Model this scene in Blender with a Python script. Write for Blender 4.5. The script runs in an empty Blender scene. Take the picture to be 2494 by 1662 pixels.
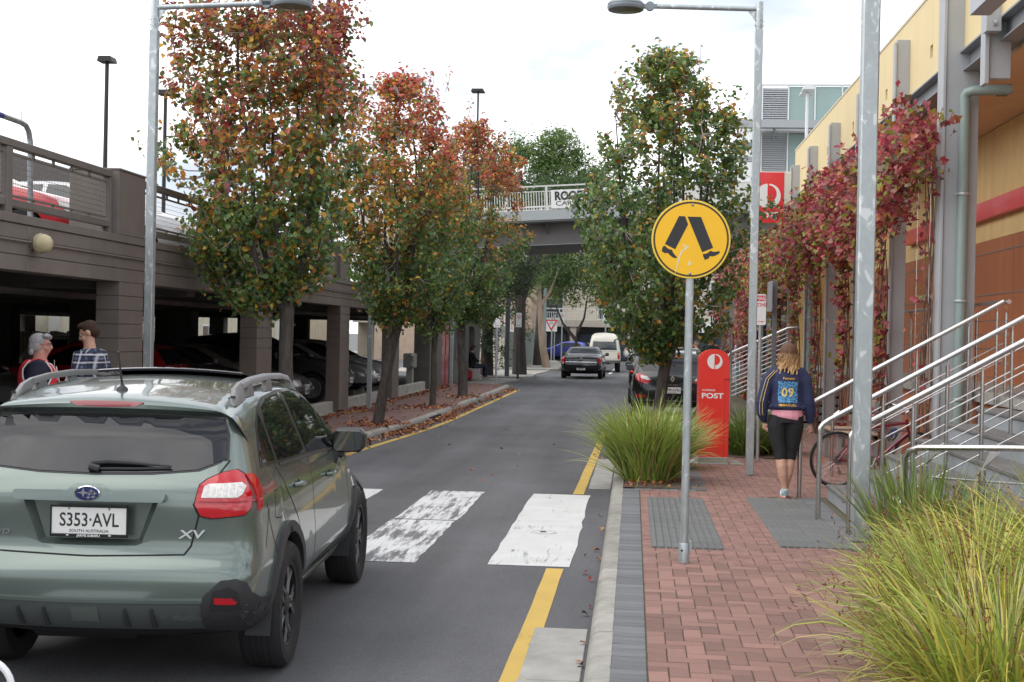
import bpy, bmesh, math, random
import numpy as np
from mathutils import Vector, Matrix, Euler
from mathutils.bvhtree import BVHTree
from mathutils.geometry import delaunay_2d_cdt
random.seed(7); np.random.seed(7)
S = bpy.context.scene
C = S.collection
R = math.radians
PI = math.pi

# ------------------------------------------------------------------ camera
cd = bpy.data.cameras.new('camera'); cam = bpy.data.objects.new('camera', cd); C.objects.link(cam)
phi, th, rho = R(4.97), R(-0.23), R(1.2)
Fw = Vector((-math.sin(phi)*math.cos(th), math.cos(phi)*math.cos(th), math.sin(th)))
R0 = Vector((math.cos(phi), math.sin(phi), 0)); U0 = R0.cross(Fw)
Rt = math.cos(rho)*R0 + math.sin(rho)*U0; Up = -math.sin(rho)*R0 + math.cos(rho)*U0
Mc = Matrix((Rt, Up, -Fw)).transposed().to_4x4(); Mc.translation = Vector((0, 0, 1.84))
cam.matrix_world = Mc
cd.sensor_width = 36; cd.lens = 36*3392/2494; cd.clip_start = 0.1; cd.clip_end = 2500
S.camera = cam
# ------------------------------------------------------------------ sky and sun
SUN_EL, SUN_AZ = 46, 250       # azimuth clockwise from +y: high on the left, a little behind the camera
W = bpy.data.worlds.new('World'); S.world = W; W.use_nodes = True
nt = W.node_tree; nt.nodes.clear()
def wn(t, **k):
    n = nt.nodes.new(t)
    for a, b in k.items(): setattr(n, a, b)
    return n
def wl(a, b): nt.links.new(a, b)
sky = wn('ShaderNodeTexSky'); sky.sky_type = 'NISHITA'; sky.sun_disc = False
sky.sun_elevation = R(SUN_EL); sky.sun_rotation = R(SUN_AZ); sky.air_density = 1.0; sky.dust_density = 2.0
tc = wn('ShaderNodeTexCoord')
n1 = wn('ShaderNodeTexNoise'); n1.inputs['Scale'].default_value = 1.9; n1.inputs['Detail'].default_value = 7; n1.inputs['Roughness'].default_value = 0.55
msk = wn('ShaderNodeMapping'); msk.inputs['Scale'].default_value = (1, 1, 2.2); wl(tc.outputs['Generated'], msk.inputs[0]); wl(msk.outputs[0], n1.inputs['Vector'])
r1 = wn('ShaderNodeValToRGB'); r1.color_ramp.elements[0].position = 0.36; r1.color_ramp.elements[1].position = 0.56
wl(n1.outputs['Fac'], r1.inputs[0])
r2 = wn('ShaderNodeValToRGB')   # cloud body: grey blue bellies to white tops
r2.color_ramp.elements[0].position = 0.40; r2.color_ramp.elements[0].color = (3.9, 4.4, 5.4, 1)
r2.color_ramp.elements[1].position = 0.57; r2.color_ramp.elements[1].color = (10.6, 10.6, 10.7, 1)
n2 = wn('ShaderNodeTexNoise'); n2.inputs['Scale'].default_value = 3.4; n2.inputs['Detail'].default_value = 6
mp = wn('ShaderNodeMapping'); mp.inputs['Location'].default_value = (3.1, 1.7, 0.4); wl(msk.outputs[0], mp.inputs[0]); wl(mp.outputs[0], n2.inputs['Vector'])
wl(n2.outputs['Fac'], r2.inputs[0])
hz = wn('ShaderNodeMixRGB'); hz.inputs[0].default_value = 0.5; wl(sky.outputs[0], hz.inputs[1]); hz.inputs[2].default_value = (7.6, 8.0, 8.8, 1)
mixs = wn('ShaderNodeMixRGB'); wl(r1.outputs[0], mixs.inputs[0]); wl(hz.outputs[0], mixs.inputs[1]); wl(r2.outputs[0], mixs.inputs[2])
bg = wn('ShaderNodeBackground'); bg.inputs['Strength'].default_value = 0.1; wl(mixs.outputs[0], bg.inputs[0])
out = wn('ShaderNodeOutputWorld'); wl(bg.outputs[0], out.inputs[0])
sl = bpy.data.lights.new('sun', 'SUN'); sl.energy = 1.3; sl.angle = R(80); sl.color = (1.0, 0.955, 0.89)
so = bpy.data.objects.new('sun', sl); C.objects.link(so); so.location = (0, -20, 40)
az = R(SUN_AZ); el = R(SUN_EL)
sd = Vector((math.sin(az)*math.cos(el), math.cos(az)*math.cos(el), math.sin(el)))
so.rotation_euler = (-sd).to_track_quat('-Z', 'Y').to_euler()
S.view_settings.view_transform = 'Standard'; S.view_settings.look = 'None'
S.view_settings.exposure = 0.85; S.view_settings.gamma = 1; S.view_settings.use_curve_mapping = False
S.render.engine = 'CYCLES'
S.cycles.max_bounces = 8; S.cycles.diffuse_bounces = 3; S.cycles.glossy_bounces = 4; S.cycles.transmission_bounces = 6; S.cycles.transparent_max_bounces = 8
S.cycles.use_denoising = True

# ------------------------------------------------------------------ materials
MATS = {}
def mat(name, col, rough=0.6, metal=0.0, var=0.0, vscale=6.0, bump=0.0, bscale=60.0, col2=None, spec=0.5, coat=0.0, rand=0.0, emit=0, stretch=None, trans=0, dirt=0.0):
    """procedural principled material: base colour broken up by two noises, fine bump"""
    if name in MATS: return MATS[name]
    m = bpy.data.materials.new(name); m.use_nodes = True; n = m.node_tree; b = n.nodes['Principled BSDF']
    b.inputs['Roughness'].default_value = rough; b.inputs['Metallic'].default_value = metal
    b.inputs['Specular IOR Level'].default_value = spec
    if coat: b.inputs['Coat Weight'].default_value = coat; b.inputs['Coat Roughness'].default_value = 0.04
    c = (*col, 1)
    b.inputs['Base Color'].default_value = c
    t = n.nodes.new('ShaderNodeTexCoord'); vec = t.outputs['Object']
    if stretch:
        mpg = n.nodes.new('ShaderNodeMapping'); mpg.inputs['Scale'].default_value = stretch; n.links.new(vec, mpg.inputs[0]); vec = mpg.outputs[0]
    last = None
    if var or col2:
        nz = n.nodes.new('ShaderNodeTexNoise'); nz.inputs['Scale'].default_value = vscale; nz.inputs['Detail'].default_value = 6; nz.inputs['Roughness'].default_value = 0.6
        n.links.new(vec, nz.inputs['Vector'])
        rp = n.nodes.new('ShaderNodeValToRGB'); rp.color_ramp.elements[0].position = 0.3; rp.color_ramp.elements[1].position = 0.7
        a = col2 if col2 else tuple(min(1, x*(1-var)) for x in col)
        d = col if col2 else tuple(min(1, x*(1+var)) for x in col)
        rp.color_ramp.elements[0].color = (*a, 1); rp.color_ramp.elements[1].color = (*d, 1)
        n.links.new(nz.outputs['Fac'], rp.inputs[0]); last = rp.outputs[0]
    if rand:
        oi = n.nodes.new('ShaderNodeObjectInfo'); mr = n.nodes.new('ShaderNodeMapRange')
        mr.inputs['To Min'].default_value = 1-rand; mr.inputs['To Max'].default_value = 1+rand
        n.links.new(oi.outputs['Random'], mr.inputs['Value'])
        mm = n.nodes.new('ShaderNodeVectorMath'); mm.operation = 'SCALE'
        if last: n.links.new(last, mm.inputs[0])
        else: mm.inputs[0].default_value = col
        n.links.new(mr.outputs[0], mm.inputs['Scale']); last = mm.outputs[0]
    if dirt:
        nd = n.nodes.new('ShaderNodeTexNoise'); nd.inputs['Scale'].default_value = 2.3; nd.inputs['Detail'].default_value = 8; nd.inputs['Roughness'].default_value = 0.7
        n.links.new(t.outputs['Object'], nd.inputs['Vector'])
        rd = n.nodes.new('ShaderNodeValToRGB'); rd.color_ramp.elements[0].position = 0.45; rd.color_ramp.elements[1].position = 0.75
        n.links.new(nd.outputs['Fac'], rd.inputs[0])
        md = n.nodes.new('ShaderNodeMixRGB'); mf = n.nodes.new('ShaderNodeMath'); mf.operation = 'MULTIPLY'; mf.inputs[1].default_value = dirt
        n.links.new(rd.outputs[0], mf.inputs[0]); n.links.new(mf.outputs[0], md.inputs[0])
        if last: n.links.new(last, md.inputs[1])
        else: md.inputs[1].default_value = c
        md.inputs[2].default_value = (0.09, 0.075, 0.06, 1); last = md.outputs[0]
    if last: n.links.new(last, b.inputs['Base Color'])
    if bump:
        nb = n.nodes.new('ShaderNodeTexNoise'); nb.inputs['Scale'].default_value = bscale; nb.inputs['Detail'].default_value = 4
        n.links.new(vec, nb.inputs['Vector'])
        bp = n.nodes.new('ShaderNodeBump'); bp.inputs['Strength'].default_value = bump; bp.inputs['Distance'].default_value = 0.01
        n.links.new(nb.outputs['Fac'], bp.inputs['Height']); n.links.new(bp.outputs[0], b.inputs['Normal'])
    if emit: b.inputs['Emission Color'].default_value = c; b.inputs['Emission Strength'].default_value = emit
    if trans: b.inputs['Transmission Weight'].default_value = trans
    MATS[name] = m; return m

def leafmat(name, rough=0.4, transl=0.3):
    """leaf / blade material: colour comes from each leaf's own colour attribute"""
    if name in MATS: return MATS[name]
    m = bpy.data.materials.new(name); m.use_nodes = True; n = m.node_tree; b = n.nodes['Principled BSDF']
    a = n.nodes.new('ShaderNodeAttribute'); a.attribute_name = 'Col'
    n.links.new(a.outputs['Color'], b.inputs['Base Color']); b.inputs['Roughness'].default_value = rough
    b.inputs['Specular IOR Level'].default_value = 0.55
    tr = n.nodes.new('ShaderNodeBsdfTranslucent'); n.links.new(a.outputs['Color'], tr.inputs['Color'])
    mxs = n.nodes.new('ShaderNodeMixShader'); mxs.inputs[0].default_value = transl
    n.links.new(b.outputs[0], mxs.inputs[1]); n.links.new(tr.outputs[0], mxs.inputs[2])
    n.links.new(mxs.outputs[0], n.nodes['Material Output'].inputs[0])
    MATS[name] = m; return m

def hexc(h):
    h = h.lstrip('#'); v = [int(h[i:i+2], 16)/255 for i in (0, 2, 4)]
    return tuple(x/12.92 if x <= 0.04045 else ((x+0.055)/1.055)**2.4 for x in v)

# ------------------------------------------------------------------ mesh helpers
class MB:
    def __init__(s): s.v = []; s.f = []; s.m = []; s.s = []; s.M = None
    def add(s, vs, fs, m=0, sm=False):
        o = len(s.v)
        if s.M is not None: vs = [s.M @ Vector(p) for p in vs]
        s.v.extend([tuple(p) for p in vs])
        for f in fs: s.f.append([i+o for i in f]); s.m.append(m); s.s.append(sm)
        return s
    def bb(s, x0, x1, y0, y1, z0, z1, m=0):
        vs = [(x, y, z) for z in (z0, z1) for y in (y0, y1) for x in (x0, x1)]
        return s.add(vs, [(0, 2, 3, 1), (4, 5, 7, 6), (0, 1, 5, 4), (2, 6, 7, 3), (0, 4, 6, 2), (1, 3, 7, 5)], m)
    def bev(s, x0, x1, y0, y1, z0, z1, b=0.005, m=0):
        """box with chamfered edges"""
        bm = bmesh.new(); bmesh.ops.create_cube(bm, size=1)
        for v in bm.verts: v.co = Vector(((x0+x1)/2+v.co.x*(x1-x0), (y0+y1)/2+v.co.y*(y1-y0), (z0+z1)/2+v.co.z*(z1-z0)))
        bmesh.ops.bevel(bm, geom=bm.edges[:], offset=b, segments=1, affect='EDGES', profile=0.5)
        bm.verts.index_update()
        s.add([v.co.copy() for v in bm.verts], [[v.index for v in f.verts] for f in bm.faces], m); bm.free(); return s
    def tube(s, pts, r, n=8, m=0, cap=True, sm=True, sq=None):
        pts = [Vector(p) for p in pts]; k = len(pts)
        rs = r if isinstance(r, (list, tuple)) else [r]*k
        vs = []; up = None
        for i, p in enumerate(pts):
            d = (pts[min(i+1, k-1)]-pts[max(i-1, 0)])
            d = d.normalized() if d.length > 1e-9 else Vector((0, 0, 1))
            if up is None:
                up = Vector((0, 0, 1)) if abs(d.z) < 0.9 else Vector((1, 0, 0))
            a = d.cross(up)
            if a.length < 1e-5: a = d.cross(Vector((0, 1, 0)))
            a.normalize(); b = d.cross(a).normalized(); up = -b if False else up
            for j in range(n):
                t = 2*PI*(j+0.5)/n
                vs.append(p + rs[i]*(math.cos(t)*a + math.sin(t)*b))
        fs = [(i*n+j, i*n+(j+1) % n, (i+1)*n+(j+1) % n, (i+1)*n+j) for i in range(k-1) for j in range(n)]
        if cap: fs += [tuple(range(n-1, -1, -1)), tuple((k-1)*n+j for j in range(n))]
        return s.add(vs, fs, m, sm)
    def lathe(s, prof, n=16, m=0, M=None, sm=True, cap=False):
        vs = []; k = len(prof)
        for r_, z in prof:
            for j in range(n):
                t = 2*PI*j/n; p = Vector((r_*math.cos(t), r_*math.sin(t), z)); vs.append(M @ p if M else p)
        fs = [(i*n+j, i*n+(j+1) % n, (i+1)*n+(j+1) % n, (i+1)*n+j) for i in range(k-1) for j in range(n)]
        if cap: fs += [tuple(range(n-1, -1, -1)), tuple((k-1)*n+j for j in range(n))]
        return s.add(vs, fs, m, sm)
    def prism(s, poly, h0, h1, M=None, m=0):
        """polygon (list of 2D) extruded along z from h0 to h1, then placed by M"""
        n = len(poly); M = M or Matrix()
        vs = [M @ Vector((x, y, h0)) for x, y in poly]+[M @ Vector((x, y, h1)) for x, y in poly]
        return s.add(vs, [tuple(range(n-1, -1, -1)), tuple(range(n, 2*n))]+[(i, (i+1) % n, n+(i+1) % n, n+i) for i in range(n)], m)
    def sphere(s, c, rx, ry=None, rz=None, n=12, k=8, m=0):
        ry = ry or rx; rz = rz or rx; c = Vector(c)
        vs = [c+Vector((0, 0, -rz))]
        for i in range(1, k):
            a = -PI/2+PI*i/k
            vs += [c+Vector((rx*math.cos(a)*math.cos(2*PI*j/n), ry*math.cos(a)*math.sin(2*PI*j/n), rz*math.sin(a))) for j in range(n)]
        vs.append(c+Vector((0, 0, rz))); L = len(vs)-1
        fs = [(0, 1+(j+1) % n, 1+j) for j in range(n)]
        for i in range(k-2): fs += [(1+i*n+j, 1+i*n+(j+1) % n, 1+(i+1)*n+(j+1) % n, 1+(i+1)*n+j) for j in range(n)]
        fs += [(1+(k-2)*n+j, 1+(k-2)*n+(j+1) % n, L) for j in range(n)]
        return s.add(vs, fs, m, True)
    def build(s, name, mats, parent=None, ang=40, fixn=False):
        me = bpy.data.meshes.new(name); me.from_pydata(s.v, [], s.f)
        if not isinstance(mats, (list, tuple)): mats = [mats]
        for x in mats: me.materials.append(x)
        me.polygons.foreach_set('material_index', s.m); me.polygons.foreach_set('use_smooth', s.s)
        if fixn:
            bm = bmesh.new(); bm.from_mesh(me); bmesh.ops.recalc_face_normals(bm, faces=bm.faces); bm.to_mesh(me); bm.free()
        me.update()
        if any(s.s): me.set_sharp_from_angle(angle=R(ang))
        o = bpy.data.objects.new(name, me); C.objects.link(o)
        if parent: o.parent = parent
        return o

def tag(o, label=None, cat=None, group=None, kind=None):
    if label: o['label'] = label
    if cat: o['category'] = cat
    if group: o['group'] = group
    if kind: o['kind'] = kind
    return o
def thing(name, label, cat, loc=(0, 0, 0), rz=0, group=None):
    o = bpy.data.objects.new(name, None); C.objects.link(o); o.location = loc; o.rotation_euler = (0, 0, rz); o.empty_display_size = 0.2
    return tag(o, label, cat, group)
def kids(o): return [c for c in list(o.children)]
def dup(root, loc, rz=None, label=None, group=None):
    r = root.copy(); C.objects.link(r); r.location = loc
    if rz is not None: r.rotation_euler = (0, 0, rz)
    if label: r['label'] = label
    if group: r['group'] = group
    for ch in kids(root):
        c = ch.copy(); C.objects.link(c); c.parent = r
        for g in kids(ch):
            d = g.copy(); C.objects.link(d); d.parent = c
    return r
def struct(o): o['kind'] = 'structure'; return o

TS = bpy.data.scenes.new('workbench')
def evaluated(o):
    """mesh of an object with its modifiers applied (o is linked nowhere)"""
    TS.collection.objects.link(o); vl = TS.view_layers[0]; vl.update()
    dg = vl.depsgraph; me = bpy.data.meshes.new_from_object(o.evaluated_get(dg), depsgraph=dg)
    TS.collection.objects.unlink(o); return me

_fonts = {}
def text(name, s, h, m, parent, M, ext=0.0008, bold=0.0, xs=1.0, align='CENTER', shear=0.0, sp=1.0):
    """lettering as a mesh, cap height h, lying in M's xy plane, centred (or left) at its origin"""
    cu = bpy.data.curves.new(name, 'FONT'); cu.body = s; cu.size = 1; cu.extrude = ext*.36/h; cu.offset = bold; cu.resolution_u = 3
    cu.align_x = align; cu.shear = shear; cu.space_character = sp
    o = bpy.data.objects.new(name, cu); me = bpy.data.meshes.new_from_object(o); bpy.data.objects.remove(o)
    k = h/0.72
    bm = bmesh.new(); bm.from_mesh(me)
    bmesh.ops.scale(bm, vec=(k*xs, k, k), verts=bm.verts); bmesh.ops.translate(bm, vec=(0, 0, ext/2), verts=bm.verts)
    bm.transform(M); bm.to_mesh(me); bm.free()
    me.materials.clear(); me.materials.append(m); me.name = name
    o = bpy.data.objects.new(name, me); C.objects.link(o)
    if parent: o.parent = parent
    return o
def frame(o, x, y):
    """matrix with origin o, local x axis x, local y axis y"""
    x = Vector(x).normalized(); y = Vector(y).normalized(); z = x.cross(y)
    m = Matrix((x, y, z)).transposed().to_4x4(); m.translation = Vector(o); return m
FACE = lambda o: frame(o, (1, 0, 0), (0, 0, 1))      # upright, facing the camera side (-y)

def cards(name, P, N, Sz, Col, mt, parent=None, shape='pear', fold=0.5, curl=0.0):
    """many leaves in one mesh: P centres, N outward normals (of the blade), Sz lengths, Col rgb - all numpy"""
    n = len(P); N = N/np.maximum(1e-6, np.linalg.norm(N, axis=1, keepdims=True))
    rv = np.random.normal(size=(n, 3)); T = np.cross(N, rv); T /= np.maximum(1e-6, np.linalg.norm(T, axis=1, keepdims=True)); B = np.cross(N, T)
    if shape == 'pear':   # (along, across, lift)
        loc = np.array([(-.5, 0, 0), (-.2, .33, .5), (.2, .27, .5), (.5, 0, -.35), (.2, -.27, .5), (-.2, -.33, .5), (0, 0, .1)])
        fc = [(0, 6, 1), (6, 2, 1), (6, 3, 2), (0, 5, 6), (6, 5, 4), (6, 4, 3)]
    elif shape == 'vine':
        loc = np.array([(-.35, 0, 0), (-.5, .38, .2), (-.05, .5, .4), (.1, .22, .15), (.5, 0, -.3), (.1, -.22, .15), (-.05, -.5, .4), (-.5, -.38, .2)])
        fc = [(0, 2, 1), (0, 3, 2), (0, 4, 3), (0, 5, 4), (0, 6, 5), (0, 7, 6)]
    elif shape == 'quad':
        loc = np.array([(-.5, 0, 0), (0, .3, .3), (.5, 0, 0), (0, -.3, .3)]); fc = [(0, 2, 1), (0, 3, 2)]
    else:                 # narrow evergreen leaf
        loc = np.array([(-.5, 0, 0), (0, .14, .2), (.5, 0, -.2), (0, -.14, .2)]); fc = [(0, 2, 1), (0, 3, 2)]
    k = len(loc); f = fold*np.random.uniform(.4, 1.3, size=n)
    V = P[:, None, :] + Sz[:, None, None]*(loc[None, :, 0, None]*T[:, None, :] + loc[None, :, 1, None]*B[:, None, :] + (loc[None, :, 2, None]*f[:, None, None])*N[:, None, :]*.6)
    V = V.reshape(-1, 3); F = (np.array(fc)[None]+(np.arange(n)*k)[:, None, None]).reshape(-1, 3)
    me = bpy.data.meshes.new(name); me.vertices.add(len(V)); me.vertices.foreach_set('co', V.ravel().astype(np.float32))
    me.loops.add(F.size); me.loops.foreach_set('vertex_index', F.ravel().astype(np.int32))
    me.polygons.add(len(F)); me.polygons.foreach_set('loop_start', (np.arange(len(F))*3).astype(np.int32)); me.polygons.foreach_set('loop_total', np.full(len(F), 3, np.int32))
    me.polygons.foreach_set('use_smooth', np.ones(len(F), bool))
    ca = me.attributes.new('Col', 'FLOAT_COLOR', 'POINT'); cc = np.ones((n, k, 4), np.float32); cc[:, :, :3] = Col[:, None, :]
    ca.data.foreach_set('color', cc.ravel()); me.materials.append(mt); me.update(calc_edges=True); me.validate()
    o = bpy.data.objects.new(name, me); C.objects.link(o); o['kind'] = 'stuff'
    if parent: o.parent = parent
    return o
def blades(name, base, az, lean, length, width, droop, Col, mt, parent=None, seg=6):
    """grass blades: tapered, arching strips"""
    n = len(base); t = np.linspace(0, 1, seg+1)
    d = np.stack([np.cos(az), np.sin(az)], 1); side = np.stack([-np.sin(az), np.cos(az), np.zeros(n)], 1)
    ang = lean[:, None]+droop[:, None]*t[None]**1.5
    ds = length[:, None]/seg
    hr = np.cumsum(np.sin(ang)*ds, 1)-np.sin(ang)*ds; hz = np.cumsum(np.cos(ang)*ds, 1)-np.cos(ang)*ds
    cen = np.zeros((n, seg+1, 3)); cen[:, :, 0] = base[:, None, 0]+hr*d[:, None, 0]; cen[:, :, 1] = base[:, None, 1]+hr*d[:, None, 1]; cen[:, :, 2] = base[:, None, 2]+hz
    w = width[:, None]*(1-t[None]**2.2)*.5+.0006
    tw = np.random.uniform(-.7, .7, n)
    nn = np.zeros((n, seg+1, 3)); nn[:, :, 0] = np.cos(ang)*d[:, None, 0]; nn[:, :, 1] = np.cos(ang)*d[:, None, 1]; nn[:, :, 2] = -np.sin(ang)
    sv = side[:, None, :]*np.cos(tw)[:, None, None]+nn*np.sin(tw)[:, None, None]
    V = np.stack([cen-sv*w[:, :, None], cen+sv*w[:, :, None]], 2).reshape(-1, 3)
    q = np.array([(2*i, 2*i+1, 2*i+3, 2*i+2) for i in range(seg)]); F = (q[None]+(np.arange(n)*2*(seg+1))[:, None, None]).reshape(-1, 4)
    me = bpy.data.meshes.new(name); me.vertices.add(len(V)); me.vertices.foreach_set('co', V.ravel().astype(np.float32))
    me.loops.add(F.size); me.loops.foreach_set('vertex_index', F.ravel().astype(np.int32))
    me.polygons.add(len(F)); me.polygons.foreach_set('loop_start', (np.arange(len(F))*4).astype(np.int32)); me.polygons.foreach_set('loop_total', np.full(len(F), 4, np.int32))
    me.polygons.foreach_set('use_smooth', np.ones(len(F), bool))
    ca = me.attributes.new('Col', 'FLOAT_COLOR', 'POINT'); cc = np.ones((n, 2*(seg+1), 4), np.float32); cc[:, :, :3] = Col[:, None, :]
    ca.data.foreach_set('color', cc.ravel()); me.materials.append(mt); me.update(calc_edges=True)
    o = bpy.data.objects.new(name, me); C.objects.link(o); o['kind'] = 'stuff'
    if parent: o.parent = parent
    return o
# ================================================================== GROUND, ROAD, PAVEMENTS
def asphalt():
    m = mat('asphalt', (0.112, 0.112, 0.117), 0.88, var=0.16, vscale=0.55, bump=0.5, bscale=240)
    n = m.node_tree; b = n.nodes['Principled BSDF']
    src = b.inputs['Base Color'].links[0].from_socket
    t = n.nodes.new('ShaderNodeTexCoord')
    vo = n.nodes.new('ShaderNodeTexVoronoi'); vo.inputs['Scale'].default_value = 130; n.links.new(t.outputs['Object'], vo.inputs['Vector'])
    sp = n.nodes.new('ShaderNodeMapRange'); sp.inputs['To Min'].default_value = 0.72; sp.inputs['To Max'].default_value = 1.3; n.links.new(vo.outputs['Color'], sp.inputs['Value'])
    ml = n.nodes.new('ShaderNodeVectorMath'); ml.operation = 'SCALE'; n.links.new(src, ml.inputs[0]); n.links.new(sp.outputs[0], ml.inputs['Scale'])
    # long wheel tracks and stains run along the street
    mp_ = n.nodes.new('ShaderNodeMapping'); mp_.inputs['Scale'].default_value = (1.1, 0.07, 1); n.links.new(t.outputs['Object'], mp_.inputs[0])
    nz = n.nodes.new('ShaderNodeTexNoise'); nz.inputs['Scale'].default_value = 1.4; nz.inputs['Detail'].default_value = 5; n.links.new(mp_.outputs[0], nz.inputs['Vector'])
    r_ = n.nodes.new('ShaderNodeMapRange'); r_.inputs['From Min'].default_value = .3; r_.inputs['From Max'].default_value = .7; r_.inputs['To Min'].default_value = 0.72; r_.inputs['To Max'].default_value = 1.22; n.links.new(nz.outputs['Fac'], r_.inputs['Value'])
    m2 = n.nodes.new('ShaderNodeVectorMath'); m2.operation = 'SCALE'; n.links.new(ml.outputs[0], m2.inputs[0]); n.links.new(r_.outputs[0], m2.inputs['Scale'])
    n.links.new(m2.outputs[0], b.inputs['Base Color'])
    return m
ASPH = asphalt()
def paint(name, col, worn, wscale=9.0):
    """road paint worn through to the asphalt in patches"""
    m = mat(name, col, 0.7, bump=0.25, bscale=120); n = m.node_tree; b = n.nodes['Principled BSDF']
    t = n.nodes.new('ShaderNodeTexCoord')
    mp_ = n.nodes.new('ShaderNodeMapping'); mp_.inputs['Scale'].default_value = (2.4, 0.22, 1); n.links.new(t.outputs['Object'], mp_.inputs[0])
    a = n.nodes.new('ShaderNodeTexNoise'); a.inputs['Scale'].default_value = wscale; a.inputs['Detail'].default_value = 9; a.inputs['Roughness'].default_value = 0.78; n.links.new(mp_.outputs[0], a.inputs['Vector'])
    a2 = n.nodes.new('ShaderNodeTexNoise'); a2.inputs['Scale'].default_value = 1.1; a2.inputs['Detail'].default_value = 2; n.links.new(t.outputs['Object'], a2.inputs['Vector'])
    s_ = n.nodes.new('ShaderNodeMath'); s_.operation = 'MULTIPLY_ADD'; s_.inputs[1].default_value = 0.45; n.links.new(a2.outputs['Fac'], s_.inputs[0]); n.links.new(a.outputs['Fac'], s_.inputs[2])
    rp = n.nodes.new('ShaderNodeValToRGB'); rp.color_ramp.elements[0].position = worn-0.05; rp.color_ramp.elements[1].position = worn+0.05; n.links.new(s_.outputs[0], rp.inputs[0])
    mx_ = n.nodes.new('ShaderNodeMixRGB'); n.links.new(rp.outputs[0], mx_.inputs[0]); mx_.inputs[1].default_value = (*col, 1); mx_.inputs[2].default_value = (0.13, 0.13, 0.135, 1)
    g = n.nodes.new('ShaderNodeTexNoise'); g.inputs['Scale'].default_value = 3; g.inputs['Detail'].default_value = 6; n.links.new(t.outputs['Object'], g.inputs['Vector'])
    gr = n.nodes.new('ShaderNodeMapRange'); gr.inputs['To Min'].default_value = .78; gr.inputs['To Max'].default_value = 1.12; n.links.new(g.outputs['Fac'], gr.inputs['Value'])
    sc_ = n.nodes.new('ShaderNodeVectorMath'); sc_.operation = 'SCALE'; n.links.new(mx_.outputs[0], sc_.inputs[0]); n.links.new(gr.outputs[0], sc_.inputs['Scale'])
    n.links.new(sc_.outputs[0], b.inputs['Base Color']); return m
CONC = mat('concrete', (0.34, 0.33, 0.30), 0.85, var=0.18, vscale=5, bump=0.3, bscale=90, dirt=0.45)
CONC2 = mat('kerb concrete', (0.33, 0.315, 0.28), 0.85, var=0.16, vscale=7, bump=0.35, bscale=70, dirt=0.55, rand=0.1)
def sheet(name, poly, z, m, parent=None, kind='structure'):
    mb = MB(); mb.add([(x, y, z) for x, y in poly], [tuple(range(len(poly)))])
    o = mb.build(name, m, parent)
    if kind: o['kind'] = kind
    return o
sheet('ground', [(-900, -300), (900, -300), (900, 1500), (-900, 1500)], -0.03, mat('far ground', (0.13, 0.13, 0.12), 0.9, var=.2, vscale=.3))
sheet('road', [(-40, -12), (40, -12), (40, 118), (-40, 118)], 0.0, ASPH)
WHITE_P = paint('white road paint', (0.62, 0.62, 0.60), 0.865); WORN_P = paint('worn white road paint', (0.64, 0.64, 0.63), 0.755, 6)
YELL_P = paint('yellow road paint', (0.60, 0.40, 0.085), 0.90)
cross = thing('zebra_crossing', 'white zebra stripes painted across the street beside the green hatchback', 'crossing', (0, 11.05, 0.004)); cross['kind'] = 'structure'
del cross['category']
for x0, x1, y0, y1, m in ((-1.12, -.46, .04, 5.12, WHITE_P), (-2.34, -1.71, 0, 2.55, WORN_P), (-2.32, -1.69, 2.6, 5.14, WORN_P), (-3.52, -2.89, 0, 5.1, WHITE_P), (-4.3, -4.05, .1, 5.0, WHITE_P)):
    n_ = 14; mb = MB(); ys = np.linspace(y0, y1, n_)
    L_ = [(x0+random.uniform(-.012, .012), y) for y in ys]; R_ = [(x1+random.uniform(-.012, .012), y) for y in ys]
    mb.add([(x, y, 0) for x, y in L_]+[(x, y, 0) for x, y in R_], [(i, n_+i, n_+i+1, i+1) for i in range(n_-1)])
    mb.build('stripe', m, cross)
def ribbon(name, pts, w, z, m):
    mb = MB(); vs = []
    for i, p in enumerate(pts):
        a = Vector(pts[max(0, i-1)]); b = Vector(pts[min(len(pts)-1, i+1)]); d = (b-a).normalized(); n_ = Vector((d.y, -d.x))
        for s_ in (-.5, .5): q = Vector(p)+n_*w*(s_+random.uniform(-.03, .03)); vs.append((q.x, q.y, z))
    mb.add(vs, [(2*i, 2*i+1, 2*i+3, 2*i+2) for i in range(len(pts)-1)]); return mb.build(name, m)
struct(ribbon('yellow_line', [(-.655+.004*i, 1.0+.5*i) for i in range(21)], .135, .004, YELL_P))
struct(ribbon('yellow_line', [(-.6+.005*i, 16.25+.6*i) for i in range(19)], .125, .004, YELL_P))
def spl(pts, n):
    """smooth curve through 2D points"""
    out_ = []; P_ = [Vector(p) for p in pts]
    for i in range(len(P_)-1):
        p0 = P_[max(i-1, 0)]; p1 = P_[i]; p2 = P_[i+1]; p3 = P_[min(i+2, len(P_)-1)]
        for j in range(n):
            t = j/n; out_.append(.5*((2*p1)+(p2-p0)*t+(2*p0-5*p1+4*p2-p3)*t*t+(3*p1-p0-3*p2+p3)*t**3))
    out_.append(P_[-1]); return out_
KL = [(-5.3, 12), (-4.85, 17), (-4.5, 22.5), (-4.24, 27.6), (-4.2, 34), (-4.2, 47), (-4.45, 48.3), (-5.3, 49.2)]
struct(ribbon('yellow_line', [(p[0]+.37, p[1]) for p in spl(KL[:6], 6)], .11, .004, YELL_P))
struct(ribbon('stop_line', [(-3.3, 64.5), (-2.0, 65.2)], .12, .004, WHITE_P))
struct(ribbon('give_way_line', [(-1.15, 70), (-1.0, 84)], .16, .004, WHITE_P)); struct(ribbon('give_way_line', [(-.2, 84), (1.4, 84.6)], .3, .004, WHITE_P))
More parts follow.
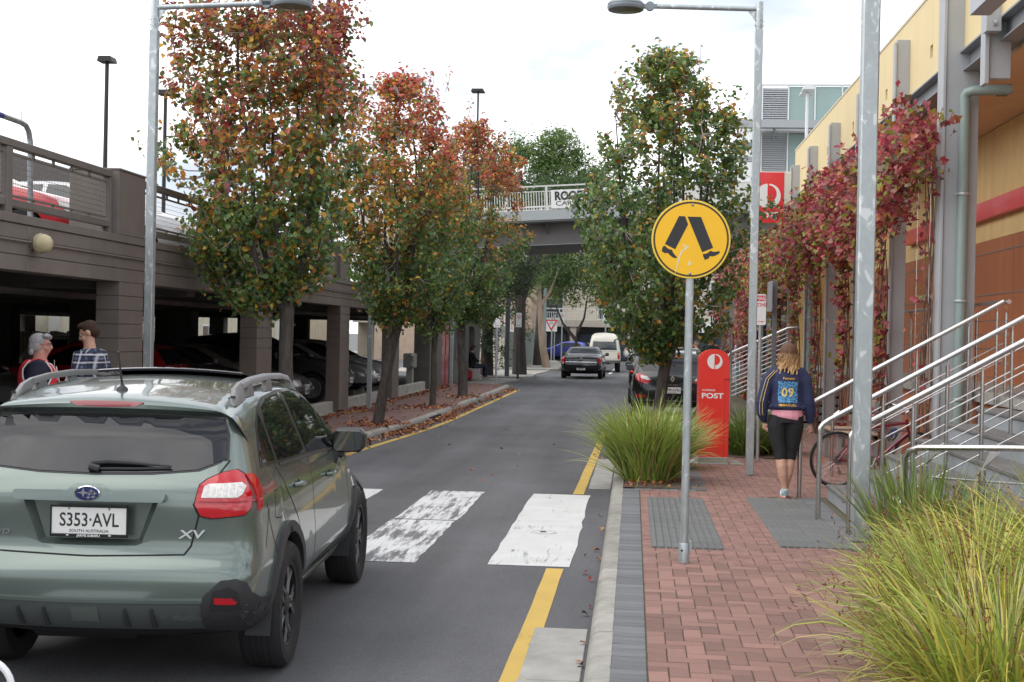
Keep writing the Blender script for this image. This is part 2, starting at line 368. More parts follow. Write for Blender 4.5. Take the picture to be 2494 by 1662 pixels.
# valve cover set in the first stripe
mb = MB(); mb.lathe([(0, .006), (.028, .006), (.03, .002), (.105, .002), (.108, .007), (.125, .007), (.128, .001)], 24)
o = mb.build('valve_cover', mat('painted iron', (.55, .55, .53), .7, var=.3, vscale=20)); o.location = (-.80, 13.0, .004)
tag(o, 'small round iron valve cover painted over in the white zebra stripe', 'cover')
mb = MB(); mb.lathe([(0, .004), (.03, .004), (.03, 0)], 10); o2 = mb.build('plug', mat('dark iron', (.03, .03, .03), .8), o); o2.location = (0, 0, .005)

# ---- right hand footpath
KERBZ = .12
base_m = mat('joint sand', (0.115, 0.088, 0.07), .95, var=.35, vscale=18, bump=.5, bscale=150, col2=(0.10, 0.105, 0.05))
def slab(name, poly, z0, z1, m):
    mb = MB(); mb.prism(poly, z0, z1); return struct(mb.build(name, m))
path = slab('footpath', [(-.09, -1), (9.5, -1), (9.5, 60), (2.15, 60), (2.15, 28.2), (.55, 26.6), (-.09, 26.2)], -.06, .112, base_m)
kerb = bpy.data.objects.new('kerb', None); C.objects.link(kerb); struct(kerb)
def kerb_run(pts, w, z, parent, flip=1, chips=True):
    """kerb stones with a battered road face, one object each"""
    for (a, b) in zip(pts[:-1], pts[1:]):
        a = Vector((*a, 0)); b = Vector((*b, 0)); L_ = (b-a).length; d = (b-a).normalized(); nrm = Vector((d.y, -d.x, 0))*flip   # towards the path
        mb = MB(); pr = [(0, -.05), (.012, .06), (.03, z-.022), (.05, z-.006), (.075, z), (w, z+.003), (w, -.05)]
        st = [0.004, .3, .6, L_-.004] if L_ > 1 else [0.004, L_-.004]
        vs = [a+d*s_+nrm*(x+random.uniform(-.002, .002))+Vector((0, 0, h+random.uniform(-.0015, .0015))) for s_ in st for x, h in pr]
        k = len(pr); fs = [(i*k+j, i*k+j+1, (i+1)*k+j+1, (i+1)*k+j) for i in range(len(st)-1) for j in range(k-1)]
        fs += [tuple(range(k)), tuple((len(st)-1)*k+j for j in range(k-1, -1, -1))]
        mb.add(vs, fs, 0, True); mb.build('kerb_stone', CONC2, parent, ang=50, fixn=True)
ky = [-1, 1.6, 3.9, 6.1, 8.15, 10.4, 12.2, 13.6, 15.5, 17.4, 19.3, 21.2, 23.1, 25, 26.2]
kerb_run([(-.235+.003*i/3, y) for i, y in enumerate(ky)], .148, KERBZ, kerb)
kerb_run([(-.2, 26.25), (.5, 26.75), (1.2, 27.45), (2.0, 28.25), (2.0, 31), (2.0, 34), (2.0, 37), (2.0, 40), (2.0, 44), (2.0, 48), (2.0, 52), (2.0, 60)], .15, KERBZ, kerb)
ap_m = mat('gutter concrete', (.36, .35, .32), .85, var=.14, vscale=4, bump=.3, bscale=110, dirt=.3)
gut = bpy.data.objects.new('gutter', None); C.objects.link(gut); struct(gut)
for (x0, x1, y0, y1) in ((-.575, -.245, 7.42, 8.74), (-.585, -.245, 6.1, 7.4), (-.59, -.245, 4.4, 6.08), (-.50, -.235, 16.9, 18.3), (-.49, -.235, 18.33, 21.0)):
    mb = MB(); mb.bev(x0, x1, y0, y1, -.04, .008, .004); mb.build('gutter_slab', ap_m, gut)
# pavers: 90 degree herringbone in red, one header course of grey along the kerb
RED = mat('red clay paver', (.265, .145, .118), .82, var=.2, vscale=5, bump=.3, bscale=170, rand=.28, dirt=.5)
GREY = mat('grey paver', (.155, .16, .165), .82, var=.15, vscale=6, bump=.3, bscale=170, rand=.18, dirt=.1)
def brick_mesh(name, lx, ly, m, h=.03):
    mb = MB(); b = .0028; x, y = lx/2, ly/2
    vs = [(-x, -y, -h), (x, -y, -h), (x, y, -h), (-x, y, -h), (-x, -y, -b), (x, -y, -b), (x, y, -b), (-x, y, -b), (-x+b, -y+b, 0), (x-b, -y+b, 0), (x-b, y-b, 0), (-x+b, y-b, 0)]
    mb.add(vs, [(0, 1, 5, 4), (1, 2, 6, 5), (2, 3, 7, 6), (3, 0, 4, 7), (4, 5, 9, 8), (5, 6, 10, 9), (6, 7, 11, 10), (7, 4, 8, 11), (8, 9, 10, 11)])
    me = bpy.data.meshes.new(name); me.from_pydata(mb.v, [], mb.f); me.materials.append(m); return me
U_ = .108; J = .0042
bH = brick_mesh('brick', 2*U_-J, U_-J, RED); bV = brick_mesh('brick', U_-J*1.6, 2*U_-J, RED); gH = brick_mesh('grey_brick', .2-J, .1-J*.8, GREY)
TACT = [(.185, .80, 11.5, 15.1), (1.26, 1.86, 11.75, 15.6)]
BED = (-.06, .70, 16.05, 26.0)
def blocked(x, y):
    if any(a+.12 < x < b-.12 and c+.12 < y < d-.12 for a, b, c, d in TACT): return True
    if -.2 < x < BED[1]+.12 and BED[2]-.12 < y < 27: return True
    if y > 26.3 and x < 2.1+.0: return True
    if .84 < x < 1.46 and 19.35 < y < 20.0: return True
    if 1.4 < x < 2.3 and 20.55 < y < 22.6: return True
    if x > 2.12 and y < 15.5: return True
    if x > 1.80 and 11.7 < y < 15.56: return True
    return False
spots = []
for a in range(-1, 42):
    for b in range(38, 260):
        x = .112+a*U_; y = b*U_; d = (a-b) % 4
        if d == 0: c = (x+U_, y+U_/2, 0)
        elif d == 3: c = (x+U_/2, y+U_, 1)
        else: continue
        if a < 0:
            if d: continue
            c = (x+1.5*U_, y+U_/2, 2)
        if c[0] > 4.3 or blocked(c[0], c[1]): continue
        if c[1] < 11.4 and c[0] > 1.42+.13*(c[1]-6): continue          # planted bed by the steps
        spots.append(c)
def seen(x, y): return x/y < .372 and y > 6.6
spots.sort(key=lambda c: (0 if seen(c[0], c[1]) else 1, c[1]))
def lay(spots_, meshes, group_parent, n_ind, mt, nm):
    for (x, y, t) in spots_[:n_ind]:
        o = bpy.data.objects.new(nm, meshes[t]); C.objects.link(o); o.parent = group_parent
        o.location = (x, y, .12+random.uniform(-.0022, .0018)); o.rotation_euler = (random.uniform(-.006, .006), random.uniform(-.006, .006), random.uniform(-.012, .012))
    mb = MB()
    for (x, y, t) in spots_[n_ind:]:
        me = meshes[t]; z = .12+random.uniform(-.0022, .0018)
        mb.add([(v.co.x+x, v.co.y+y, v.co.z+z) for v in me.vertices], [tuple(p.vertices) for p in me.polygons])
    if mb.v: o = mb.build(nm+'_field', mt, group_parent); o['kind'] = 'stuff'
RED2 = mat('red clay paver field', (.265, .145, .118), .82, var=.28, vscale=7, bump=.3, bscale=170, dirt=.5)
bS = brick_mesh('brick', U_-J, U_-J, RED)
lay(spots, [bH, bV, bS], path, 300, RED2, 'brick')
gs = [(.008, y, 0) for y in np.arange(4.2, 15.95, .1)]
gs += [(.10+.1*i, 15.97, 1) for i in range(7)] + [(.8, y, 0) for y in np.arange(16.1, 18.9, .1)]
gs += [(1.965, y, 0) for y in np.arange(11.8, 15.6, .1)]
gV = brick_mesh('grey_brick', .1-J*.8, .2-J, GREY)
lay(gs, [gH, gV], path, 300, GREY, 'grey_brick')
# moss in the joint between kerb and pavers
moss = mat('joint moss', (.16, .19, .03), .95, var=.5, vscale=40, bump=1, bscale=90, col2=(.07, .06, .045))
mb = MB(); ys = np.arange(4, 15.8, .05)
L_ = [(-.092, y, .112) for y in ys]; Mm = [(-.086+.004*math.sin(y*31), y, .112+.007*random.random()) for y in ys]; Rr = [(-.080, y, .112) for y in ys]; k = len(ys)
mb.add(L_+Mm+Rr, [(j*k+i, (j+1)*k+i, (j+1)*k+i+1, j*k+i+1) for j in range(2) for i in range(k-1)], 0, True); o = mb.build('moss', moss); o['kind'] = 'stuff'
# ridged tactile tiles
tact_m = mat('tactile concrete', (.145, .15, .145), .85, var=.16, vscale=5, bump=.35, bscale=120, rand=.08, dirt=.3)
def tile_mesh():
    mb = MB(); pr = []; W_ = .2995
    for i in range(5):
        x = i*.06
        pr += [(x+.003, 0), (x+.010, .009), (x+.044, .009), (x+.051, 0)]
    pr = [(0, -.02), (.0005, 0)]+pr+[(W_-.0005, 0), (W_, -.02)]
    k = len(pr); vs = [(x, y, z) for y in (.001, .299) for x, z in pr]
    mb.add(vs, [(j, j+1, k+j+1, k+j) for j in range(k-1)]+[tuple(range(k-1, -1, -1)), tuple(k+j for j in range(k))])
    me = bpy.data.meshes.new('tactile_tile'); me.from_pydata(mb.v, [], mb.f); me.materials.append(tact_m); return me
tm = tile_mesh()
for (x0, x1, y0, y1) in TACT:
    for i in range(2):
        for j in range(int((y1-y0)/.3+.01)):
            o = bpy.data.objects.new('tactile_tile', tm); C.objects.link(o); o.parent = path
            o.location = (x0+i*.3, y0+j*.3, .1235+random.uniform(-.001, .001))
# mulch bed under the grasses
mulch = mat('mulch', (.065, .045, .032), .95, var=.6, vscale=30, bump=1.0, bscale=60, col2=(.16, .12, .085))
def bed(poly, z):
    from mathutils import noise as nz
    xs = [p[0] for p in poly]; ys = [p[1] for p in poly]
    pts = [Vector(p) for p in poly]; n0 = len(pts); e = [(i, (i+1) % n0) for i in range(n0)]
    st = .09
    for x in np.arange(min(xs)+st/2, max(xs), st):
        for y in np.arange(min(ys)+st/2, max(ys), st): pts.append(Vector((x+random.uniform(-.03, .03), y+random.uniform(-.03, .03))))
    v, _, f, *_r = delaunay_2d_cdt(pts, e, [list(range(n0))], 1, 1e-5)
    mb = MB(); mb.add([(p.x, p.y, z+.02*random.random()) for p in v], f, 0, True)
    o = mb.build('garden_bed', mulch); o['kind'] = 'structure'; return o
bed([(BED[0]-.02, BED[2]), (BED[1], BED[2]), (BED[1], 26.3), (.4, 26.4), (BED[0], 26.0)], .116)
bed([(1.45, 20.6), (2.25, 20.6), (2.25, 22.5), (1.45, 22.5)], .116)
bed([(1.15, 4.2), (1.28, 5.5), (1.46, 7.0), (1.74, 9.0), (1.93, 10.5), (2.05, 11.68), (2.12, 12.2), (5.5, 12.2), (5.5, 4.2)], .116)
# ---- left hand footpath
def paved_left():
    m = mat('left pavers', (.2, .11, .09), .85, bump=.3, bscale=90); n = m.node_tree; b = n.nodes['Principled BSDF']
    t = n.nodes.new('ShaderNodeTexCoord'); br = n.nodes.new('ShaderNodeTexBrick'); br.inputs['Scale'].default_value = 1; br.inputs['Brick Width'].default_value = .22; br.inputs['Row Height'].default_value = .11; br.inputs['Mortar Size'].default_value = .004
    br.inputs['Color1'].default_value = (.22, .115, .09, 1); br.inputs['Color2'].default_value = (.15, .085, .072, 1); br.inputs['Mortar'].default_value = (.06, .055, .045, 1)
    n.links.new(t.outputs['Object'], br.inputs['Vector'])
    nz = n.nodes.new('ShaderNodeTexNoise'); nz.inputs['Scale'].default_value = 1.2; nz.inputs['Detail'].default_value = 6; n.links.new(t.outputs['Object'], nz.inputs['Vector'])
    mr = n.nodes.new('ShaderNodeMapRange'); mr.inputs['To Min'].default_value = .55; mr.inputs['To Max'].default_value = 1.35; n.links.new(nz.outputs['Fac'], mr.inputs['Value'])
    sc = n.nodes.new('ShaderNodeVectorMath'); sc.operation = 'SCALE'; n.links.new(br.outputs['Color'], sc.inputs[0]); n.links.new(mr.outputs[0], sc.inputs['Scale']); n.links.new(sc.outputs[0], b.inputs['Base Color']); return m
klp = [(p[0], p[1]) for p in spl(KL, 4)]
slab('footpath', [(x-.15, y) for x, y in klp]+[(-6.3, 49.3), (-6.3, 12)], -.06, .118, paved_left())
kerb2 = bpy.data.objects.new('kerb', None); C.objects.link(kerb2); struct(kerb2)
kerb_run(klp, .15, .12, kerb2, flip=-1)
slab('footpath', [(-6.35, 12), (-6.35, 58), (-7.6, 58), (-7.6, 12)], -.06, .112, CONC)
apron = mat('pale apron', (.4, .36, .32), .9, var=.2, vscale=2, bump=.2)
slab('driveway', [(-5.0, 49.3), (-6.35, 49.3), (-6.35, 57.5), (-4.6, 57.5)], -.05, .06, CONC)
slab('footpath', [(-4.6, 57.6), (-4.25, 58.6), (-4.3, 62), (-4.5, 63.5), (-5.4, 64.5), (-9, 64.5), (-9, 57.6)], -.05, .12, CONC)
slab('driveway', [(-4.6, 64.6), (-12, 64.6), (-12, 72.5), (-4.3, 72.5)], -.05, .05, apron)
slab('footpath', [(-4.3, 72.6), (-3.9, 74), (-4.1, 80), (-4.6, 90), (-5.5, 100), (-12, 100), (-12, 72.6)], -.05, .12, CONC)
slab('footpath', [(-60, 112), (60, 112), (60, 125), (-60, 125)], -.05, .12, CONC)
# drain slot in the kerb
mb = MB(); mb.bb(-4.26, -4.17, 29.0, 30.4, .02, .085); o = mb.build('drain_inlet', mat('drain black', (.012, .012, .012), .9)); tag(o, 'dark drain slot in the kerb below the leaves', 'drain')
# ================================================================== CAR PARK (left)
GX_ = -6.3
BR = mat('painted render', (.185, .158, .138), .78, var=.10, vscale=3, bump=.25, bscale=120, dirt=.22, stretch=(1, 1, .6))
BRM = mat('painted steel brown', (.16, .14, .125), .55, var=.08, vscale=4)
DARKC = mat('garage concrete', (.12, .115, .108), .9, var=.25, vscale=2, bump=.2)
cp = thing('car_park', 'two storey brown car park with grooved columns and mesh railings on its roof', 'building', (GX_, 0, 0))
COLS = [(3.45, 4.3), (10.0, 10.85), (16.64, 17.48), (22.96, 23.93), (29.62, 30.6), (36.28, 37.28)]
D = .30
for i, (a, b) in enumerate(COLS):
    mb = MB(); z = .0
    for z1 in (1.53, 1.70, 1.875, 2.05, 2.225, 2.40):
        mb.bev(-D, 0, a, b, max(z, 0)+.004, z1-.004, .006); z = z1
    mb.bb(-D+.012, -.012, a+.012, b-.012, 0, 2.4)
    mb.build('column', BR, cp)
YJ = [2.0, 7.6, 13.99, 20.32, 26.6, 32.9, 39.3, 45.6, 52.0, 57.2]
beam = []
for a, b in zip(YJ[:-1], YJ[1:]):
    mb = MB()
    for z0, z1, pr in ((2.40, 2.555, 0), (2.565, 2.715, 0), (2.725, 2.875, 0), (2.883, 2.975, .018)):
        mb.bev(-.3, pr, a+.004, b-.004, z0, z1, .005)
    mb.bb(-.29, -.014, a+.002, b-.002, 2.42, 2.96)
    beam.append(mb.build('beam_panel', BR, cp))
for (a, b) in COLS:
    mb = MB(); mb.bev(-.62, .006, a-.1, b-.02, 2.978, 3.76, .008); mb.bev(-.63, .02, a-.11, b-.01, 3.76, 3.785, .006); mb.build('pillar', BR, cp)
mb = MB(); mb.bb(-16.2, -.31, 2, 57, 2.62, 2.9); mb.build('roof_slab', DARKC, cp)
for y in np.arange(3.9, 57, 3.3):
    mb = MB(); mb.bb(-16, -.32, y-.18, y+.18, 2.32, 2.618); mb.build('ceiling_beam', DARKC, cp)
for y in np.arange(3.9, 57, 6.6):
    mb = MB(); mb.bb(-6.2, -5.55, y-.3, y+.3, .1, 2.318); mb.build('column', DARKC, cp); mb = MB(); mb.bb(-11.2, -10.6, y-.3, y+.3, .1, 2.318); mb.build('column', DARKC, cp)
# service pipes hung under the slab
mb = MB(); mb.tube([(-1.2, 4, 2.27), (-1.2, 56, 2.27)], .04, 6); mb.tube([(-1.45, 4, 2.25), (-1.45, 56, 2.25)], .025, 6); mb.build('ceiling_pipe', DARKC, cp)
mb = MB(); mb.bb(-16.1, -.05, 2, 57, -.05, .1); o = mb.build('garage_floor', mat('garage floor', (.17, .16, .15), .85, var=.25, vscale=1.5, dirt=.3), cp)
# back wall with openings
mb = MB(); ops = [(4.3, 10.0), (10.9, 16.5), (17.5, 23.0), (24.0, 29.6), (30.6, 36.2), (37.2, 43), (44, 49.5), (50.4, 56.6)]
y = 2
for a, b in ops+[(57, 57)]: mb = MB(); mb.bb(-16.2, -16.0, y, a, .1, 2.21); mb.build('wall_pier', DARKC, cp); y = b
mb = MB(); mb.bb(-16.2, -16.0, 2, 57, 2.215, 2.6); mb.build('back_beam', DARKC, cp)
for a, b in ops:
    mb = MB()
    for z in (1.25, 1.0, .75, .5): mb.tube([(-16.1, a, z), (-16.1, b, z)], .03 if z == 1.25 else .012, 6)
    for yy in np.arange(a, b, .12): mb.tube([(-16.1, yy, .2), (-16.1, yy, 1.25)], .008, 4)
    mb.build('safety_rail', DARKC, cp)
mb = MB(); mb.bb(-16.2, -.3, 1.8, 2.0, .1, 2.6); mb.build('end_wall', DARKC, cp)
# low white kerb wall between columns
KW = mat('whitewashed concrete', (.42, .40, .36), .85, var=.2, vscale=6, bump=.4, bscale=60, dirt=.5)
for (a, b) in ((4.3, 10), (10.85, 16.64), (17.48, 22.96), (23.93, 29.62), (30.6, 36.28), (37.28, 43.0)):
    mb = MB(); n_ = 8; ys = np.linspace(a+.01, b-.01, n_)
    mb.bev(-.28, -.12, a+.01, b-.01, .02, .345+random.uniform(-.01, .01), .012); mb.build('low_wall', KW, cp)
# shop end of the block: solid wall, double red door, poster case, dark doorway
mb = MB(); mb.bb(-.5, 0, 43.0, 45.7, .02, 2.4); mb.bb(-.5, 0, 47.7, 53.3, .02, 2.4); mb.bb(-.5, 0, 45.7, 47.7, 2.17, 2.4); mb.bb(-.5, -.2, 45.7, 47.7, .02, 2.17); mb.bb(-.5, 0, 55.2, 57.2, .02, 2.4); mb.bb(-.5, 0, 53.3, 55.2, 2.15, 2.4); mb.bb(-.9, -.5, 53.3, 55.2, .02, 2.4)
mb.build('end_block', mat('grey render', (.13, .125, .115), .8, var=.15, vscale=3, dirt=.25), cp)
rd = mat('red door paint', (.34, .02, .03), .35, var=.15, vscale=3, coat=.3)
for a in (45.72, 46.71):
    mb = MB(); mb.bev(-.19, -.03, a, a+.97, .06, 2.16, .01); mb.bev(-.03, -.015, a+.1, a+.87, .2, .95, .01); mb.bev(-.03, -.015, a+.1, a+.87, 1.1, 2.05, .01); d_ = mb.build('door', rd, cp)
    mb = MB(); mb.bb(-.014, -.008, a+.2, a+.77, 1.42, 1.62); mb.build('notice', mat('faded print', (.35, .12, .13), .5, var=.4, vscale=30), d_)
mb = MB(); mb.bev(0, .05, 49.2, 50.9, .95, 2.1, .01); pc = mb.build('poster_case', BRM, cp)
mb = MB(); mb.bb(.051, .056, 49.3, 50.8, 1.05, 2.0); mb.build('poster', mat('poster', (.38, .36, .3), .3, var=.3, vscale=9, col2=(.2, .2, .17)), pc)
# roof railings: frames with welded mesh
RB = []
def rail_bay(y0, y1):
    mb = MB(); mb.bev(-.16, -.06, y0, y1, 3.665, 3.745, .006); mb.bev(-.15, -.07, y0, y1, 3.055, 3.135, .006)
    for y in (y0+.035, y1-.035): mb.bev(-.16, -.06, y-.035, y+.035, 2.98, 3.66, .006); mb.bev(-.2, -.12, y-.1, y+.1, 2.978, 3.05, .004)
    bay = mb.build('railing', BRM, cp)
    a, b = y0+.14, y1-.12; z0, z1 = 3.17, 3.60
    mb = MB(); mb.bb(-.115, -.095, a-.02, b+.02, z1-.012, z1+.012); mb.bb(-.115, -.095, a-.02, b+.02, z0-.012, z0+.012); mb.bb(-.115, -.095, a-.025, a, z0, z1); mb.bb(-.115, -.095, b, b+.025, z0, z1)
    for i in range(1, 5):
        y = a+(b-a)*i/5; mb.bb(-.115, -.095, y-.02, y+.02, z1, 3.664); mb.bb(-.115, -.095, y-.02, y+.02, 3.136, z0)
    mb.build('mesh_frame', BRM, bay)
    mb = MB()
    for y in np.arange(a, b, .042): mb.bb(-.106, -.1038, y-.002, y+.002, z0, z1)
    for z in np.arange(z0, z1, .06): mb.bb(-.1035, -.101, a, b, z-.002, z+.002)
    o = mb.build('wire_mesh', BRM, bay); o['kind'] = 'stuff'
for (c0, c1) in zip([4.35, 10.9, 17.5, 23.95, 30.62, 37.3], [9.85, 16.5, 22.85, 29.5, 36.2, 43.0]):
    n_ = max(2, round((c1-c0)/2.45)); st = (c1-c0)/n_
    for i in range(n_): rail_bay(c0+i*st, c0+(i+1)*st)
# conduit and bulkhead lamps along the beam
mb = MB(); mb.tube([(.025, 2.2, 2.705), (.025, 43, 2.705)], .013, 6); mb.build('conduit', BR, cp)
lampm = mat('yellowed lamp plastic', (.52, .45, .27), .45, var=.15, vscale=12)
for y, lb in ((14.12, 'round cream bulkhead lamp on the brown beam above the two people'), (20.53, 'round cream bulkhead lamp on the brown beam beside the first tree'), (26.9, 'cream bulkhead lamp on the brown beam behind the second tree')):
    t = thing('wall_lamp', lb, 'lamp', (GX_+.0, y, 2.70), group='bulkhead lamps along the beam')
    Mx = Matrix.Rotation(PI/2, 4, 'Y')
    mb = MB(); mb.lathe([(0, .001), (.075, .001), (.08, .03), (.07, .055)], 18, M=Mx); mb.build('base', BR, t)
    mb = MB(); mb.lathe([(.07, .04), (.1, .055), (.105, .09), (.1, .14), (.08, .185), (.045, .21), (0, .215)], 18, M=Mx); mb.build('diffuser', lampm, t)
    mb = MB(); mb.lathe([(.107, .085), (.112, .095), (.107, .105)], 18, M=Mx); mb.bb(.08, .235, -.008, .008, -.015, .015) if False else None; mb.build('rim', lampm, t)
# black roof lamp posts
LPM = mat('black lamp paint', (.02, .02, .022), .5)
for x, y, h, lb in ((-11.2, 28.6, 7.55, 'tall black lamp post on the car park roof left of the first tree'), (-11.2, 32.3, 7.5, 'shorter looking black lamp post on the car park roof half hidden by the first tree'), (-7.2, 62.5, 12.9, 'black lamp post standing above the trees near the footbridge')):
    t = thing('roof_lamp_post', lb, 'lamp post', (x, y, 2.9), group='black lamp posts on the roof')
    H = h-2.9; mb = MB(); mb.tube([(0, 0, 0), (0, 0, H-.1)], [.05, .042], 8); mb.bb(-.12, .12, -.12, .12, 0, .02); mb.build('pole', LPM, t)
    w = .16 if y < 50 else .3
    mb = MB(); mb.prism([(-w, -.02), (-w*.8, .09), (w*.8, .09), (w, -.02)], -w*1.1, w*1.1, Matrix.Translation((0, 0, H-.1)) @ Matrix.Rotation(PI/2, 4, 'X')); mb.build('lamp_head', LPM, t)
# the roof stair handrail top left
t = thing('roof_handrail', 'bent galvanised pipe rail on the car park roof with a taped band', 'handrail', (-7.2, 15.0, 2.9))
GALV = mat('galvanised steel', (.42, .45, .46), .42, metal=.75, var=.22, vscale=22, bump=.06, bscale=60)
mb = MB(); pts = [(0, -2.2, 1.33), (0, .78, 1.315), (0, .9, 1.30), (0, .98, 1.24), (0, 1.03, 1.12), (0, 1.08, .0)]
mb.tube(pts, .033, 10); mb.build('rail', GALV, t)
mb = MB(); mb.tube([(0, .15, 1.318), (0, .28, 1.3175)], .0345, 10); mb.build('tape', mat('blue tape', (.05, .06, .25), .4), t)
mb = MB(); mb.tube([(0, .78, 1.33), (0, .78, 1.45)], .006, 5); mb.build('aerial', GALV, t)
# grey payment box
t = thing('meter_box', 'pale grey meter box on a short post behind the low white wall', 'box', (-6.85, 42.6, .1))
gm = mat('meter grey', (.3, .31, .29), .5, var=.1)
mb = MB(); mb.bev(-.1, .1, -.1, .1, 0, .78, .01); mb.build('post', mat('pale render', (.42, .41, .37), .8, var=.1), t)
mb = MB(); mb.bev(-.17, .17, -.3, .3, .68, 1.12, .02); mb.build('box', gm, t)
mb = MB(); mb.tube([(.12, -.3, .75), (.12, -.42, .78), (.12, -.42, 1.05), (.12, -.3, 1.08)], .03, 8); mb.build('handle', mat('white plastic', (.65, .65, .62), .4), t)
# house behind the car park, seen through the back openings
t = thing('cream_house', 'cream house wall with white posts seen through the back of the car park', 'building', (-24, 0, 0))
cw = mat('cream wall', (.62, .56, .42), .85, var=.12, vscale=2)
mb = MB(); mb.bb(-6, 0, 20, 110, -.05, 5); mb.build('wall', cw, t)
for y in (38, 55.5, 71.5, 78, 84, 92):
    mb = MB(); mb.bb(0, .3, y, y+.3, 0, 3); mb.build('post', mat('white trim', (.75, .75, .72), .6), t)
for y in (49, 62, 76, 88, 97):
    mb = MB(); mb.bb(-.02, .02, y, y+2.2, 1.0, 2.1); w_ = mb.build('window', mat('white trim', (.75, .75, .72), .6), t)
    mb = MB(); mb.bb(.02, .03, y+.1, y+1.05, 1.1, 2.0); mb.bb(.02, .03, y+1.15, y+2.1, 1.1, 2.0); mb.build('pane', mat('dark glass', (.03, .04, .05), .06, spec=.8), w_)
t = thing('paling_fence', 'pale paling fence seen through the back opening of the car park', 'fence', (-21, 0, 0))
for y in np.arange(28, 60, .3):
    mb = MB(); mb.bb(0, .03, y, y+.24, -.05, 1.62+random.uniform(-.04, .04)); mb.build('paling', mat('paling timber', (.42, .37, .30), .85, var=.25, vscale=4, rand=.2), t)
# concrete wheel stops
wsm = mat('wheel stop concrete', (.2, .18, .15), .9, var=.25, vscale=8)
for y, wl_ in ((26.75, 'dark hatchback nearest the first tree'), (29.5, 'graphite sedan'), (34.15, 'black SUV behind the third column'), (38.8, 'silver sedan past the leaning trunk'), (41.4, 'silver grey hatchback by the meter box')):
    mb = MB(); mb.prism([(-.09, 0), (-.06, .13), (.06, .13), (.09, 0)], -.8, .8, Matrix.Translation((-7.75, y, .1)) @ Matrix.Rotation(PI/2, 4, 'X')); o = mb.build('wheel_stop', wsm)
    tag(o, 'concrete wheel stop under the nose of the '+wl_, 'wheel stop', 'wheel stops in the car park')
# ================================================================== POST SHOP (right)
CREAM = mat('cream panel', (.74, .60, .34), .75, var=.04, vscale=1.2, stretch=(1, 3, .4))
CREAM2 = mat('ochre panel', (.80, .58, .26), .75, var=.06, vscale=1.2, stretch=(1, 4, .25), dirt=.16)
OCHRE = mat('rust panel', (.47, .165, .07), .6, var=.14, vscale=2.2, dirt=.15, stretch=(1, 4, .2))
OCHJ = mat('panel joint', (.10, .04, .02), .9)
GRY = mat('grey column paint', (.40, .415, .43), .55, var=.05, vscale=2)
STEEL = mat('grey steel beam', (.25, .265, .28), .5, var=.06, vscale=3)
GREENP = mat('sage pipe paint', (.24, .31, .29), .4, var=.06)
ps = thing('post_shop', 'post office building with cream upper walls and rust orange lower panels behind grey fins', 'building', (0, 0, 0))
# upper fascia in panels with scupper holes
Y0, Y1 = 10.0, 34.06
edges = [10.0] + [13.6+3.25*i for i in range(0, 6)] + [34.06]
for a, b in zip(edges[:-1], edges[1:]):
    hy = a+1.75; hs = .085; hz = 5.66; mb = MB()
    z0, z1 = 5.285, 6.42
    if b-a > 2.5:
        for q in ((a+.004, hy-hs, z0, z1), (hy+hs, b-.004, z0, z1), (hy-hs, hy+hs, z0, hz-hs), (hy-hs, hy+hs, hz+hs, z1)): mb.bb(3.8, 4.0, *q)
        mb.bb(3.93, 4.0, hy-hs, hy+hs, hz-hs, hz+hs)
    else: mb.bb(3.8, 4.0, a+.004, b-.004, z0, z1)
    mb.build('fascia_panel', CREAM, ps)
mb = MB(); mb.bb(3.79, 4.05, Y0, Y1, 6.42, 6.46); mb.build('capping', mat('cream cap', (.6, .55, .42), .6), ps)
mb = MB(); mb.bb(3.75, 4.02, 10.0, 34.0, 5.262, 5.282); mb.bb(3.79, 4.02, 10, 34, 5.055, 5.07); mb.bb(3.86, 3.88, 10, 34, 5.07, 5.262); mb.build('steel_beam', STEEL, ps)
# soffit in boards
SOF = mat('soffit board', (.72, .47, .26), .7, var=.06, vscale=2)
for i in range(20):
    a = 10+1.2*i; mb = MB(); mb.bb(4.03, 5.18, a+.006, a+1.194, 5.0, 5.05); mb.build('soffit_board', SOF, ps)
mb = MB(); mb.bb(4.0, 5.3, 10, 34, 5.052, 5.2); mb.build('roof_deck', STEEL, ps)
for y in (14.6, 17.9, 21.2):
    mb = MB(); mb.bb(4.5, 4.62, y-.16, y+.16, 4.985, 4.999); mb.build('downlight', mat('downlight', (.05, .05, .05), .4), ps)
# recessed wall: rust panels to 3.39, ochre above
PY = [10.0+1.95*i for i in range(13)]
for a, b in zip(PY[:-1], PY[1:]):
    for z0, z1 in ((.12, 1.79), (1.80, 2.58), (2.59, 3.385)):
        mb = MB(); mb.bb(5.2, 5.3, a+.004, b-.004, z0, z1); mb.build('rust_panel', OCHRE, ps)
    mb = MB(); mb.bb(5.2, 5.3, a+.003, b-.003, 3.39, 5.0); mb.build('ochre_panel', CREAM2, ps)
mb = MB(); mb.bb(5.23, 5.4, 10, 33.4, .12, 5.0); mb.build('wall', OCHJ, ps)
mb = MB()
for z in (3.2, 2.585, 1.795): mb.bb(5.192, 5.199, 10, 33.4, z-.008, z+.008)
mb.build('panel_strip', mat('grey strip', (.28, .24, .22), .6), ps)
mb = MB(); mb.bb(3.8, 4.0, 33.0, 34.05, .12, 5.05); mb.bb(4.0, 5.3, 33.4, 34.05, .12, 5.05); mb.build('end_wall', CREAM2, ps)
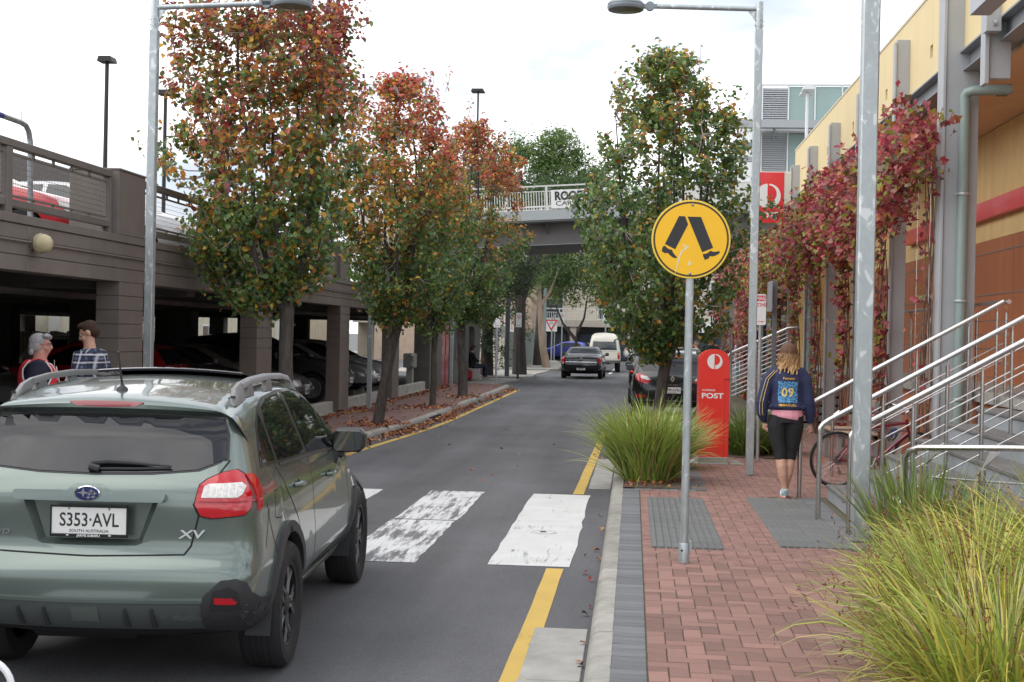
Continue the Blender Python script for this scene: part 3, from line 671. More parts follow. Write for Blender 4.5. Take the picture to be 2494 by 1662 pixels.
# grey fins (the near one is wider) and downpipes
FY = [20.0, 23.3, 26.6, 29.8, 33.05]
for y in FY:
    mb = MB(); mb.bev(3.62, 3.80, y+.03, y+.13, .12, 6.12 if y < 21 else 5.97, .004); mb.bev(3.59, 3.615, y, y+.16, .12, 6.08 if y < 21 else 5.93, .003); mb.build('fin', GRY, ps)
mb = MB(); mb.bev(3.6, 3.98, 16.75, 17.0, .12, 7.2, .005); mb.bev(3.56, 3.595, 16.72, 17.03, .12, 7.2, .004); mb.build('column', GRY, ps)
def downpipe(x, y, zt, r, elbow=True):
    mb = MB(); pts = [(x, y, .12), (x, y, zt-.12)]
    if elbow: pts += [(x, y, zt-.06), (x+.02, y-.02, zt-.02), (x+.08, y-.05, zt), (x+.5, y-.1, zt+.01)]
    mb.tube(pts, r, 12); dp = mb.build('downpipe', GREENP, ps)
    for z in (1.2, 2.35, 3.6):
        mb = MB(); mb.lathe([(r+.012, -.015), (r+.016, 0), (r+.012, .015)], 12, M=Matrix.Translation((x, y, z))); mb.tube([(x-r-.03, y, z), (x+r+.03, y, z)], .012, 5); mb.build('bracket', mat('bracket steel', (.45, .48, .47), .4, metal=.5), dp)
downpipe(3.80, 16.66, 4.80, .062)
downpipe(3.68, 29.66, 5.0, .05, False); downpipe(3.68, 36.2, 4.6, .05, False)
# landing behind the fins with its front edge
mb = MB(); mb.bb(4.0, 5.2, 10, 33.4, 1.18, 1.30); mb.build('landing', CONC, ps)
mb = MB(); mb.bb(4.08, 4.2, 15.42, 33.4, .12, 1.18); mb.build('plinth', OCHRE, ps)
# red sign band on the wall
red = mat('post red', (.74, .022, .03), .3, var=.04, vscale=3, coat=.3)
mb = MB(); mb.bev(5.10, 5.19, 10.2, 26.9, 3.69, 3.96, .01); sb = mb.build('sign_band', red, ps)
whi = mat('sign white', (.8, .8, .79), .4)
text('lettering', 'POST', .17, whi, sb, frame((5.098, 23.3, 3.74), (0, -1, 0), (0, 0, 1)), bold=.02, align='LEFT')
# entry portal steelwork above the steps (upper right)
t = thing('entry_canopy', 'grey steel entry canopy with hanging box column and sloping beams over the steps', 'canopy', (0, 0, 0))
mb = MB(); mb.bev(3.68, 3.91, 15.1, 15.22, 4.66, 6.6, .006); mb.bev(3.63, 3.675, 15.06, 15.26, 4.60, 6.6, .004); mb.build('hanging_box', GRY, t)
mb = MB()
mb.bb(2.99, 3.17, 6.5, 13.0, 4.84, 5.04); mb.build('edge_beam', mat('pale steel', (.42, .44, .48), .45, var=.05), t)
mb = MB(); mb.bb(2.99, 3.17, 12.8, 13.0, 5.042, 6.4); mb.build('edge_post', mat('pale steel', (.42, .44, .48), .45, var=.05), t)
mb = MB(); mb.bb(3.6, 3.75, 14.9, 15.05, 5.12, 5.28); mb.lathe([(.03, 0), (.03, .03), (0, .035)], 8, M=frame((3.67, 14.9, 5.2), (0, 1, 0), (0, 0, 1))); mb.build('cleat', GRY, t)
mb = MB(); y0 = 13.9
mb.bb(4.0, 6.5, y0, y0+.75, 5.32, 5.35); mb.bb(4.0, 6.5, y0+.34, y0+.37, 5.04, 5.32); mb.bb(4.0, 6.5, y0, y0+.75, 5.01, 5.04)
for x in (4.2, 4.9): mb.bb(x, x+.02, y0+.03, y0+.72, 5.04, 5.32)
mb.build('i_beam', STEEL, t)
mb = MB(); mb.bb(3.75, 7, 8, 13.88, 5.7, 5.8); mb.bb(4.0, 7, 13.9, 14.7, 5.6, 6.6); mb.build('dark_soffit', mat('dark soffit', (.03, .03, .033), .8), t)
# steps
STG = mat('grey riser render', (.30, .32, .335), .7, var=.07, vscale=3, dirt=.1)
TRD = mat('bluestone tread', (.16, .155, .15), .75, var=.16, vscale=8, bump=.25, bscale=90)
st = thing('entry_steps', 'wide grey steps with dark stone treads rising to the post office door', 'steps', (2.14, 10.2, .12))
for i in range(7):
    x0 = .315*i; x1 = x0+.315 if i < 6 else 3.0; z = .175*(i+1)-.005
    mb = MB(); mb.bev(x0+.006, 3.1 if i == 6 else x1+.02, 0, 5.2, max(0, z-.30), z-.042, .004); mb.build('riser', STG, st)
    mb = MB(); mb.bev(x0-.012, (x1 if i < 6 else 1.86+.0), -.0, 5.215, z-.04, z, .006)
    for g in (.03, .055, .08): mb.bb(x0-.012+g, x0-.006+g, .01, 5.2, z, z+.0015)
    mb.build('tread', TRD, st)
mb = MB(); mb.bb(0.03, 1.86, .02, 5.18, 0, .12); mb.build('base', STG, st)
# stainless handrails
SS = mat('brushed stainless', (.60, .58, .56), .26, metal=1.0, var=.1, vscale=40, stretch=(1, 1, .12))
def handrail(name, label, foot, z0, slope, xr, posts, nlow, bend_r=.12, foot_z=.12, lows=(.28, .46, .64, .82), r=.0255):
    """stair handrail climbing in +x: foot post bends into the sloping rail; parallel thin rods hang on uprights"""
    x0, y0 = foot; t = thing(name, label, 'handrail', (x0, y0, foot_z), group='stainless handrails of the entry steps')
    L = xr-x0; H = z0-foot_z
    pts = [(0, 0, 0), (0, 0, H-.1), (.006, 0, H-.05), (.035, 0, H-.01), (.09, 0, H+.03)]
    pts += [(x, 0, H+.03+(x-.09)*slope) for x in np.linspace(.25, L, 6)]
    mb = MB(); mb.tube(pts, r, 12); mb.build('rail', SS, t)
    for px, fz in posts:
        top = H+.03+(px-.09)*slope-.02
        mb = MB(); mb.tube([(px, 0.03, fz), (px, 0.03, top-.06)], .019, 10); mb.tube([(px, .03, top-.07), (px, .03, top)], .007, 6); mb.build('upright', SS, t)
    if nlow:
        for q in lows:
            mb = MB(); mb.tube([(posts[0][0], .03, H+.03+(posts[0][0]-.09)*slope-q), (L, .03, H+.03+(L-.09)*slope-q)], .0065, 6); mb.build('rod', SS, t)
    return t
handrail('handrail', 'stainless stair handrail whose foot stands just behind the walking woman', (1.861, 15.6), 1.12, .567, 4.02, [(.72, .18), (1.25, .5), (1.8, .85), (2.1, 1.05)], True)
handrail('handrail', 'stainless stair handrail rising from the tactile strip, second from the woman', (1.814, 13.655), 1.06, .567, 4.3, [(.60, .1), (1.2, .46), (1.8, .82), (2.4, 1.1)], True)
handrail('handrail', 'nearest stainless stair handrail rising behind the big square pole', (1.96, 12.7), 1.06, .567, 4.6, [(.55, .2), (1.15, .5), (1.75, .86), (2.3, 1.1)], True)
# landing balustrade behind the fins
t = thing('balustrade', 'level stainless balustrade with thin rods along the landing behind the grey fins', 'balustrade', (4.05, 15.5, 1.30))
mb = MB(); mb.tube([(0, 0, 1.02), (0, 17.6, 1.02)], .0255, 10); mb.build('rail', SS, t)
for y in np.arange(.1, 17.6, 1.3):
    mb = MB(); mb.tube([(0, y, -.05), (0, y, .9)], .019, 10); mb.add([(0, y-.012, .9), (0, y+.012, .9), (-.06, y, 1.01), (.02, y, 1.01)], [(0, 1, 3, 2)]); mb.build('post', SS, t)
for z in (.18, .34, .50, .66, .82):
    mb = MB(); mb.tube([(0, 0, z), (0, 17.6, z)], .0065, 6); mb.build('rod', SS, t)
# low curved rail at the planted bed (right foreground)
t = thing('garden_rail', 'low stainless garden rail with flat brackets above the yellow green grass', 'handrail', (2.36, 11.45, .12))
mb = MB(); mb.tube([(-.12, .25, -.02), (-.11, .24, .78), (-.09, .2, .84), (-.03, .12, .875), (.1, .05, .885), (.6, -.2, .915), (1.4, -.65, .955), (2.6, -1.4, 1.0)], .026, 12); mb.build('rail', SS, t)
gp = [(.02, .12), (.42, -.12), (.92, -.42), (1.7, -.86)]
for x, y in gp:
    mb = MB(); mb.tube([(x, y, -.03), (x, y, .73)], .028, 12); mb.build('post', SS, t)
    mb = MB(); mb.add([(x-.012, y, .73), (x+.012, y, .73), (x+.13, y-.07, .885), (x+.05, y-.03, .885)], [(0, 1, 2, 3)]); mb.add([(x-.012, y+.004, .73), (x+.012, y+.004, .73), (x+.13, y-.066, .885), (x+.05, y-.026, .885)], [(3, 2, 1, 0)]); mb.build('bracket', SS, t)
for z in (.2, .42, .64):
    mb = MB(); mb.tube([(gp[0][0], gp[0][1], z), (.42, -.12, z), (.92, -.42, z+.005), (1.7, -.86, z+.01), (2.6, -1.4, z+.02)], .009, 6); mb.build('rod', SS, t)
# bicycle hoop and bench
t = thing('bike_hoop', 'stainless bicycle hoop with twin cross tubes behind the steps', 'bike rack', (2.57, 18.15, .12))
mb = MB(); mb.tube([(0, 0, 0), (0, 0, .72), (.02, 0, .79), (.08, 0, .83), (.95, .1, .83), (1.01, .1, .79), (1.03, .1, .72), (1.03, .1, 0)], .022, 10); mb.tube([(0, 0, .70), (1.03, .1, .70)], .015, 8); mb.tube([(0, 0, .60), (1.03, .1, .60)], .015, 8); mb.build('hoop', SS, t)
TIM = mat('weathered bench timber', (.36, .25, .17), .7, var=.22, vscale=5, stretch=(1, 8, 8))
t = thing('bench', 'weathered timber slat bench behind the bicycle against the orange wall', 'bench', (3.15, 20.6, .12))
for i in range(4):
    mb = MB(); mb.bev(-.28+.145*i, -.15+.145*i, -.8, .8, .42, .455, .008); mb.build('seat_slat', TIM, t)
for i in range(3):
    mb = MB(); mb.bev(.28+.03*i, .31+.03*i, -.8, .8, .52+.13*i, .63+.13*i, .008); mb.build('back_slat', TIM, t)
for y in (-.65, .65):
    mb = MB(); mb.bb(-.25, .3, y-.03, y+.03, .36, .42); mb.bb(-.25, -.2, y-.03, y+.03, 0, .36); mb.bb(.25, .3, y-.03, y+.03, 0, .9); mb.build('leg', STEEL, t)
# second flight of steps further along, seen behind the post box
t = thing('side_steps', 'far flight of grey steps with close set rail rods behind the red post box', 'steps', (2.35, 27.6, .12))
for i in range(6):
    mb = MB(); mb.bev(.3*i, 1.9, 0, 1.6, .165*i, .165*(i+1)-.045, .005); mb.build('riser', STG, t); mb = MB(); mb.bev(.3*i-.012, .3*i+.31 if i < 5 else 1.9, -.01, 1.61, .165*(i+1)-.043, .165*(i+1), .005); mb.build('tread', CONC, t)
t = thing('side_handrail', 'stainless handrail with ten close parallel rods behind the red post box', 'handrail', (1.83, 27.3, .12))
mb = MB(); mb.tube([(0, 0, 0), (0, 0, 1.36), (.06, 0, 1.46), (1.15, 0, 1.97), (1.35, .0, 1.99)], .03, 10); mb.build('rail', SS, t)
for i in range(10):
    mb = MB(); mb.tube([(0, 0, 1.36-.085*i), (1.15, 0, 1.88-.085*i)], .011, 6); mb.build('rod', SS, t)
for x in (.55, 1.15):
    mb = MB(); mb.tube([(x, .02, .1), (x, .02, 1.44+.46*x)], .02, 8); mb.build('upright', SS, t)
# illuminated style sign box projecting near the far corner
t = thing('post_sign_box', 'red and white projecting post sign box high on the far corner', 'sign', (2.52, 31.0, 4.42))
mb = MB(); mb.bev(0, .87, 0, .28, 0, 1.14, .01); mb.build('box', mat('sign box cream', (.68, .67, .6), .5, var=.05), t)
mb = MB(); mb.bev(.03, .71, -.012, -.001, .015, 1.125, .003); f_ = mb.build('face', red, t)
def horn(cx, cz, r, y, parent, mt, name='emblem'):
    """the post emblem: half disc on the left, a P bowl cut from the disc on the right"""
    mb = MB(); n_ = 20
    L_ = [(-.07*r, r*math.sin(PI/2+PI*i/n_)) if False else (-.07*r+.93*r*math.cos(PI/2+PI*i/n_), r*math.sin(PI/2+PI*i/n_)) for i in range(n_+1)]
    mb.prism(L_, 0, .002)
    outer = [(.06*r+.94*r*math.cos(PI/2-PI*i/n_), r*math.sin(PI/2-PI*i/n_)) for i in range(n_+1)]
    inner = [(.06*r+.62*r*math.cos(-PI/2+PI*i/n_), .18*r+.68*r*math.sin(-PI/2+PI*i/n_)) for i in range(n_+1)]
    inner[0] = (.06*r, -.5*r); inner[-1] = (.06*r, .88*r)
    v = outer+inner[::-1]; k = n_+1
    fs = [(i, i+1, k+i+1, k+i) for i in range(n_)]
    mb.add([(a, b, 0) for a, b in v], fs); mb.add([(a, b, .002) for a, b in v], [tuple(reversed(f)) for f in fs])
    M_ = FACE((cx, y, cz)); mb.v = [tuple(M_ @ Vector(p)) for p in mb.v]
    return mb.build(name, mt, parent)
horn(.37, .60, .27, -.0135, f_, whi)
text('lettering', 'POST', .135, whi, f_, FACE((.37, -.0135, .115)), bold=.035, xs=1.05)
# further shop face beyond the sign, and the shop-roof plant box
t = thing('shop_row', 'dark vine shaded shop fronts beyond the post office corner', 'building', (3.2, 34.2, 0))
mb = MB(); mb.bb(0.7, 8, 0, 16, .1, 3.4); mb.build('wall', mat('shop wall', (.16, .15, .14), .8, var=.15), t)
for y in (1, 4.2, 7.4, 10.6):
    mb = MB(); mb.bb(.66, .69, y, y+2.4, .3, 2.6); w_ = mb.build('window', mat('dark frame', (.05, .05, .05), .5), t); mb = MB(); mb.bb(.63, .655, y+.08, y+2.32, .38, 2.52); mb.build('pane', mat('dark glass', (.03, .04, .05), .06, spec=.8), w_)
mb = MB(); mb.bb(-.1, .7, 0, 16, 3.0, 3.12); mb.build('awning', STEEL, t)
for y in (1, 5, 9, 13):
    mb = MB(); mb.tube([(0, y, .12), (0, y, 3.0)], .05, 8); mb.build('post', GREENP, t)
t = thing('roof_plant_box', 'white plant room box peeping over the cream parapet', 'plant room', (7.4, 28, 5.3))
mb = MB(); mb.bev(0, 5, 0, 7, 0, 4.2, .02); mb.build('wall', mat('pale cladding', (.66, .66, .66), .6, var=.05), t); mb = MB(); mb.bev(-.15, 5.1, -.15, 7.1, 4.2, 4.5, .02); mb.build('roof', mat('pale cap', (.5, .52, .54), .5), t)
# louvred teal building behind
t = thing('louvred_building', 'tall building with white louvres and pale teal panels behind the post office', 'building', (6.2, 74, 0))
TEAL = mat('teal panel', (.28, .38, .36), .45, var=.06, vscale=.6); MUL = mat('white mullion', (.72, .74, .74), .5); LV = mat('louvre', (.52, .54, .56), .5); GB = mat('grey canopy', (.36, .38, .40), .5)
mb = MB(); mb.bb(.25, 20, .5, 16, 0, 15.2); mb.build('core', mat('pale side cladding', (.62, .64, .65), .6, var=.06, vscale=2), t)
for (z0, z1) in ((10.7, 12.75), (13.35, 15.25)):
    for i, (x0, x1) in enumerate(((.35, 1.62), (1.74, 3.0), (3.12, 4.4), (4.52, 5.8), (5.92, 7.2), (7.32, 8.6))):
        if i == 0:
            for z in np.arange(z0+.05, z1-.05, .115):
                mb = MB(); mb.prism([(0, 0), (.12, -.05), (.12, -.02), (0, .04)], x0, x1, frame((0, .34, z), (0, -1, 0), (0, 0, 1)).copy() if False else Matrix.Translation((0, .42, z)) @ Matrix(((0, 0, 1, 0), (-1, 0, 0, 0), (0, 1, 0, 0), (0, 0, 0, 1)))); mb.build('louvre', LV, t)
        else: mb = MB(); mb.bb(x0, x1, .36, .49, z0, z1); mb.build('panel', TEAL, t)
    for x in (.27, 1.64, 3.02, 4.42, 5.82, 7.22): mb = MB(); mb.bb(x, x+.08, .30, .49, z0-.05, z1+.05); mb.build('mullion', MUL, t)
    mb = MB(); mb.bb(.2, 9, .28, .49, z1+.05, z1+.14); mb.build('cap', MUL, t)
mb = MB(); mb.bb(-1.5, 9, -1.2, .28, 13.0, 13.12); mb.bb(-1.5, 9, -1.25, -1.18, 12.85, 13.25); mb.bb(-1.55, -1.48, -1.2, .3, 12.85, 13.25)
for x in (-1.0, .9, 2.9, 4.9, 6.9): mb.prism([(0, 0), (1.4, .0), (0, -.5)], x, x+.06, Matrix.Translation((0, .28, 13.0)) @ Matrix(((0, 0, 1, 0), (-1, 0, 0, 0), (0, 1, 0, 0), (0, 0, 0, 1))))
mb.build('canopy', GB, t)
for z in (12.25, 11.5):
    mb = MB(); mb.bb(-1.35, .1, .0, .4, z-.25, z); mb.build('side_shelf', GB, t)
# twin headed light pole in front of it
t = thing('roof_light_pole', 'slim white light pole with twin heads in front of the teal panels', 'lamp post', (7.5, 63, 5.0))
wm = mat('white pole', (.68, .70, .70), .4)
mb = MB(); mb.tube([(0, 0, 0), (0, 0, 7.9)], [.09, .07], 8); mb.build('pole', wm, t)
for y, z in ((-.3, 8.05), (.55, 8.0)):
    mb = MB(); mb.prism([(-.27, -.08), (-.2, .09), (.2, .09), (.27, -.08)], -.4, .4, Matrix.Translation((0, y, z)) @ Matrix.Rotation(PI/2, 4, 'X')); mb.build('lamp_head', wm, t)
mb = MB(); mb.bb(5.6, 14, 36, 74, -.1, 5.0); o = mb.build('shop_block', mat('pale render block', (.5, .48, .44), .8, var=.08)); tag(o, 'pale rendered shop block hidden behind the vine and the post office', 'building')
# ================================================================== STREET FURNITURE
def galv():
    m = mat('galvanised spangle', (.46, .50, .51), .42, metal=.55, bump=.05, bscale=40); n = m.node_tree; b = n.nodes['Principled BSDF']
    t = n.nodes.new('ShaderNodeTexCoord'); mp_ = n.nodes.new('ShaderNodeMapping'); mp_.inputs['Scale'].default_value = (1, 1, .6); n.links.new(t.outputs['Object'], mp_.inputs[0])
    nz = n.nodes.new('ShaderNodeTexNoise'); nz.inputs['Scale'].default_value = 9; nz.inputs['Detail'].default_value = 3; nz.inputs['Distortion'].default_value = 1.6; n.links.new(mp_.outputs[0], nz.inputs['Vector'])
    rp = n.nodes.new('ShaderNodeValToRGB'); e = rp.color_ramp.elements; e[0].position = .42; e[0].color = (.40, .44, .45, 1); e[1].position = .60; e[1].color = (.46, .50, .51, 1)
    x = e.new(.64); x.color = (.66, .69, .70, 1); n.links.new(nz.outputs['Fac'], rp.inputs[0]); n.links.new(rp.outputs[0], b.inputs['Base Color'])
    rr = n.nodes.new('ShaderNodeMapRange'); rr.inputs['To Min'].default_value = .3; rr.inputs['To Max'].default_value = .6; n.links.new(nz.outputs['Fac'], rr.inputs['Value']); n.links.new(rr.outputs[0], b.inputs['Roughness']); return m
GAL = galv()
BOLT = mat('bolt steel', (.3, .31, .32), .4, metal=.7)
LENS = mat('lamp glass', (.16, .16, .13), .15, spec=.7, var=.3, vscale=30)
def square_pole(w, h, parent, ch=.008):
    mb = MB(); mb.bev(-w/2, w/2, -w/2, w/2, 0, h, ch); return mb.build('pole', GAL, parent)
def street_lamp(label, loc, rz, armlen=1.30):
    t = thing('street_lamp', label, 'street lamp', loc, rz, 'galvanised street lamps')
    square_pole(.10, 5.68, t)
    mb = MB(); mb.lathe([(.046, 5.66), (.046, 5.72), (.05, 5.72), (.05, 6.03), (.047, 6.04), (0, 6.04)], 16); mb.build('spigot', GAL, t)
    mb = MB(); mb.tube([(-.04, 0, 5.95), (-armlen, 0, 5.985)], .032, 12); mb.add([(-.05, -.004, 5.91), (-.14, -.004, 5.92), (-.05, -.004, 5.80), (-.05, .004, 5.91), (-.14, .004, 5.92), (-.05, .004, 5.80)], [(0, 1, 2), (3, 5, 4), (0, 3, 4, 1), (1, 4, 5, 2), (0, 2, 5, 3)]); mb.build('arm', GAL, t)
    mb = MB()
    for z in (5.74, 5.80):
        for a in range(4): mb.tube([(.046*math.cos(a*PI/2+.4), .046*math.sin(a*PI/2+.4), z), (.062*math.cos(a*PI/2+.4), .062*math.sin(a*PI/2+.4), z)], .007, 6)
    mb.build('bolt', BOLT, t)
    hx = -armlen-.40
    hm = mat('lamp head paint', (.22, .25, .27), .4, metal=.3)
    mb = MB(); mb.lathe([(0, .075), (.12, .072), (.21, .055), (.232, .03), (.235, .018), (.228, .014), (.228, .006), (.238, .002), (.24, -.02), (.225, -.05), (.2, -.052)], 28, M=Matrix.Translation((hx, 0, 5.985)))
    mb.lathe([(.058, -.03), (.058, .03)], 14, M=Matrix.Translation((-armlen-.09, 0, 5.985)) @ Matrix.Rotation(PI/2, 4, 'X'), cap=True); mb.bb(-armlen-.2, -armlen, -.03, .03, 5.96, 6.01); h_ = mb.build('lamp_head', hm, t)
    mb = MB(); mb.lathe([(.2, -.05), (.15, -.062), (0, -.07)], 24, M=Matrix.Translation((hx, 0, 5.985))); mb.build('lens', LENS, h_)
    return t
lampR = street_lamp('tall galvanised street lamp on the brick path beside the red post box', (1.515, 17.99, .12), 0)
for loc, lb in (((-5.82, 16.35, -.25), 'galvanised street lamp in front of the brown car park pillar behind the green hatchback'), ((-5.81, 30.5, .12), 'galvanised street lamp pole between the car park column and the leaning second tree'), ((-5.88, 45.0, .12), 'far galvanised street lamp pole by the red double door')):
    dup(lampR, loc, PI-.04 if loc[1] < 20 else -PI/2, lb)
t = thing('square_pole', 'big square galvanised pole standing by the steps behind the yellow green grass', 'pole', (1.985, 12.26, .12))
square_pole(.145, 6.2, t, .012)
# pedestrian crossing sign
PIPE = GAL
YS = mat('sign yellow', (.90, .50, .008), .38, var=.03, vscale=3); BLK = mat('sign black', (.022, .022, .024), .5); RIMY = mat('sign rim', (.80, .55, .06), .4)
t = thing('crossing_sign', 'round yellow pedestrian crossing sign showing black walking legs on a galvanised pole', 'road sign', (.425, 10.75, .12), R(1.5))
mb = MB(); mb.tube([(.0, .03, 0), (.0, .03, 2.75)], .031, 14); p_ = mb.build('pole', PIPE, t)
mb = MB(); mb.lathe([(.033, 0), (.043, 0), (.043, .15), (.04, .155), (.034, .155)], 14, M=Matrix.Translation((.0, .03, 0))); mb.bb(.038, .055, 0.0, .06, .09, .17); mb.build('sleeve', GAL, p_)
mb = MB(); mb.tube([(-.02, -.014, .10), (-.02, -.004, .10)], .008, 8); mb.build('hole', mat('dark hole', (.01, .01, .01), .9), p_)
cz = 2.485; M0 = FACE((0, 0, cz))
Dm = M0
mb = MB(); mb.lathe([(0, -.004), (.3, -.004), (.302, 0), (.3, .003), (.276, .003)], 56, M=Dm); mb.lathe([(.29, .0035), (.3, .003)], 56, M=Dm); d_ = mb.build('disc', RIMY, t)
mb = MB(); mb.lathe([(.274, .0032), (0, .0034)], 56, M=Dm); mb.build('face', YS, d_)
mb = MB(); mb.lathe([(.288, .0036), (.275, .0036)], 56, M=Dm); mb.build('ring', mat('sign ring', (.05, .025, .01), .5), d_)
u = .3/597.0
def sp(pts): return [((x-757)*u, -(y-715)*u) for x, y in pts]
legs = [[(567, 364), (660, 366), (709, 488), (520, 872), (362, 794)], [(697, 370), (902, 373), (1095, 840), (930, 910)]]
shoes = [[(362, 818), (392, 848), (430, 872), (472, 880), (490, 925), (520, 962), (549, 985), (545, 1004), (515, 1006), (475, 990), (440, 962), (415, 935), (386, 928), (375, 938), (316, 908), (322, 860), (338, 828)],
         [(940, 935), (985, 932), (1025, 912), (1050, 884), (1100, 900), (1140, 898), (1185, 887), (1198, 905), (1180, 932), (1130, 958), (1085, 970), (1050, 966), (1036, 980), (1036, 1000), (976, 1026), (950, 985)]]
for pl in legs: mb = MB(); mb.prism(sp(pl)[::-1], .0037, .0045, Dm); mb.build('leg_symbol', BLK, d_)
for pl in shoes: mb = MB(); mb.prism(sp(pl)[::-1], .0037, .0045, Dm); mb.build('shoe_symbol', BLK, d_)
scr = [[(615, 795), (660, 805), (690, 825), (738, 832), (690, 862), (660, 892), (650, 872), (668, 840)], [(630, 868), (640, 885), (612, 945), (590, 1010), (570, 1090), (540, 1190), (528, 1240), (522, 1238), (540, 1150), (560, 1050), (585, 960), (610, 895)], [(748, 1018), (762, 1100), (740, 1108), (708, 1116)]]
for pl in scr: mb = MB(); mb.prism(sp(pl)[::-1], .0037, .0041, Dm); mb.build('scratch', mat('sign scratch', (.72, .66, .5), .6), d_)
for (x, y) in ((770, 190), (752, 1240)):
    q = sp([(x, y)])[0]; mb = MB(); mb.lathe([(.011, .0035), (.011, .006), (.006, .009), (0, .0095)], 10, M=Dm @ Matrix.Translation((q[0], q[1], 0))); mb.build('bolt', BOLT, d_)
# red street posting box
PB = mat('posting box red', (.80, .032, .018), .32, var=.03, vscale=3, coat=.25, dirt=.13)
t = thing('post_box', 'tall red post box with rounded top and white lettering on the brick path', 'post box', (1.14, 19.55, .12), R(4))
def arch(w, h, n=14, r=.12):
    return [(-w/2, 0), (w/2, 0)]+[(w/2*math.cos(a), h-w/2*.82+w/2*.82*math.sin(a)) for a in np.linspace(0, PI, n)]
mb = MB(); mb.bev(-.21, .21, -.01, .40, 0, .085, .008); mb.build('plinth', CONC, t)
mb = MB(); mb.bev(-.36, .42, -.12, .5, -.02, .006, .004); mb.build('slab', CONC, t)
b_ = MB(); b_.prism(arch(.40, 1.50), .0, .342, frame((0, .36, .085), (1, 0, 0), (0, 0, 1))); bd = b_.build('body', PB, t)
mb = MB(); mb.prism(arch(.412, 1.508), .0, .02, FACE((0, .02, .083))); fr = mb.build('front_panel', PB, t)
mb = MB(); mb.bb(.13, .21, -.004, .0, 1.16, 1.18); mb.bb(.146, .150, -.003, 0, .1, 1.16); mb.build('door_edge', mat('posting box seam', (.35, .012, .008), .5), fr)
mb = MB(); mb.bev(.205, .216, .03, .33, .1, 1.2, .004); mb.build('side_door', PB, t)
horn(.0, 1.415, .105, -.0015, fr, whi)
text('lettering', 'AUSTRALIA', .026, whi, fr, FACE((-.175, -.0015, 1.005)), bold=.02, align='LEFT', xs=1.02)
text('lettering', 'POST', .072, whi, fr, FACE((-.178, -.0015, .905)), bold=.03, align='LEFT', xs=1.28)
mb = MB(); mb.lathe([(.006, 0), (0, .003)], 8, M=FACE((.01, -.001, .48))); mb.build('lock', BLK, fr)
# parking signs
SIGN = mat('sign plate white', (.74, .75, .74), .4, var=.03); SBACK = mat('sign plate back', (.36, .38, .39), .4, metal=.4)
def plate_sign(label, loc, rz, w, h, ztop, poler, tilt=0, sq=False, polecol=None, group='parking signs on thin poles'):
    t = thing('parking_sign', label, 'sign', loc, rz, group); t.rotation_euler = (0, tilt, rz)
    mb = MB(); mb.tube([(0, poler+.004, 0), (0, poler+.004, ztop-.02)], poler, 10); mb.build('pole', polecol or GAL, t)
    mb = MB(); rr = .025; pl = []
    for cx_, cz_, a0 in ((w/2-rr, h/2-rr, 0), (-w/2+rr, h/2-rr, 90), (-w/2+rr, -h/2+rr, 180), (w/2-rr, -h/2+rr, 270)):
        pl += [(cx_+rr*math.cos(R(a0+a)), cz_+rr*math.sin(R(a0+a))) for a in (0, 45, 90)]
    mb.prism(pl, -.002, 0, FACE((0, 0, ztop-h/2))); p_ = mb.build('plate', SIGN, t)
    return t, p_, ztop-h/2
SR = mat('sign red print', (.62, .03, .05), .45); SG = mat('sign green print', (.02, .24, .15), .45)
def no_stop(p_, zc, w, h):
    mb = MB(); M_ = FACE((0, -.001, zc+h*.22)); r_ = w*.36
    mb.lathe([(r_, .0008), (r_*.78, .0008)], 24, M=M_); mb.prism([(-r_*.6, r_*.5), (-r_*.5, r_*.6), (r_*.6, -r_*.5), (r_*.5, -r_*.6)], .0004, .0008, M_); mb.build('symbol', SR, p_)
    text('lettering', 'S', r_*1.0, BLK, p_, FACE((0, -.0014, zc+h*.22-r_*.5)), bold=.02, ext=.0004)
    mb = MB(); M_ = FACE((0, -.001, zc-h*.38)); mb.prism([(-w*.3, 0), (-w*.1, h*.04), (-w*.1, -h*.04)], .0004, .0008, M_); mb.prism([(w*.3, 0), (w*.1, -h*.04), (w*.1, h*.04)], .0004, .0008, M_); mb.build('arrow', BLK, p_)
t, p_, zc = plate_sign('mail zone sign with red heading on a galvanised pole right of the street lamp', (1.795, 20.0, .12), 0, .15, .44, 2.38, .024)
mb = MB(); mb.prism([(-.066, .04), (.066, .04), (.066, .12), (-.066, .12)], .0005, .001, FACE((0, 0, zc+.08))); mb.build('panel', SR, p_)
text('lettering', 'MAIL', .052, SIGN, p_, FACE((0, -.0012, zc+.135)), bold=.02, xs=.85, ext=.0006); text('lettering', 'ZONE', .052, SR, p_, FACE((0, -.0008, zc+.045)), bold=.02, xs=.75)
mb = MB(); mb.prism([(-.04, -.004), (.02, -.004), (.02, -.012), (.05, 0), (.02, .012), (.02, .004), (-.04, .004)], .0005, .001, FACE((0, 0, zc-.17))); mb.build('arrow', SR, p_)
t, p_, zc = plate_sign('white half hour parking sign leaning to the right behind the red post box', (1.52, 26.0, .12), R(-8), .145, .28, 2.28, .022, tilt=R(4.2))
text('lettering', '½P', .075, SG, p_, FACE((.01, -.0008, zc+.03)), bold=.01); text('lettering', 'A', .03, SG, p_, FACE((.04, -.0008, zc-.09)))
t, p_, zc = plate_sign('narrow two hour parking sign on an upright pole beside the leaning sign', (1.765, 25.6, .12), R(-35), .14, .36, 2.42, .022)
text('lettering', 'P 2', .07, SG, p_, FACE((0, -.0008, zc+.06)), bold=.01, xs=.9); mb = MB(); mb.prism([(-.045, 0), (-.015, .012), (-.015, -.012)], .0005, .001, FACE((0, 0, zc-.13))); mb.prism([(.045, 0), (.015, -.012), (.015, .012)], .0005, .001, FACE((0, 0, zc-.13))); mb.build('arrow', SG, p_)
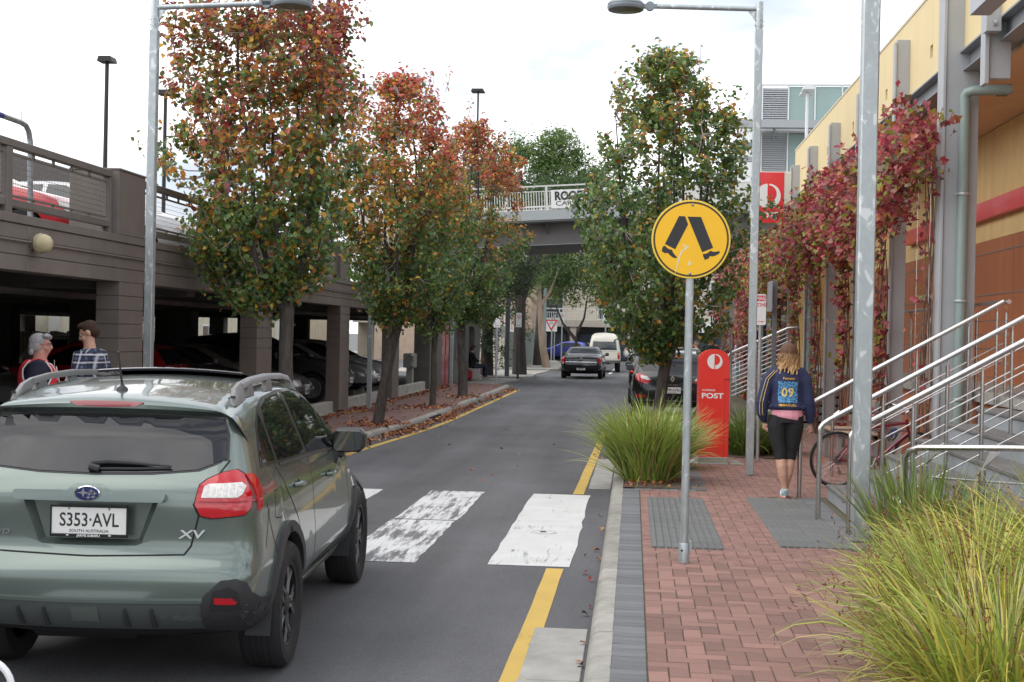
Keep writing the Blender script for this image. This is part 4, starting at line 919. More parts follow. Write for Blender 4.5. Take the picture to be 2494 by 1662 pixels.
t, p_, zc = plate_sign('no stopping sign on a thin pole at the corner of the left footpath', (-4.64, 47.3, .12), 0, .22, .57, 2.55, .04); no_stop(p_, zc, .22, .57)
t, p_, zc = plate_sign('no stopping sign in front of the dark multi stemmed tree', (-4.52, 54.9, .12), R(4), .22, .57, 2.62, .05, polecol=mat('weathered pole', (.09, .085, .08), .7)); no_stop(p_, zc, .22, .57)
t, p_, zc = plate_sign('small white sign on a thin pole beyond the cream van', (-2.0, 100.5, 0), 0, .42, .55, 4.0-.55, .05)
t, p_, zc = plate_sign('narrow parking sign on a thin pole right of the blue hatchback', (-5.0, 98.0, .12), R(20), .3, .75, 3.4, .05); no_stop(p_, zc, .3, .75)
t, p_, zc = plate_sign('small white sign plate on a dark pole left of the post box beyond the tree', (1.55, 44, .12), R(-20), .2, .45, 2.75, .03)
# dark pole with bus style sign seen edge on
t = thing('bus_sign', 'dark grey square pole carrying a flat sign seen edge on, beside the grey fins', 'sign', (2.19, 22.0, .12))
dg = mat('dark grey paint', (.12, .125, .135), .5)
mb = MB(); mb.bev(-.035, .035, -.035, .035, 0, 2.66, .005); mb.build('pole', dg, t)
mb = MB(); mb.bev(-.10, -.06, -.25, .22, 2.17, 2.64, .006); mb.build('plate', mat('sign edge', (.3, .29, .3), .5), t)
for z in (2.25, 2.58): mb = MB(); mb.bb(-.06, -.034, -.04, .04, z-.02, z+.02); mb.build('clamp', BOLT, t)
# give way sign
t = thing('give_way_sign', 'red and white triangular give way sign on two poles near the blue hatchback', 'road sign', (-5.55, 96, .12), R(6))
mb = MB(); mb.tube([(-.05, .06, 0), (-.05, .06, 3.1)], .05, 8); mb.tube([(.14, .1, 0), (.14, .1, 3.2)], .04, 8); mb.build('pole', SBACK, t)
def tri(r): return [(r*math.cos(R(a)), r*math.sin(R(a))) for a in (150, 270, 30)]
mb = MB(); mb.bb(-.5, .3, .02, .03, 2.05, 2.75); mb.build('back_plate', SIGN, t)
mb = MB(); mb.prism(tri(.5), 0, .01, FACE((-.1, 0, 2.60))); mb.build('border', SR, t); mb = MB(); mb.prism(tri(.34), .0102, .014, FACE((-.1, 0, 2.60))); mb.build('face', SIGN, t)
text('lettering', 'GIVE', .09, BLK, t, FACE((-.1, -.0145, 2.64)), bold=.02); text('lettering', 'WAY', .08, BLK, t, FACE((-.1, -.0145, 2.52)), bold=.02)
# grey pole by the fence, timber pole, short bollard
for x, y, h, lb in ((-5.25, 58.2, 3.3, 'plain dark steel pole standing between the no stopping signs'), (-5.35, 84.0, 4.6, 'pale sage square pole standing in front of the corrugated fence')):
    t = thing('plain_pole', lb, 'pole', (x, y, .12)); mb = MB(); mb.bev(-.09, .09, -.09, .09, 0, h, .01); mb.build('pole', GREENP if y > 70 else dg, t)
# white tubular trolley hoop at the very bottom left corner
t = thing('trolley_handle', 'rounded white tube of a hand trolley poking into the bottom left corner', 'trolley', (-2.62, 5.45, 0))
wt = mat('white tube paint', (.78, .78, .78), .3, coat=.3)
mb = MB(); pts = [(.14, 0, .05), (.14, 0, .36)]+[(.02+.12*math.cos(a), 0, .36+.12*math.sin(a)) for a in np.linspace(.2, PI/2, 7)]+[(-.4, 0, .48)]+[(-.42+.12*math.cos(a), 0, .36+.12*math.sin(a)) for a in np.linspace(PI/2, PI-.2, 7)]+[(-.54, 0, .36), (-.54, 0, .05)]
mb.tube(pts, .0145, 12); mb.build('handle', wt, t)
mb = MB(); mb.bev(-.56, .16, -.05, .5, .06, .09, .01); mb.build('deck', wt, t)
for x in (-.48, .08):
    for y in (.02, .43): mb = MB(); mb.lathe([(0, -.015), (.03, -.015), (.03, .015), (0, .015)], 14, M=Matrix.Translation((x, y, .03)) @ Matrix.Rotation(PI/2, 4, 'Y')); mb.build('wheel', BLK, t)
# ================================================================== FOOTBRIDGE AND FAR END OF THE STREET
BG = mat('bridge grey', (.36, .385, .39), .6, var=.06, vscale=1, dirt=.1); BGD = mat('bridge girder', (.16, .152, .145), .7, var=.12, vscale=1, stretch=(1, 1, .3)); BRL = mat('bridge rail white', (.60, .60, .56), .5)
br = thing('car_ramp_bridge', 'grey bridge with white railings crossing over the street to the roof car park', 'bridge', (-3.1, 50.0, 6.03))
br.rotation_euler = (0, -math.atan(.058), 0)
mb = MB(); mb.bb(-5, 12, .85, 6.4, -.83, -.05); mb.build('girder', BGD, br)
mb = MB(); mb.bb(-5, 12, 0, .28, 0, .34); mb.bb(-5, 12, .1, 6.9, -.05, 0.2); mb.bb(-5, 12, 6.6, 6.9, 0, .34); mb.build('deck', BG, br)
mb = MB(); mb.bb(-5, 12, .845, .9, -.85, -.83); mb.build('flange', BG, br)
for x in np.arange(-4.57, 12, 1.48):
    mb = MB(); mb.prism([(0, 0), (.72, 0), (.72, -.42)], x, x+.03, Matrix.Translation((0, .13, -.052)) @ Matrix(((0, 0, 1, 0), (1, 0, 0, 0), (0, 1, 0, 0), (0, 0, 0, 1)))); mb.build('rib', BGD, br)
mb = MB(); mb.bb(-5, 12, .08, .16, 1.20, 1.25); mb.bb(-5, 12, .1, .14, 1.02, 1.05); mb.bb(-5, 12, .1, .14, .36, .39); mb.build('handrail', BRL, br)
for x in np.arange(-4.55, 12, 1.48): mb = MB(); mb.bb(x, x+.08, .08, .16, .34, 1.2); mb.build('post', BRL, br)
for x in np.arange(-4.9, 2.4, .095):
    mb = MB(); mb.bb(x-.014, x+.014, .105, .13, .39, 1.02); mb.build('baluster', BRL, br)
mb = MB(); mb.bb(2.4, 12, .11, .13, .39, 1.02); o = mb.build('infill', BRL, br)
mb = MB(); mb.bb(-5, 12, 6.7, 6.78, 1.1, 1.16)
for x in np.arange(-4.9, 12, .3): mb.bb(x-.02, x+.02, 6.72, 6.76, .34, 1.1)
mb.build('rear_railing', BRL, br)
mb = MB(); mb.bb(.09, 3.4, .04, .055, .40, 1.06); bn = mb.build('banner', mat('banner vinyl', (.74, .73, .72), .45), br)
text('lettering', 'ROOFTOP', .30, mat('banner ink', (.03, .03, .035), .5), bn, FACE((.22, .038, .70)), bold=.05, align='LEFT', xs=.86)
text('lettering', 'CAR PARK', .17, mat('banner ink', (.03, .03, .035), .5), bn, FACE((.25, .038, .49)), bold=.01, align='LEFT', xs=1.28)
# pier on the right, hidden by the tree
t = thing('bridge_pier', 'grey bridge pier beyond the right hand pear tree', 'pier', (4.6, 53.2, 0)); mb = MB(); mb.bev(-.5, .5, -1, 1, 0, 5.6, .03); mb.build('pier', BGD, t)
# building across the end of the street
fb = thing('apartment_block', 'beige block with white balcony rails over dark blue shop glass across the street end', 'building', (0, 108, 0))
FW = mat('beige render', (.50, .45, .37), .8, var=.06, vscale=1, dirt=.08); SHG = mat('shop glass', (.075, .115, .18), .12, spec=.8, var=.3, vscale=.7); DKF = mat('dark frame', (.05, .05, .05), .5)
mb = MB(); mb.bb(-22, 22, 2.2, 14, 0, 2.65); mb.bb(-22, 22, 2.0, 14, 2.65, 11.5); mb.build('wall', FW, fb)
mb = MB(); mb.bb(-22, 22, 0, 2.4, 2.62, 3.12); mb.build('balcony_slab', FW, fb)
for x in (-16.3, -10.2, -4.9, -.42, 2.2, 8, 13): mb = MB(); mb.bb(x, x+.5, .1, .6, -.05, 2.62); mb.build('column', FW, fb)
for (x0, x1) in ((-16, -10.5), (-9.7, -5.2), (-4.35, -.45), (.9, 2.2), (3, 8), (8.6, 13)):
    mb = MB(); mb.bb(x0, x1, 1.9, 2.15, 0, 2.6); w_ = mb.build('shop_front', DKF, fb)
    n_ = max(1, int((x1-x0)/1.3)); s_ = (x1-x0)/n_
    for i in range(n_): mb = MB(); mb.bb(x0+i*s_+.06, x0+(i+1)*s_-.06, 1.86, 1.89, .1, 2.05); mb.build('pane', SHG, w_); mb = MB(); mb.bb(x0+i*s_+.06, x0+(i+1)*s_-.06, 1.86, 1.89, 2.12, 2.56); mb.build('pane', mat('upper pane', (.03, .035, .04), .2), w_)
for (x0, x1) in ((-14, -11), (-8.5, -5.6), (-2.75, -1.3), (1.2, 3.6), (6, 9)):
    for (z0, z1) in ((3.3, 6.3), (7.2, 9.4)):
        mb = MB(); mb.bb(x0-.08, x1+.08, 1.88, 1.99, z0-.08, z1+.08); w_ = mb.build('window', MUL, fb); mb = MB(); mb.bb(x0, x1, 1.84, 1.87, z0, (z0+z1)/2-.03); mb.bb(x0, x1, 1.84, 1.87, (z0+z1)/2+.03, z1); mb.build('pane', mat('dark glass', (.03, .04, .05), .06, spec=.8), w_)
mb = MB(); mb.bb(-22, 22, .05, .12, 3.95, 4.05); mb.bb(-22, 22, .05, .1, 3.7, 3.74); mb.bb(-22, 22, .05, .1, 3.15, 3.2); mb.build('balcony_rail', BRL, fb)
mb = MB()
for x in np.arange(-22, 22, .17): mb.bb(x-.02, x+.02, .06, .1, 3.12, 3.7)
o = mb.build('balusters', BRL, fb); o['kind'] = 'stuff'; o.name = 'baluster'
for x in np.arange(-21.5, 22, 1.75): mb = MB(); mb.bb(x-.04, x+.04, .04, .12, 3.12, 4.0); mb.build('rail_post', BRL, fb)
mb = MB(); mb.bb(-.95, .55, .0, .04, 3.22, 3.66); sg = mb.build('sign_panel', DKF, fb)
for x in (-.7, -.3, .1): mb = MB(); mb.prism([(-.14, -.14), (-.09, -.14), (0, -.04), (.09, -.14), (.14, -.14), (.04, 0), (.14, .14), (.09, .14), (0, .04), (-.09, .14), (-.14, .14), (-.04, 0)], 0, .01, FACE((x, -.005, 3.44))); mb.build('cross_pattern', BRL, sg)
mb = MB(); mb.bb(5.0, 6.2, -.1, 0, 2.35, 3.1); mb.build('light_sign', SIGN, fb)
# corrugated fence and cream picket gate on the left
t = thing('corrugated_fence', 'grey green corrugated fence along the footpath behind the pale trunk', 'fence', (0, 0, 0))
cf = mat('fence grey green', (.25, .275, .25), .6, var=.08, vscale=1)
A_ = Vector((-7.0, 74.4, 0)); B_ = Vector((-5.75, 92, 0)); L_ = (B_-A_).length; d_ = (B_-A_)/L_; n_ = Vector((d_.y, -d_.x, 0))
k = 0
while k*1.0 < L_-.5:
    mb = MB(); vs = []
    for j in range(9):
        p = A_+d_*(k*1.0+j*.125); off = n_*(.03 if j % 2 else 0); vs += [(p+off)[:2]+(.1,), (p+off)[:2]+(2.05,), (p+off-n_*.015)[:2]+(.1,), (p+off-n_*.015)[:2]+(2.05,)]
    mb.add(vs, [(4*j, 4*j+4, 4*j+5, 4*j+1) for j in range(8)]+[(4*j+2, 4*j+3, 4*j+7, 4*j+6) for j in range(8)]+[(4*j+1, 4*j+5, 4*j+7, 4*j+3) for j in range(8)]); mb.build('fence_panel', cf, t); k += 1
mb = MB(); mb.prism([(A_.x-3.6, A_.y-.1), (A_.x+.3, A_.y-.1), (A_.x+.3, A_.y+.1), (A_.x-3.6, A_.y+.1)], 1.72, 2.35); mb.build('lintel_panel', cf, t)
t = thing('picket_gate', 'cream picket gate under the grey panel beside the dark tree trunk', 'gate', (-9.2, 74.2, .05))
pk = mat('cream picket paint', (.62, .60, .50), .6, var=.05)
for i in range(14): mb = MB(); mb.bev(.17*i, .17*i+.13, 0, .03, .1, 1.66, .008); mb.build('picket', pk, t)
for z in (.4, 1.3): mb = MB(); mb.bb(0, 2.4, .031, .07, z, z+.1); mb.build('rail', pk, t)
for x in (-.18, 2.42): mb = MB(); mb.bb(x, x+.13, -.02, .1, 0, 1.75); mb.build('gate_post', pk, t)
mb = MB(); mb.tube([(2.28, -.03, .75), (2.28, -.03, .95)], .02, 6); mb.build('latch', BLK, t)
t = thing('stair_house', 'pale house with white stair railing above the fence beside the pale trunk', 'building', (-12, 96, 0))
mb = MB(); mb.bb(-6, 5.0, 0, 8, -.05, 6.5); mb.build('wall', mat('pale brick', (.48, .37, .28), .85, var=.12, vscale=2), t)
mb = MB(); mb.bb(3.2, 4.4, -.06, 0, .1, 2.1); mb.build('door', DKF, t)
for i in range(14): mb = MB(); mb.bb(1.6+.2*i, 1.64+.2*i, -1.2, -1.16, 2.0+.13*(13-i)*.6, 3.4+.13*(13-i)*.6); mb.build('baluster', MUL, t)
mb = MB(); mb.prism([(1.5, 4.4), (4.4, 3.35), (4.4, 3.25), (1.5, 4.3)], 0, .06, FACE((0, -1.15, 0))); mb.prism([(1.5, 3.0), (4.4, 1.95), (4.4, 1.75), (1.5, 2.8)], 0, 1.0, frame((0, -.05, 0), (1, 0, 0), (0, 0, 1))); mb.build('stair', MUL, t)
# ================================================================== TREES, VINES, GRASSES
BARK = mat('pear bark', (.115, .10, .09), .9, var=.45, vscale=22, bump=1.0, bscale=40, stretch=(1, 1, .22), col2=(.035, .03, .026)); TWIG = mat('twig bark', (.33, .28, .25), .85, var=.25, vscale=20)
PALEB = mat('pale gum bark', (.36, .27, .20), .8, var=.25, vscale=3, stretch=(1, 1, .3), bump=.3); DARKB = mat('dark bark', (.05, .04, .035), .9, var=.35, vscale=8, bump=.8, bscale=25, stretch=(1, 1, .3))
LEAF = leafmat('glossy leaf', .30, .46); LEAFV = leafmat('vine leaf', .42, .4); LEAFE = leafmat('evergreen leaf', .45, .38); BLADE = leafmat('grass blade', .38, .24)
rng = np.random.default_rng(11)
def pick(pal, w, n):
    pal = np.array(pal); w = np.array(w, float); c = pal[rng.choice(len(pal), n, p=w/w.sum())]
    return np.clip(c*rng.uniform(.7, 1.3, (n, 1))*rng.uniform(.93, 1.07, (n, 3)), .004, .9)
P_GREEN = [(.135, .24, .066), (.09, .185, .06), (.20, .31, .08), (.18, .27, .14)]
P_OLIVE = [(.26, .29, .06), (.36, .33, .06), (.2, .22, .06)]
P_ORANGE = [(.68, .30, .055), (.74, .40, .08), (.62, .22, .055), (.78, .50, .10)]
P_RUST = [(.46, .18, .075), (.54, .23, .085), (.40, .13, .08)]
P_RED = [(.62, .12, .085), (.70, .2, .11), (.54, .085, .09)]
P_PLUM = [(.30, .08, .085), (.37, .11, .11), (.24, .07, .07)]
def mixcol(n, **w):
    tab = dict(green=P_GREEN, olive=P_OLIVE, orange=P_ORANGE, rust=P_RUST, red=P_RED, plum=P_PLUM)
    ks = list(w); pr = np.array([max(0, w[k]) for k in ks], float); ch = rng.choice(len(ks), n, p=pr/pr.sum()); out_ = np.zeros((n, 3))
    for i, k in enumerate(ks):
        m_ = ch == i
        if m_.any(): out_[m_] = pick(tab[k], [1]*len(tab[k]), m_.sum())
    return out_
def prof(h, pts): return np.interp(h, [p[0] for p in pts], [p[1] for p in pts])
PEARP = [(0, .42), (.06, .58), (.2, .84), (.4, 1.0), (.6, .98), (.75, .86), (.88, .62), (.96, .36), (1, .12)]
def pear_tree(label, loc, tr, zf, z0, z1, rad, scheme, twigs=230, per=62, lean=(0, 0), leaf=.075, off=(0, 0), seed=1, prof_=PEARP, bare=14, sparse_top=.5):
    global rng
    rng = np.random.default_rng(seed); rnd = random.Random(seed); np.random.seed(seed)
    t = thing('pear_tree', label, 'tree', loc, 0, 'ornamental pear trees along the street')
    fx, fy = lean; mb = MB()
    tp = [Vector((0, 0, -.04)), Vector((.1*fx, .1*fy, .06)), Vector((.3*fx+.01, .3*fy, zf*.35)), Vector((.7*fx-.015, .7*fy+.02, zf*.7)), Vector((fx, fy, zf))]
    mb.tube(tp, [tr*1.5, tr*1.12, tr*.98, tr*.92, tr*.95], 12); mb.build('trunk', BARK, t)
    cx, cy = off; tips = []; H = z1-z0
    nl = 9; limbs = []
    for i in range(nl):
        a = 2*PI*i/nl+rnd.uniform(-.3, .3); hh = rnd.uniform(.72, .98) if i % 2 else rnd.uniform(.45, .75); rr = rad*prof(hh, prof_)*rnd.uniform(.35, .8)
        if i == 0: hh = .97; rr = rad*.05
        e = Vector((cx+rr*math.cos(a), cy+rr*math.sin(a), z0+H*hh)); s_ = Vector((fx, fy, zf-rnd.uniform(0, .12)-.03)); m1 = s_.lerp(e, .3)+Vector((.16*rad*math.cos(a), .16*rad*math.sin(a), -.03*H)); m2 = s_.lerp(e, .65)+Vector((.15*rad*math.cos(a)+rnd.uniform(-.06, .06), .15*rad*math.sin(a), 0))
        pts = [s_, s_.lerp(m1, .5)+Vector((rnd.uniform(-.03, .03), rnd.uniform(-.03, .03), 0)), m1, m1.lerp(m2, .5)+Vector((rnd.uniform(-.05, .05), rnd.uniform(-.05, .05), 0)), m2, m2.lerp(e, .5), e]
        r0 = tr*rnd.uniform(.36, .55); mb = MB(); mb.tube(pts, [r0*(1-.14*k) for k in range(7)], 7); mb.build('limb', BARK, t); limbs.append(pts)
    mb = MB(); starts = []
    P_ = []; n_tw = 0; tries = 0
    while n_tw < twigs and tries < twigs*6:
        tries += 1
        h = rnd.random(); a = rnd.uniform(0, 2*PI); R_ = rad*prof(h, prof_)*(1+.13*math.sin(3*a+seed)+.1*math.sin(5*h*PI+2*a)); q = rnd.random()**.42*R_
        if h > .8 and rnd.random() < sparse_top*(h-.8)*3: continue
        tip = Vector((cx+q*math.cos(a), cy+q*math.sin(a), z0+H*h))
        # nearest limb point below
        best = None; bd = 9
        for L in limbs:
            for k in range(1, 7):
                p = L[k]
                if p.z < tip.z+.1:
                    d_ = (p-tip).length+.5*max(0, p.z-tip.z+.35)
                    if d_ < bd: bd = d_; best = p
        if best is None: best = Vector((fx, fy, zf))
        L_ = rnd.uniform(.35, .75); dirv = (tip-best)
        up = Vector((0, 0, 1))*rnd.uniform(.5, 1.1)*max(.3, dirv.length); st = tip-(dirv.normalized()*.6+Vector((0, 0, 1))*.6).normalized()*min(L_, max(.25, dirv.length))
        mid = st.lerp(tip, .5)+Vector((rnd.uniform(-.04, .04), rnd.uniform(-.04, .04), 0))
        if dirv.length < 1.6: mb.tube([best, best.lerp(st, .6)+Vector((0, 0, -.04)), st, mid, tip], [.012, .010, .008, .006, .003], 4, cap=False)
        else: mb.tube([st, mid, tip], [.008, .006, .003], 4, cap=False)
        k = int(per*rnd.uniform(.55, 1.35)); tt = np.random.uniform(0, 1.03, k)[:, None]
        base = np.where(tt < .5, np.array(st)+(np.array(mid)-np.array(st))*tt*2, np.array(mid)+(np.array(tip)-np.array(mid))*(tt*2-1))
        P_.append(base+np.random.normal(0, .075, (k, 3))*np.array([1, 1, .8])); n_tw += 1
    for i in range(bare):
        a = rnd.uniform(0, 2*PI); h = rnd.uniform(.78, .97); q = rad*prof(h, prof_)*rnd.uniform(.3, 1); s_ = Vector((cx+q*math.cos(a), cy+q*math.sin(a), z0+H*h)); e = s_+Vector((.1*math.cos(a), .1*math.sin(a), rnd.uniform(.35, .75))); mb.tube([s_, s_.lerp(e, .5)+Vector((.02, .01, 0)), e], [.006, .005, .002], 4, cap=False)
        k = rnd.randint(1, 7); tt = np.random.uniform(.1, 1, k)[:, None]; P_.append(np.array(s_)+(np.array(e)-np.array(s_))*tt+np.random.normal(0, .03, (k, 3)))
    o = mb.build('twigs', TWIG, t); o['kind'] = 'stuff'; o.name = 'twig'
    P_ = np.concatenate(P_); n = len(P_); h = np.clip((P_[:, 2]-z0)/H, 0, 1); cen = np.array([cx, cy, z0+H*.45])
    outv = P_-cen; outv /= np.linalg.norm(outv, axis=1, keepdims=True); N = outv*.6+np.array([0, 0, .35])+np.random.normal(0, .6, (n, 3))
    # autumn colour drifts in patches through the crown
    patch = np.sin(P_[:, 0]*2.1+seed)*np.cos(P_[:, 2]*1.7+seed*2)+.6*np.sin(P_[:, 1]*2.7+P_[:, 2]*2.3)+np.random.normal(0, .35, n)
    Col = scheme(h, patch, n); cards('foliage', P_, N, np.random.uniform(.7, 1.2, n)*leaf, Col, LEAF, t, 'pear', .6); return t
def sel(n, bands):
    """bands: list of (mask, weights)"""
    out_ = np.zeros((n, 3))
    for m_, w in bands:
        k = int(m_.sum())
        if k: out_[m_] = mixcol(k, **w)
    return out_
def sch1(h, p, n):
    f = h+.13*p
    return sel(n, [(f < .28, dict(green=8, olive=2.5, orange=1.2)), ((f >= .28) & (f < .5), dict(green=4.5, olive=3, orange=2.6, rust=1.3, plum=.3)), ((f >= .5) & (f < .74), dict(green=2.4, rust=3, orange=2.4, plum=1.8, olive=1.6, red=.9)), (f >= .74, dict(plum=4.2, rust=2.8, red=1.7, green=1.2, orange=.8, olive=.5))])
def sch2(h, p, n):
    f = h+.11*p
    return sel(n, [(f < .30, dict(green=9, olive=2, orange=1)), ((f >= .30) & (f < .5), dict(green=4.5, orange=2.6, olive=3, rust=1)), ((f >= .5) & (f < .70), dict(orange=4, rust=1.8, green=2.2, red=.7, olive=2.2)), (f >= .70, dict(red=4.4, rust=2, orange=1.8, plum=.8, green=.7, olive=.4))])
def sch3(h, p, n):
    f = h+.1*p
    return sel(n, [(f < .62, dict(green=10, olive=2, orange=.35)), ((f >= .62), dict(green=3, orange=2.2, rust=1.2, olive=2.5, red=.4))])
def sch4(h, p, n):
    f = h+.12*p
    return sel(n, [(f < .38, dict(green=9, olive=1.5)), ((f >= .38) & (f < .6), dict(green=3.5, orange=2.2, rust=1.6, olive=2)), (f >= .6, dict(red=2.6, rust=2.6, orange=2.2, plum=.8, green=.9, olive=.8))])
def schR(h, p, n):
    f = h+.06*p
    return sel(n, [(f < .7, dict(green=10, olive=2.2, orange=.6)), (f >= .7, dict(green=6, olive=4, orange=.8, rust=.5, plum=.3))])
VASE = [(0, .40), (.08, .60), (.2, .80), (.4, .97), (.6, 1.04), (.76, 1.0), (.88, .80), (.95, .55), (1, .25)]
pear_tree('biggest left pear tree, plum red on top, nearest the green hatchback', (-4.82, 19.1, .12), .105, 2.05, 2.25, 7.0, 1.46, sch1, twigs=430, per=52, lean=(-.0, 0), off=(-.36, .15), seed=3, prof_=VASE, leaf=.092)
pear_tree('second left pear tree with a leaning trunk and scarlet orange top', (-4.77, 25.8, .12), .095, 2.1, 2.15, 6.6, 1.36, sch2, twigs=380, per=46, lean=(.42, 0), off=(.36, 0), seed=5, leaf=.092, prof_=VASE)
pear_tree('slim third left pear tree with a thin straight trunk and mostly green leaves', (-4.66, 32.4, .12), .075, 1.75, 1.9, 5.9, 1.0, sch3, twigs=190, per=42, lean=(.03, 0), off=(.0, 0), seed=8, leaf=.095)
pear_tree('fourth left pear tree with a forked trunk and rusty top reaching towards the bridge', (-4.62, 38.0, .12), .13, 2.0, 2.2, 7.6, 1.5, sch4, twigs=360, per=46, lean=(-.1, 0), off=(.18, .0), seed=13, leaf=.1, prof_=VASE)
pear_tree('green pear tree on the right behind the yellow crossing sign', (.43, 25.2, .12), .115, 1.50, 1.5, 6.95, 1.66, schR, twigs=430, per=50, lean=(.20, 0), off=(.09, 0), seed=21, leaf=.1, bare=4, prof_=[(0, .30), (.08, .55), (.2, .88), (.33, 1.0), (.6, .98), (.78, .84), (.9, .6), (.97, .34), (1, .12)])

def ever_tree(label, loc, stems, crowns, leafn, leafs, pal, bark=DARKB, shape='narrow', name='evergreen_tree', seed=1, droop=0.0, group=None):
    """stems: list of (points, r0); crowns: list of (centre, rx, ry, rz) leaf clouds with clumps"""
    global rng
    rng = np.random.default_rng(seed); np.random.seed(seed); t = thing(name, label, 'tree', loc, 0, group)
    for pts, r0 in stems:
        mb = MB(); k = len(pts); mb.tube(pts, [r0*(1-.75*i/(k-1)) for i in range(k)], 9); mb.build('trunk', bark, t)
    P_ = []; N_ = []
    tot = sum(c[1]*c[2]+c[1]*c[3] for c in crowns)
    for (c, rx, ry, rz) in crowns:
        k = int(leafn*(rx*ry+rx*rz)/tot); nc = max(6, int(k/110)); u_ = np.random.normal(size=(nc, 3)); u_ /= np.linalg.norm(u_, axis=1, keepdims=True); rr = np.random.uniform(.45, 1.0, (nc, 1))**.5
        cc = np.array(c)+u_*rr*np.array([rx, ry, rz]); idx = np.random.randint(0, nc, k); sp_ = .17*min(rx, rz)+.12
        p = cc[idx]+np.random.normal(0, 1, (k, 3))*np.array([sp_, sp_, sp_*.7]); P_.append(p); N_.append(u_[idx]*.5+np.random.normal(0, .55, (k, 3))+np.array([0, 0, .5]))
    P_ = np.concatenate(P_); N_ = np.concatenate(N_); n = len(P_)
    Col = pick(pal, [1]*len(pal), n)
    cards('foliage', P_, N_, np.random.uniform(.7, 1.3, n)*leafs, Col, LEAFE, t, shape, .4); return t
EVG = [(.10, .18, .045), (.07, .14, .035), (.15, .235, .055), (.21, .28, .065)]; EVD = [(.055, .098, .034), (.04, .078, .03), (.08, .125, .04)]; EVY = [(.18, .24, .045), (.24, .28, .05), (.12, .17, .04)]
ever_tree('big light green evergreen tree rising behind the bridge railings', (-5.6, 82, -.3), [([(0, 0, 0), (.1, 0, 4), (.2, 0, 9)], .3)], [((-1.2, 0, 11.4), 3.0, 2.6, 2.6), ((1.3, .4, 11.2), 2.6, 2.4, 2.3), ((.3, .2, 13.0), 2.0, 1.9, 1.4), ((-3.4, 0, 10.6), 1.9, 1.9, 1.7), ((2.8, 0, 10.2), 1.5, 1.7, 1.8)], 21000, .30, EVG, seed=31)
ever_tree('pale barked tree with a light crown beside the corrugated fence under the bridge', (-4.72, 76.7, .1), [([(0, 0, 0), (-.25, 0, 1.2), (-.42, 0, 3.0), (-.5, 0, 4.6), (-.1, 0, 7)], .24), ([(-.42, 0, 3.3), (-1.0, 0, 3.9), (-1.3, 0, 5.0)], .11), ([(-.42, 0, 3.4), (.1, 0, 4.2), (.6, 0, 5.6)], .12)], [((-.4, .5, 6.0), 2.3, 1.8, 1.6), ((1.4, .5, 5.8), 1.6, 1.5, 1.5), ((-2.2, 0, 5.0), 1.2, 1.2, 1.2), ((.6, 0, 7.8), 2.6, 2, 1.3)], 8500, .26, EVD+EVG[:2], bark=PALEB, seed=33)
ever_tree('yellow green street tree with a branching trunk beside the blue hatchback', (-3.75, 92, .1), [([(0, 0, 0), (0, 0, 1.3), (.05, 0, 2.3)], .16), ([(0, 0, 1.5), (-.9, 0, 2.6), (-1.5, 0, 4)], .13), ([(.05, 0, 2.0), (.5, 0, 3), (.7, 0, 4.5)], .11)], [((.3, 0, 5.2), 2.4, 2, 1.5), ((-1.5, 0, 5.6), 1.8, 1.6, 1.4), ((1.9, 0, 5.0), 1.5, 1.4, 1.2), ((.8, 0, 6.8), 2.0, 2.0, 1.3)], 8500, .28, EVY+EVG[2:]+EVD[:1], seed=35)
ever_tree('dark multi stemmed tree with a thick trunk at the footpath beyond the bridge', (-4.98, 61.5, .1), [([(0, 0, 0), (-.05, 0, 1.5), (0, 0, 3.4), (-.1, 0, 5), (-.15, 0, 9)], .34), ([(0, 0, 3.0), (.25, 0, 4.6), (.8, .2, 8)], .15), ([(0, 0, 2.9), (.35, .1, 4.2), (1.4, .3, 7.2)], .13), ([(-.05, 0, 3.0), (-.45, 0, 4.4), (-.6, 0, 8)], .17)], [((-1.2, .4, 5.4), 1.0, 1.0, 1.1), ((1.0, 1.4, 5.2), .9, .9, .8), ((.6, 1.0, 8.4), 2.2, 2, 1.3), ((-1.4, .5, 8.0), 1.5, 1.6, 1.4)], 5200, .2, EVD, seed=37)
ever_tree('dense dark ivy clad conifer behind the seated person at the end of the car park', (-6.15, 58.7, .1), [([(0, 0, 0), (0, 0, 3), (.1, 0, 6)], .3)], [((0, 0, 1.2), .75, .75, 1.0), ((.1, 0, 3.0), .95, .95, 1.4), ((.2, 0, 4.9), 1.3, 1.2, 1.3), ((1.2, .3, 4.4), .8, .8, .9)], 6500, .17, EVD+[(.02, .035, .015)], seed=39)
ever_tree('loose mid green tree hanging over the grey panel behind the footpath', (-8.2, 70, .1), [([(0, 0, 0), (.2, 0, 3), (.5, 0, 6.5)], .22)], [((.6, 0, 4.6), 2.0, 1.6, 1.3), ((2.6, .2, 5.4), 1.8, 1.5, 1.4), ((-1.5, 0, 5.5), 2.0, 1.6, 1.8), ((1, 0, 7.2), 2.4, 2, 1.4)], 7000, .24, EVG, seed=41)
ever_tree('small round dark shrub on the wall beside the dark trunk', (-6.0, 75.2, .1), [([(0, 0, 0), (0, 0, 2.2)], .08)], [((0, 0, 2.9), .6, .6, .75), ((.1, 0, 2.0), .4, .4, .5)], 1400, .13, EVD, seed=43, name='clipped_shrub')
ever_tree('dark bushy tree behind the right hand pear tree in front of the apartments', (2.9, 88, .1), [([(0, 0, 0), (0, 0, 3), (.1, 0, 6)], .2)], [((0, 0, 6.5), 2.2, 2, 2.0), ((-1.6, 0, 6.6), 1.8, 1.6, 1.4)], 5500, .26, EVG+EVD, seed=45)
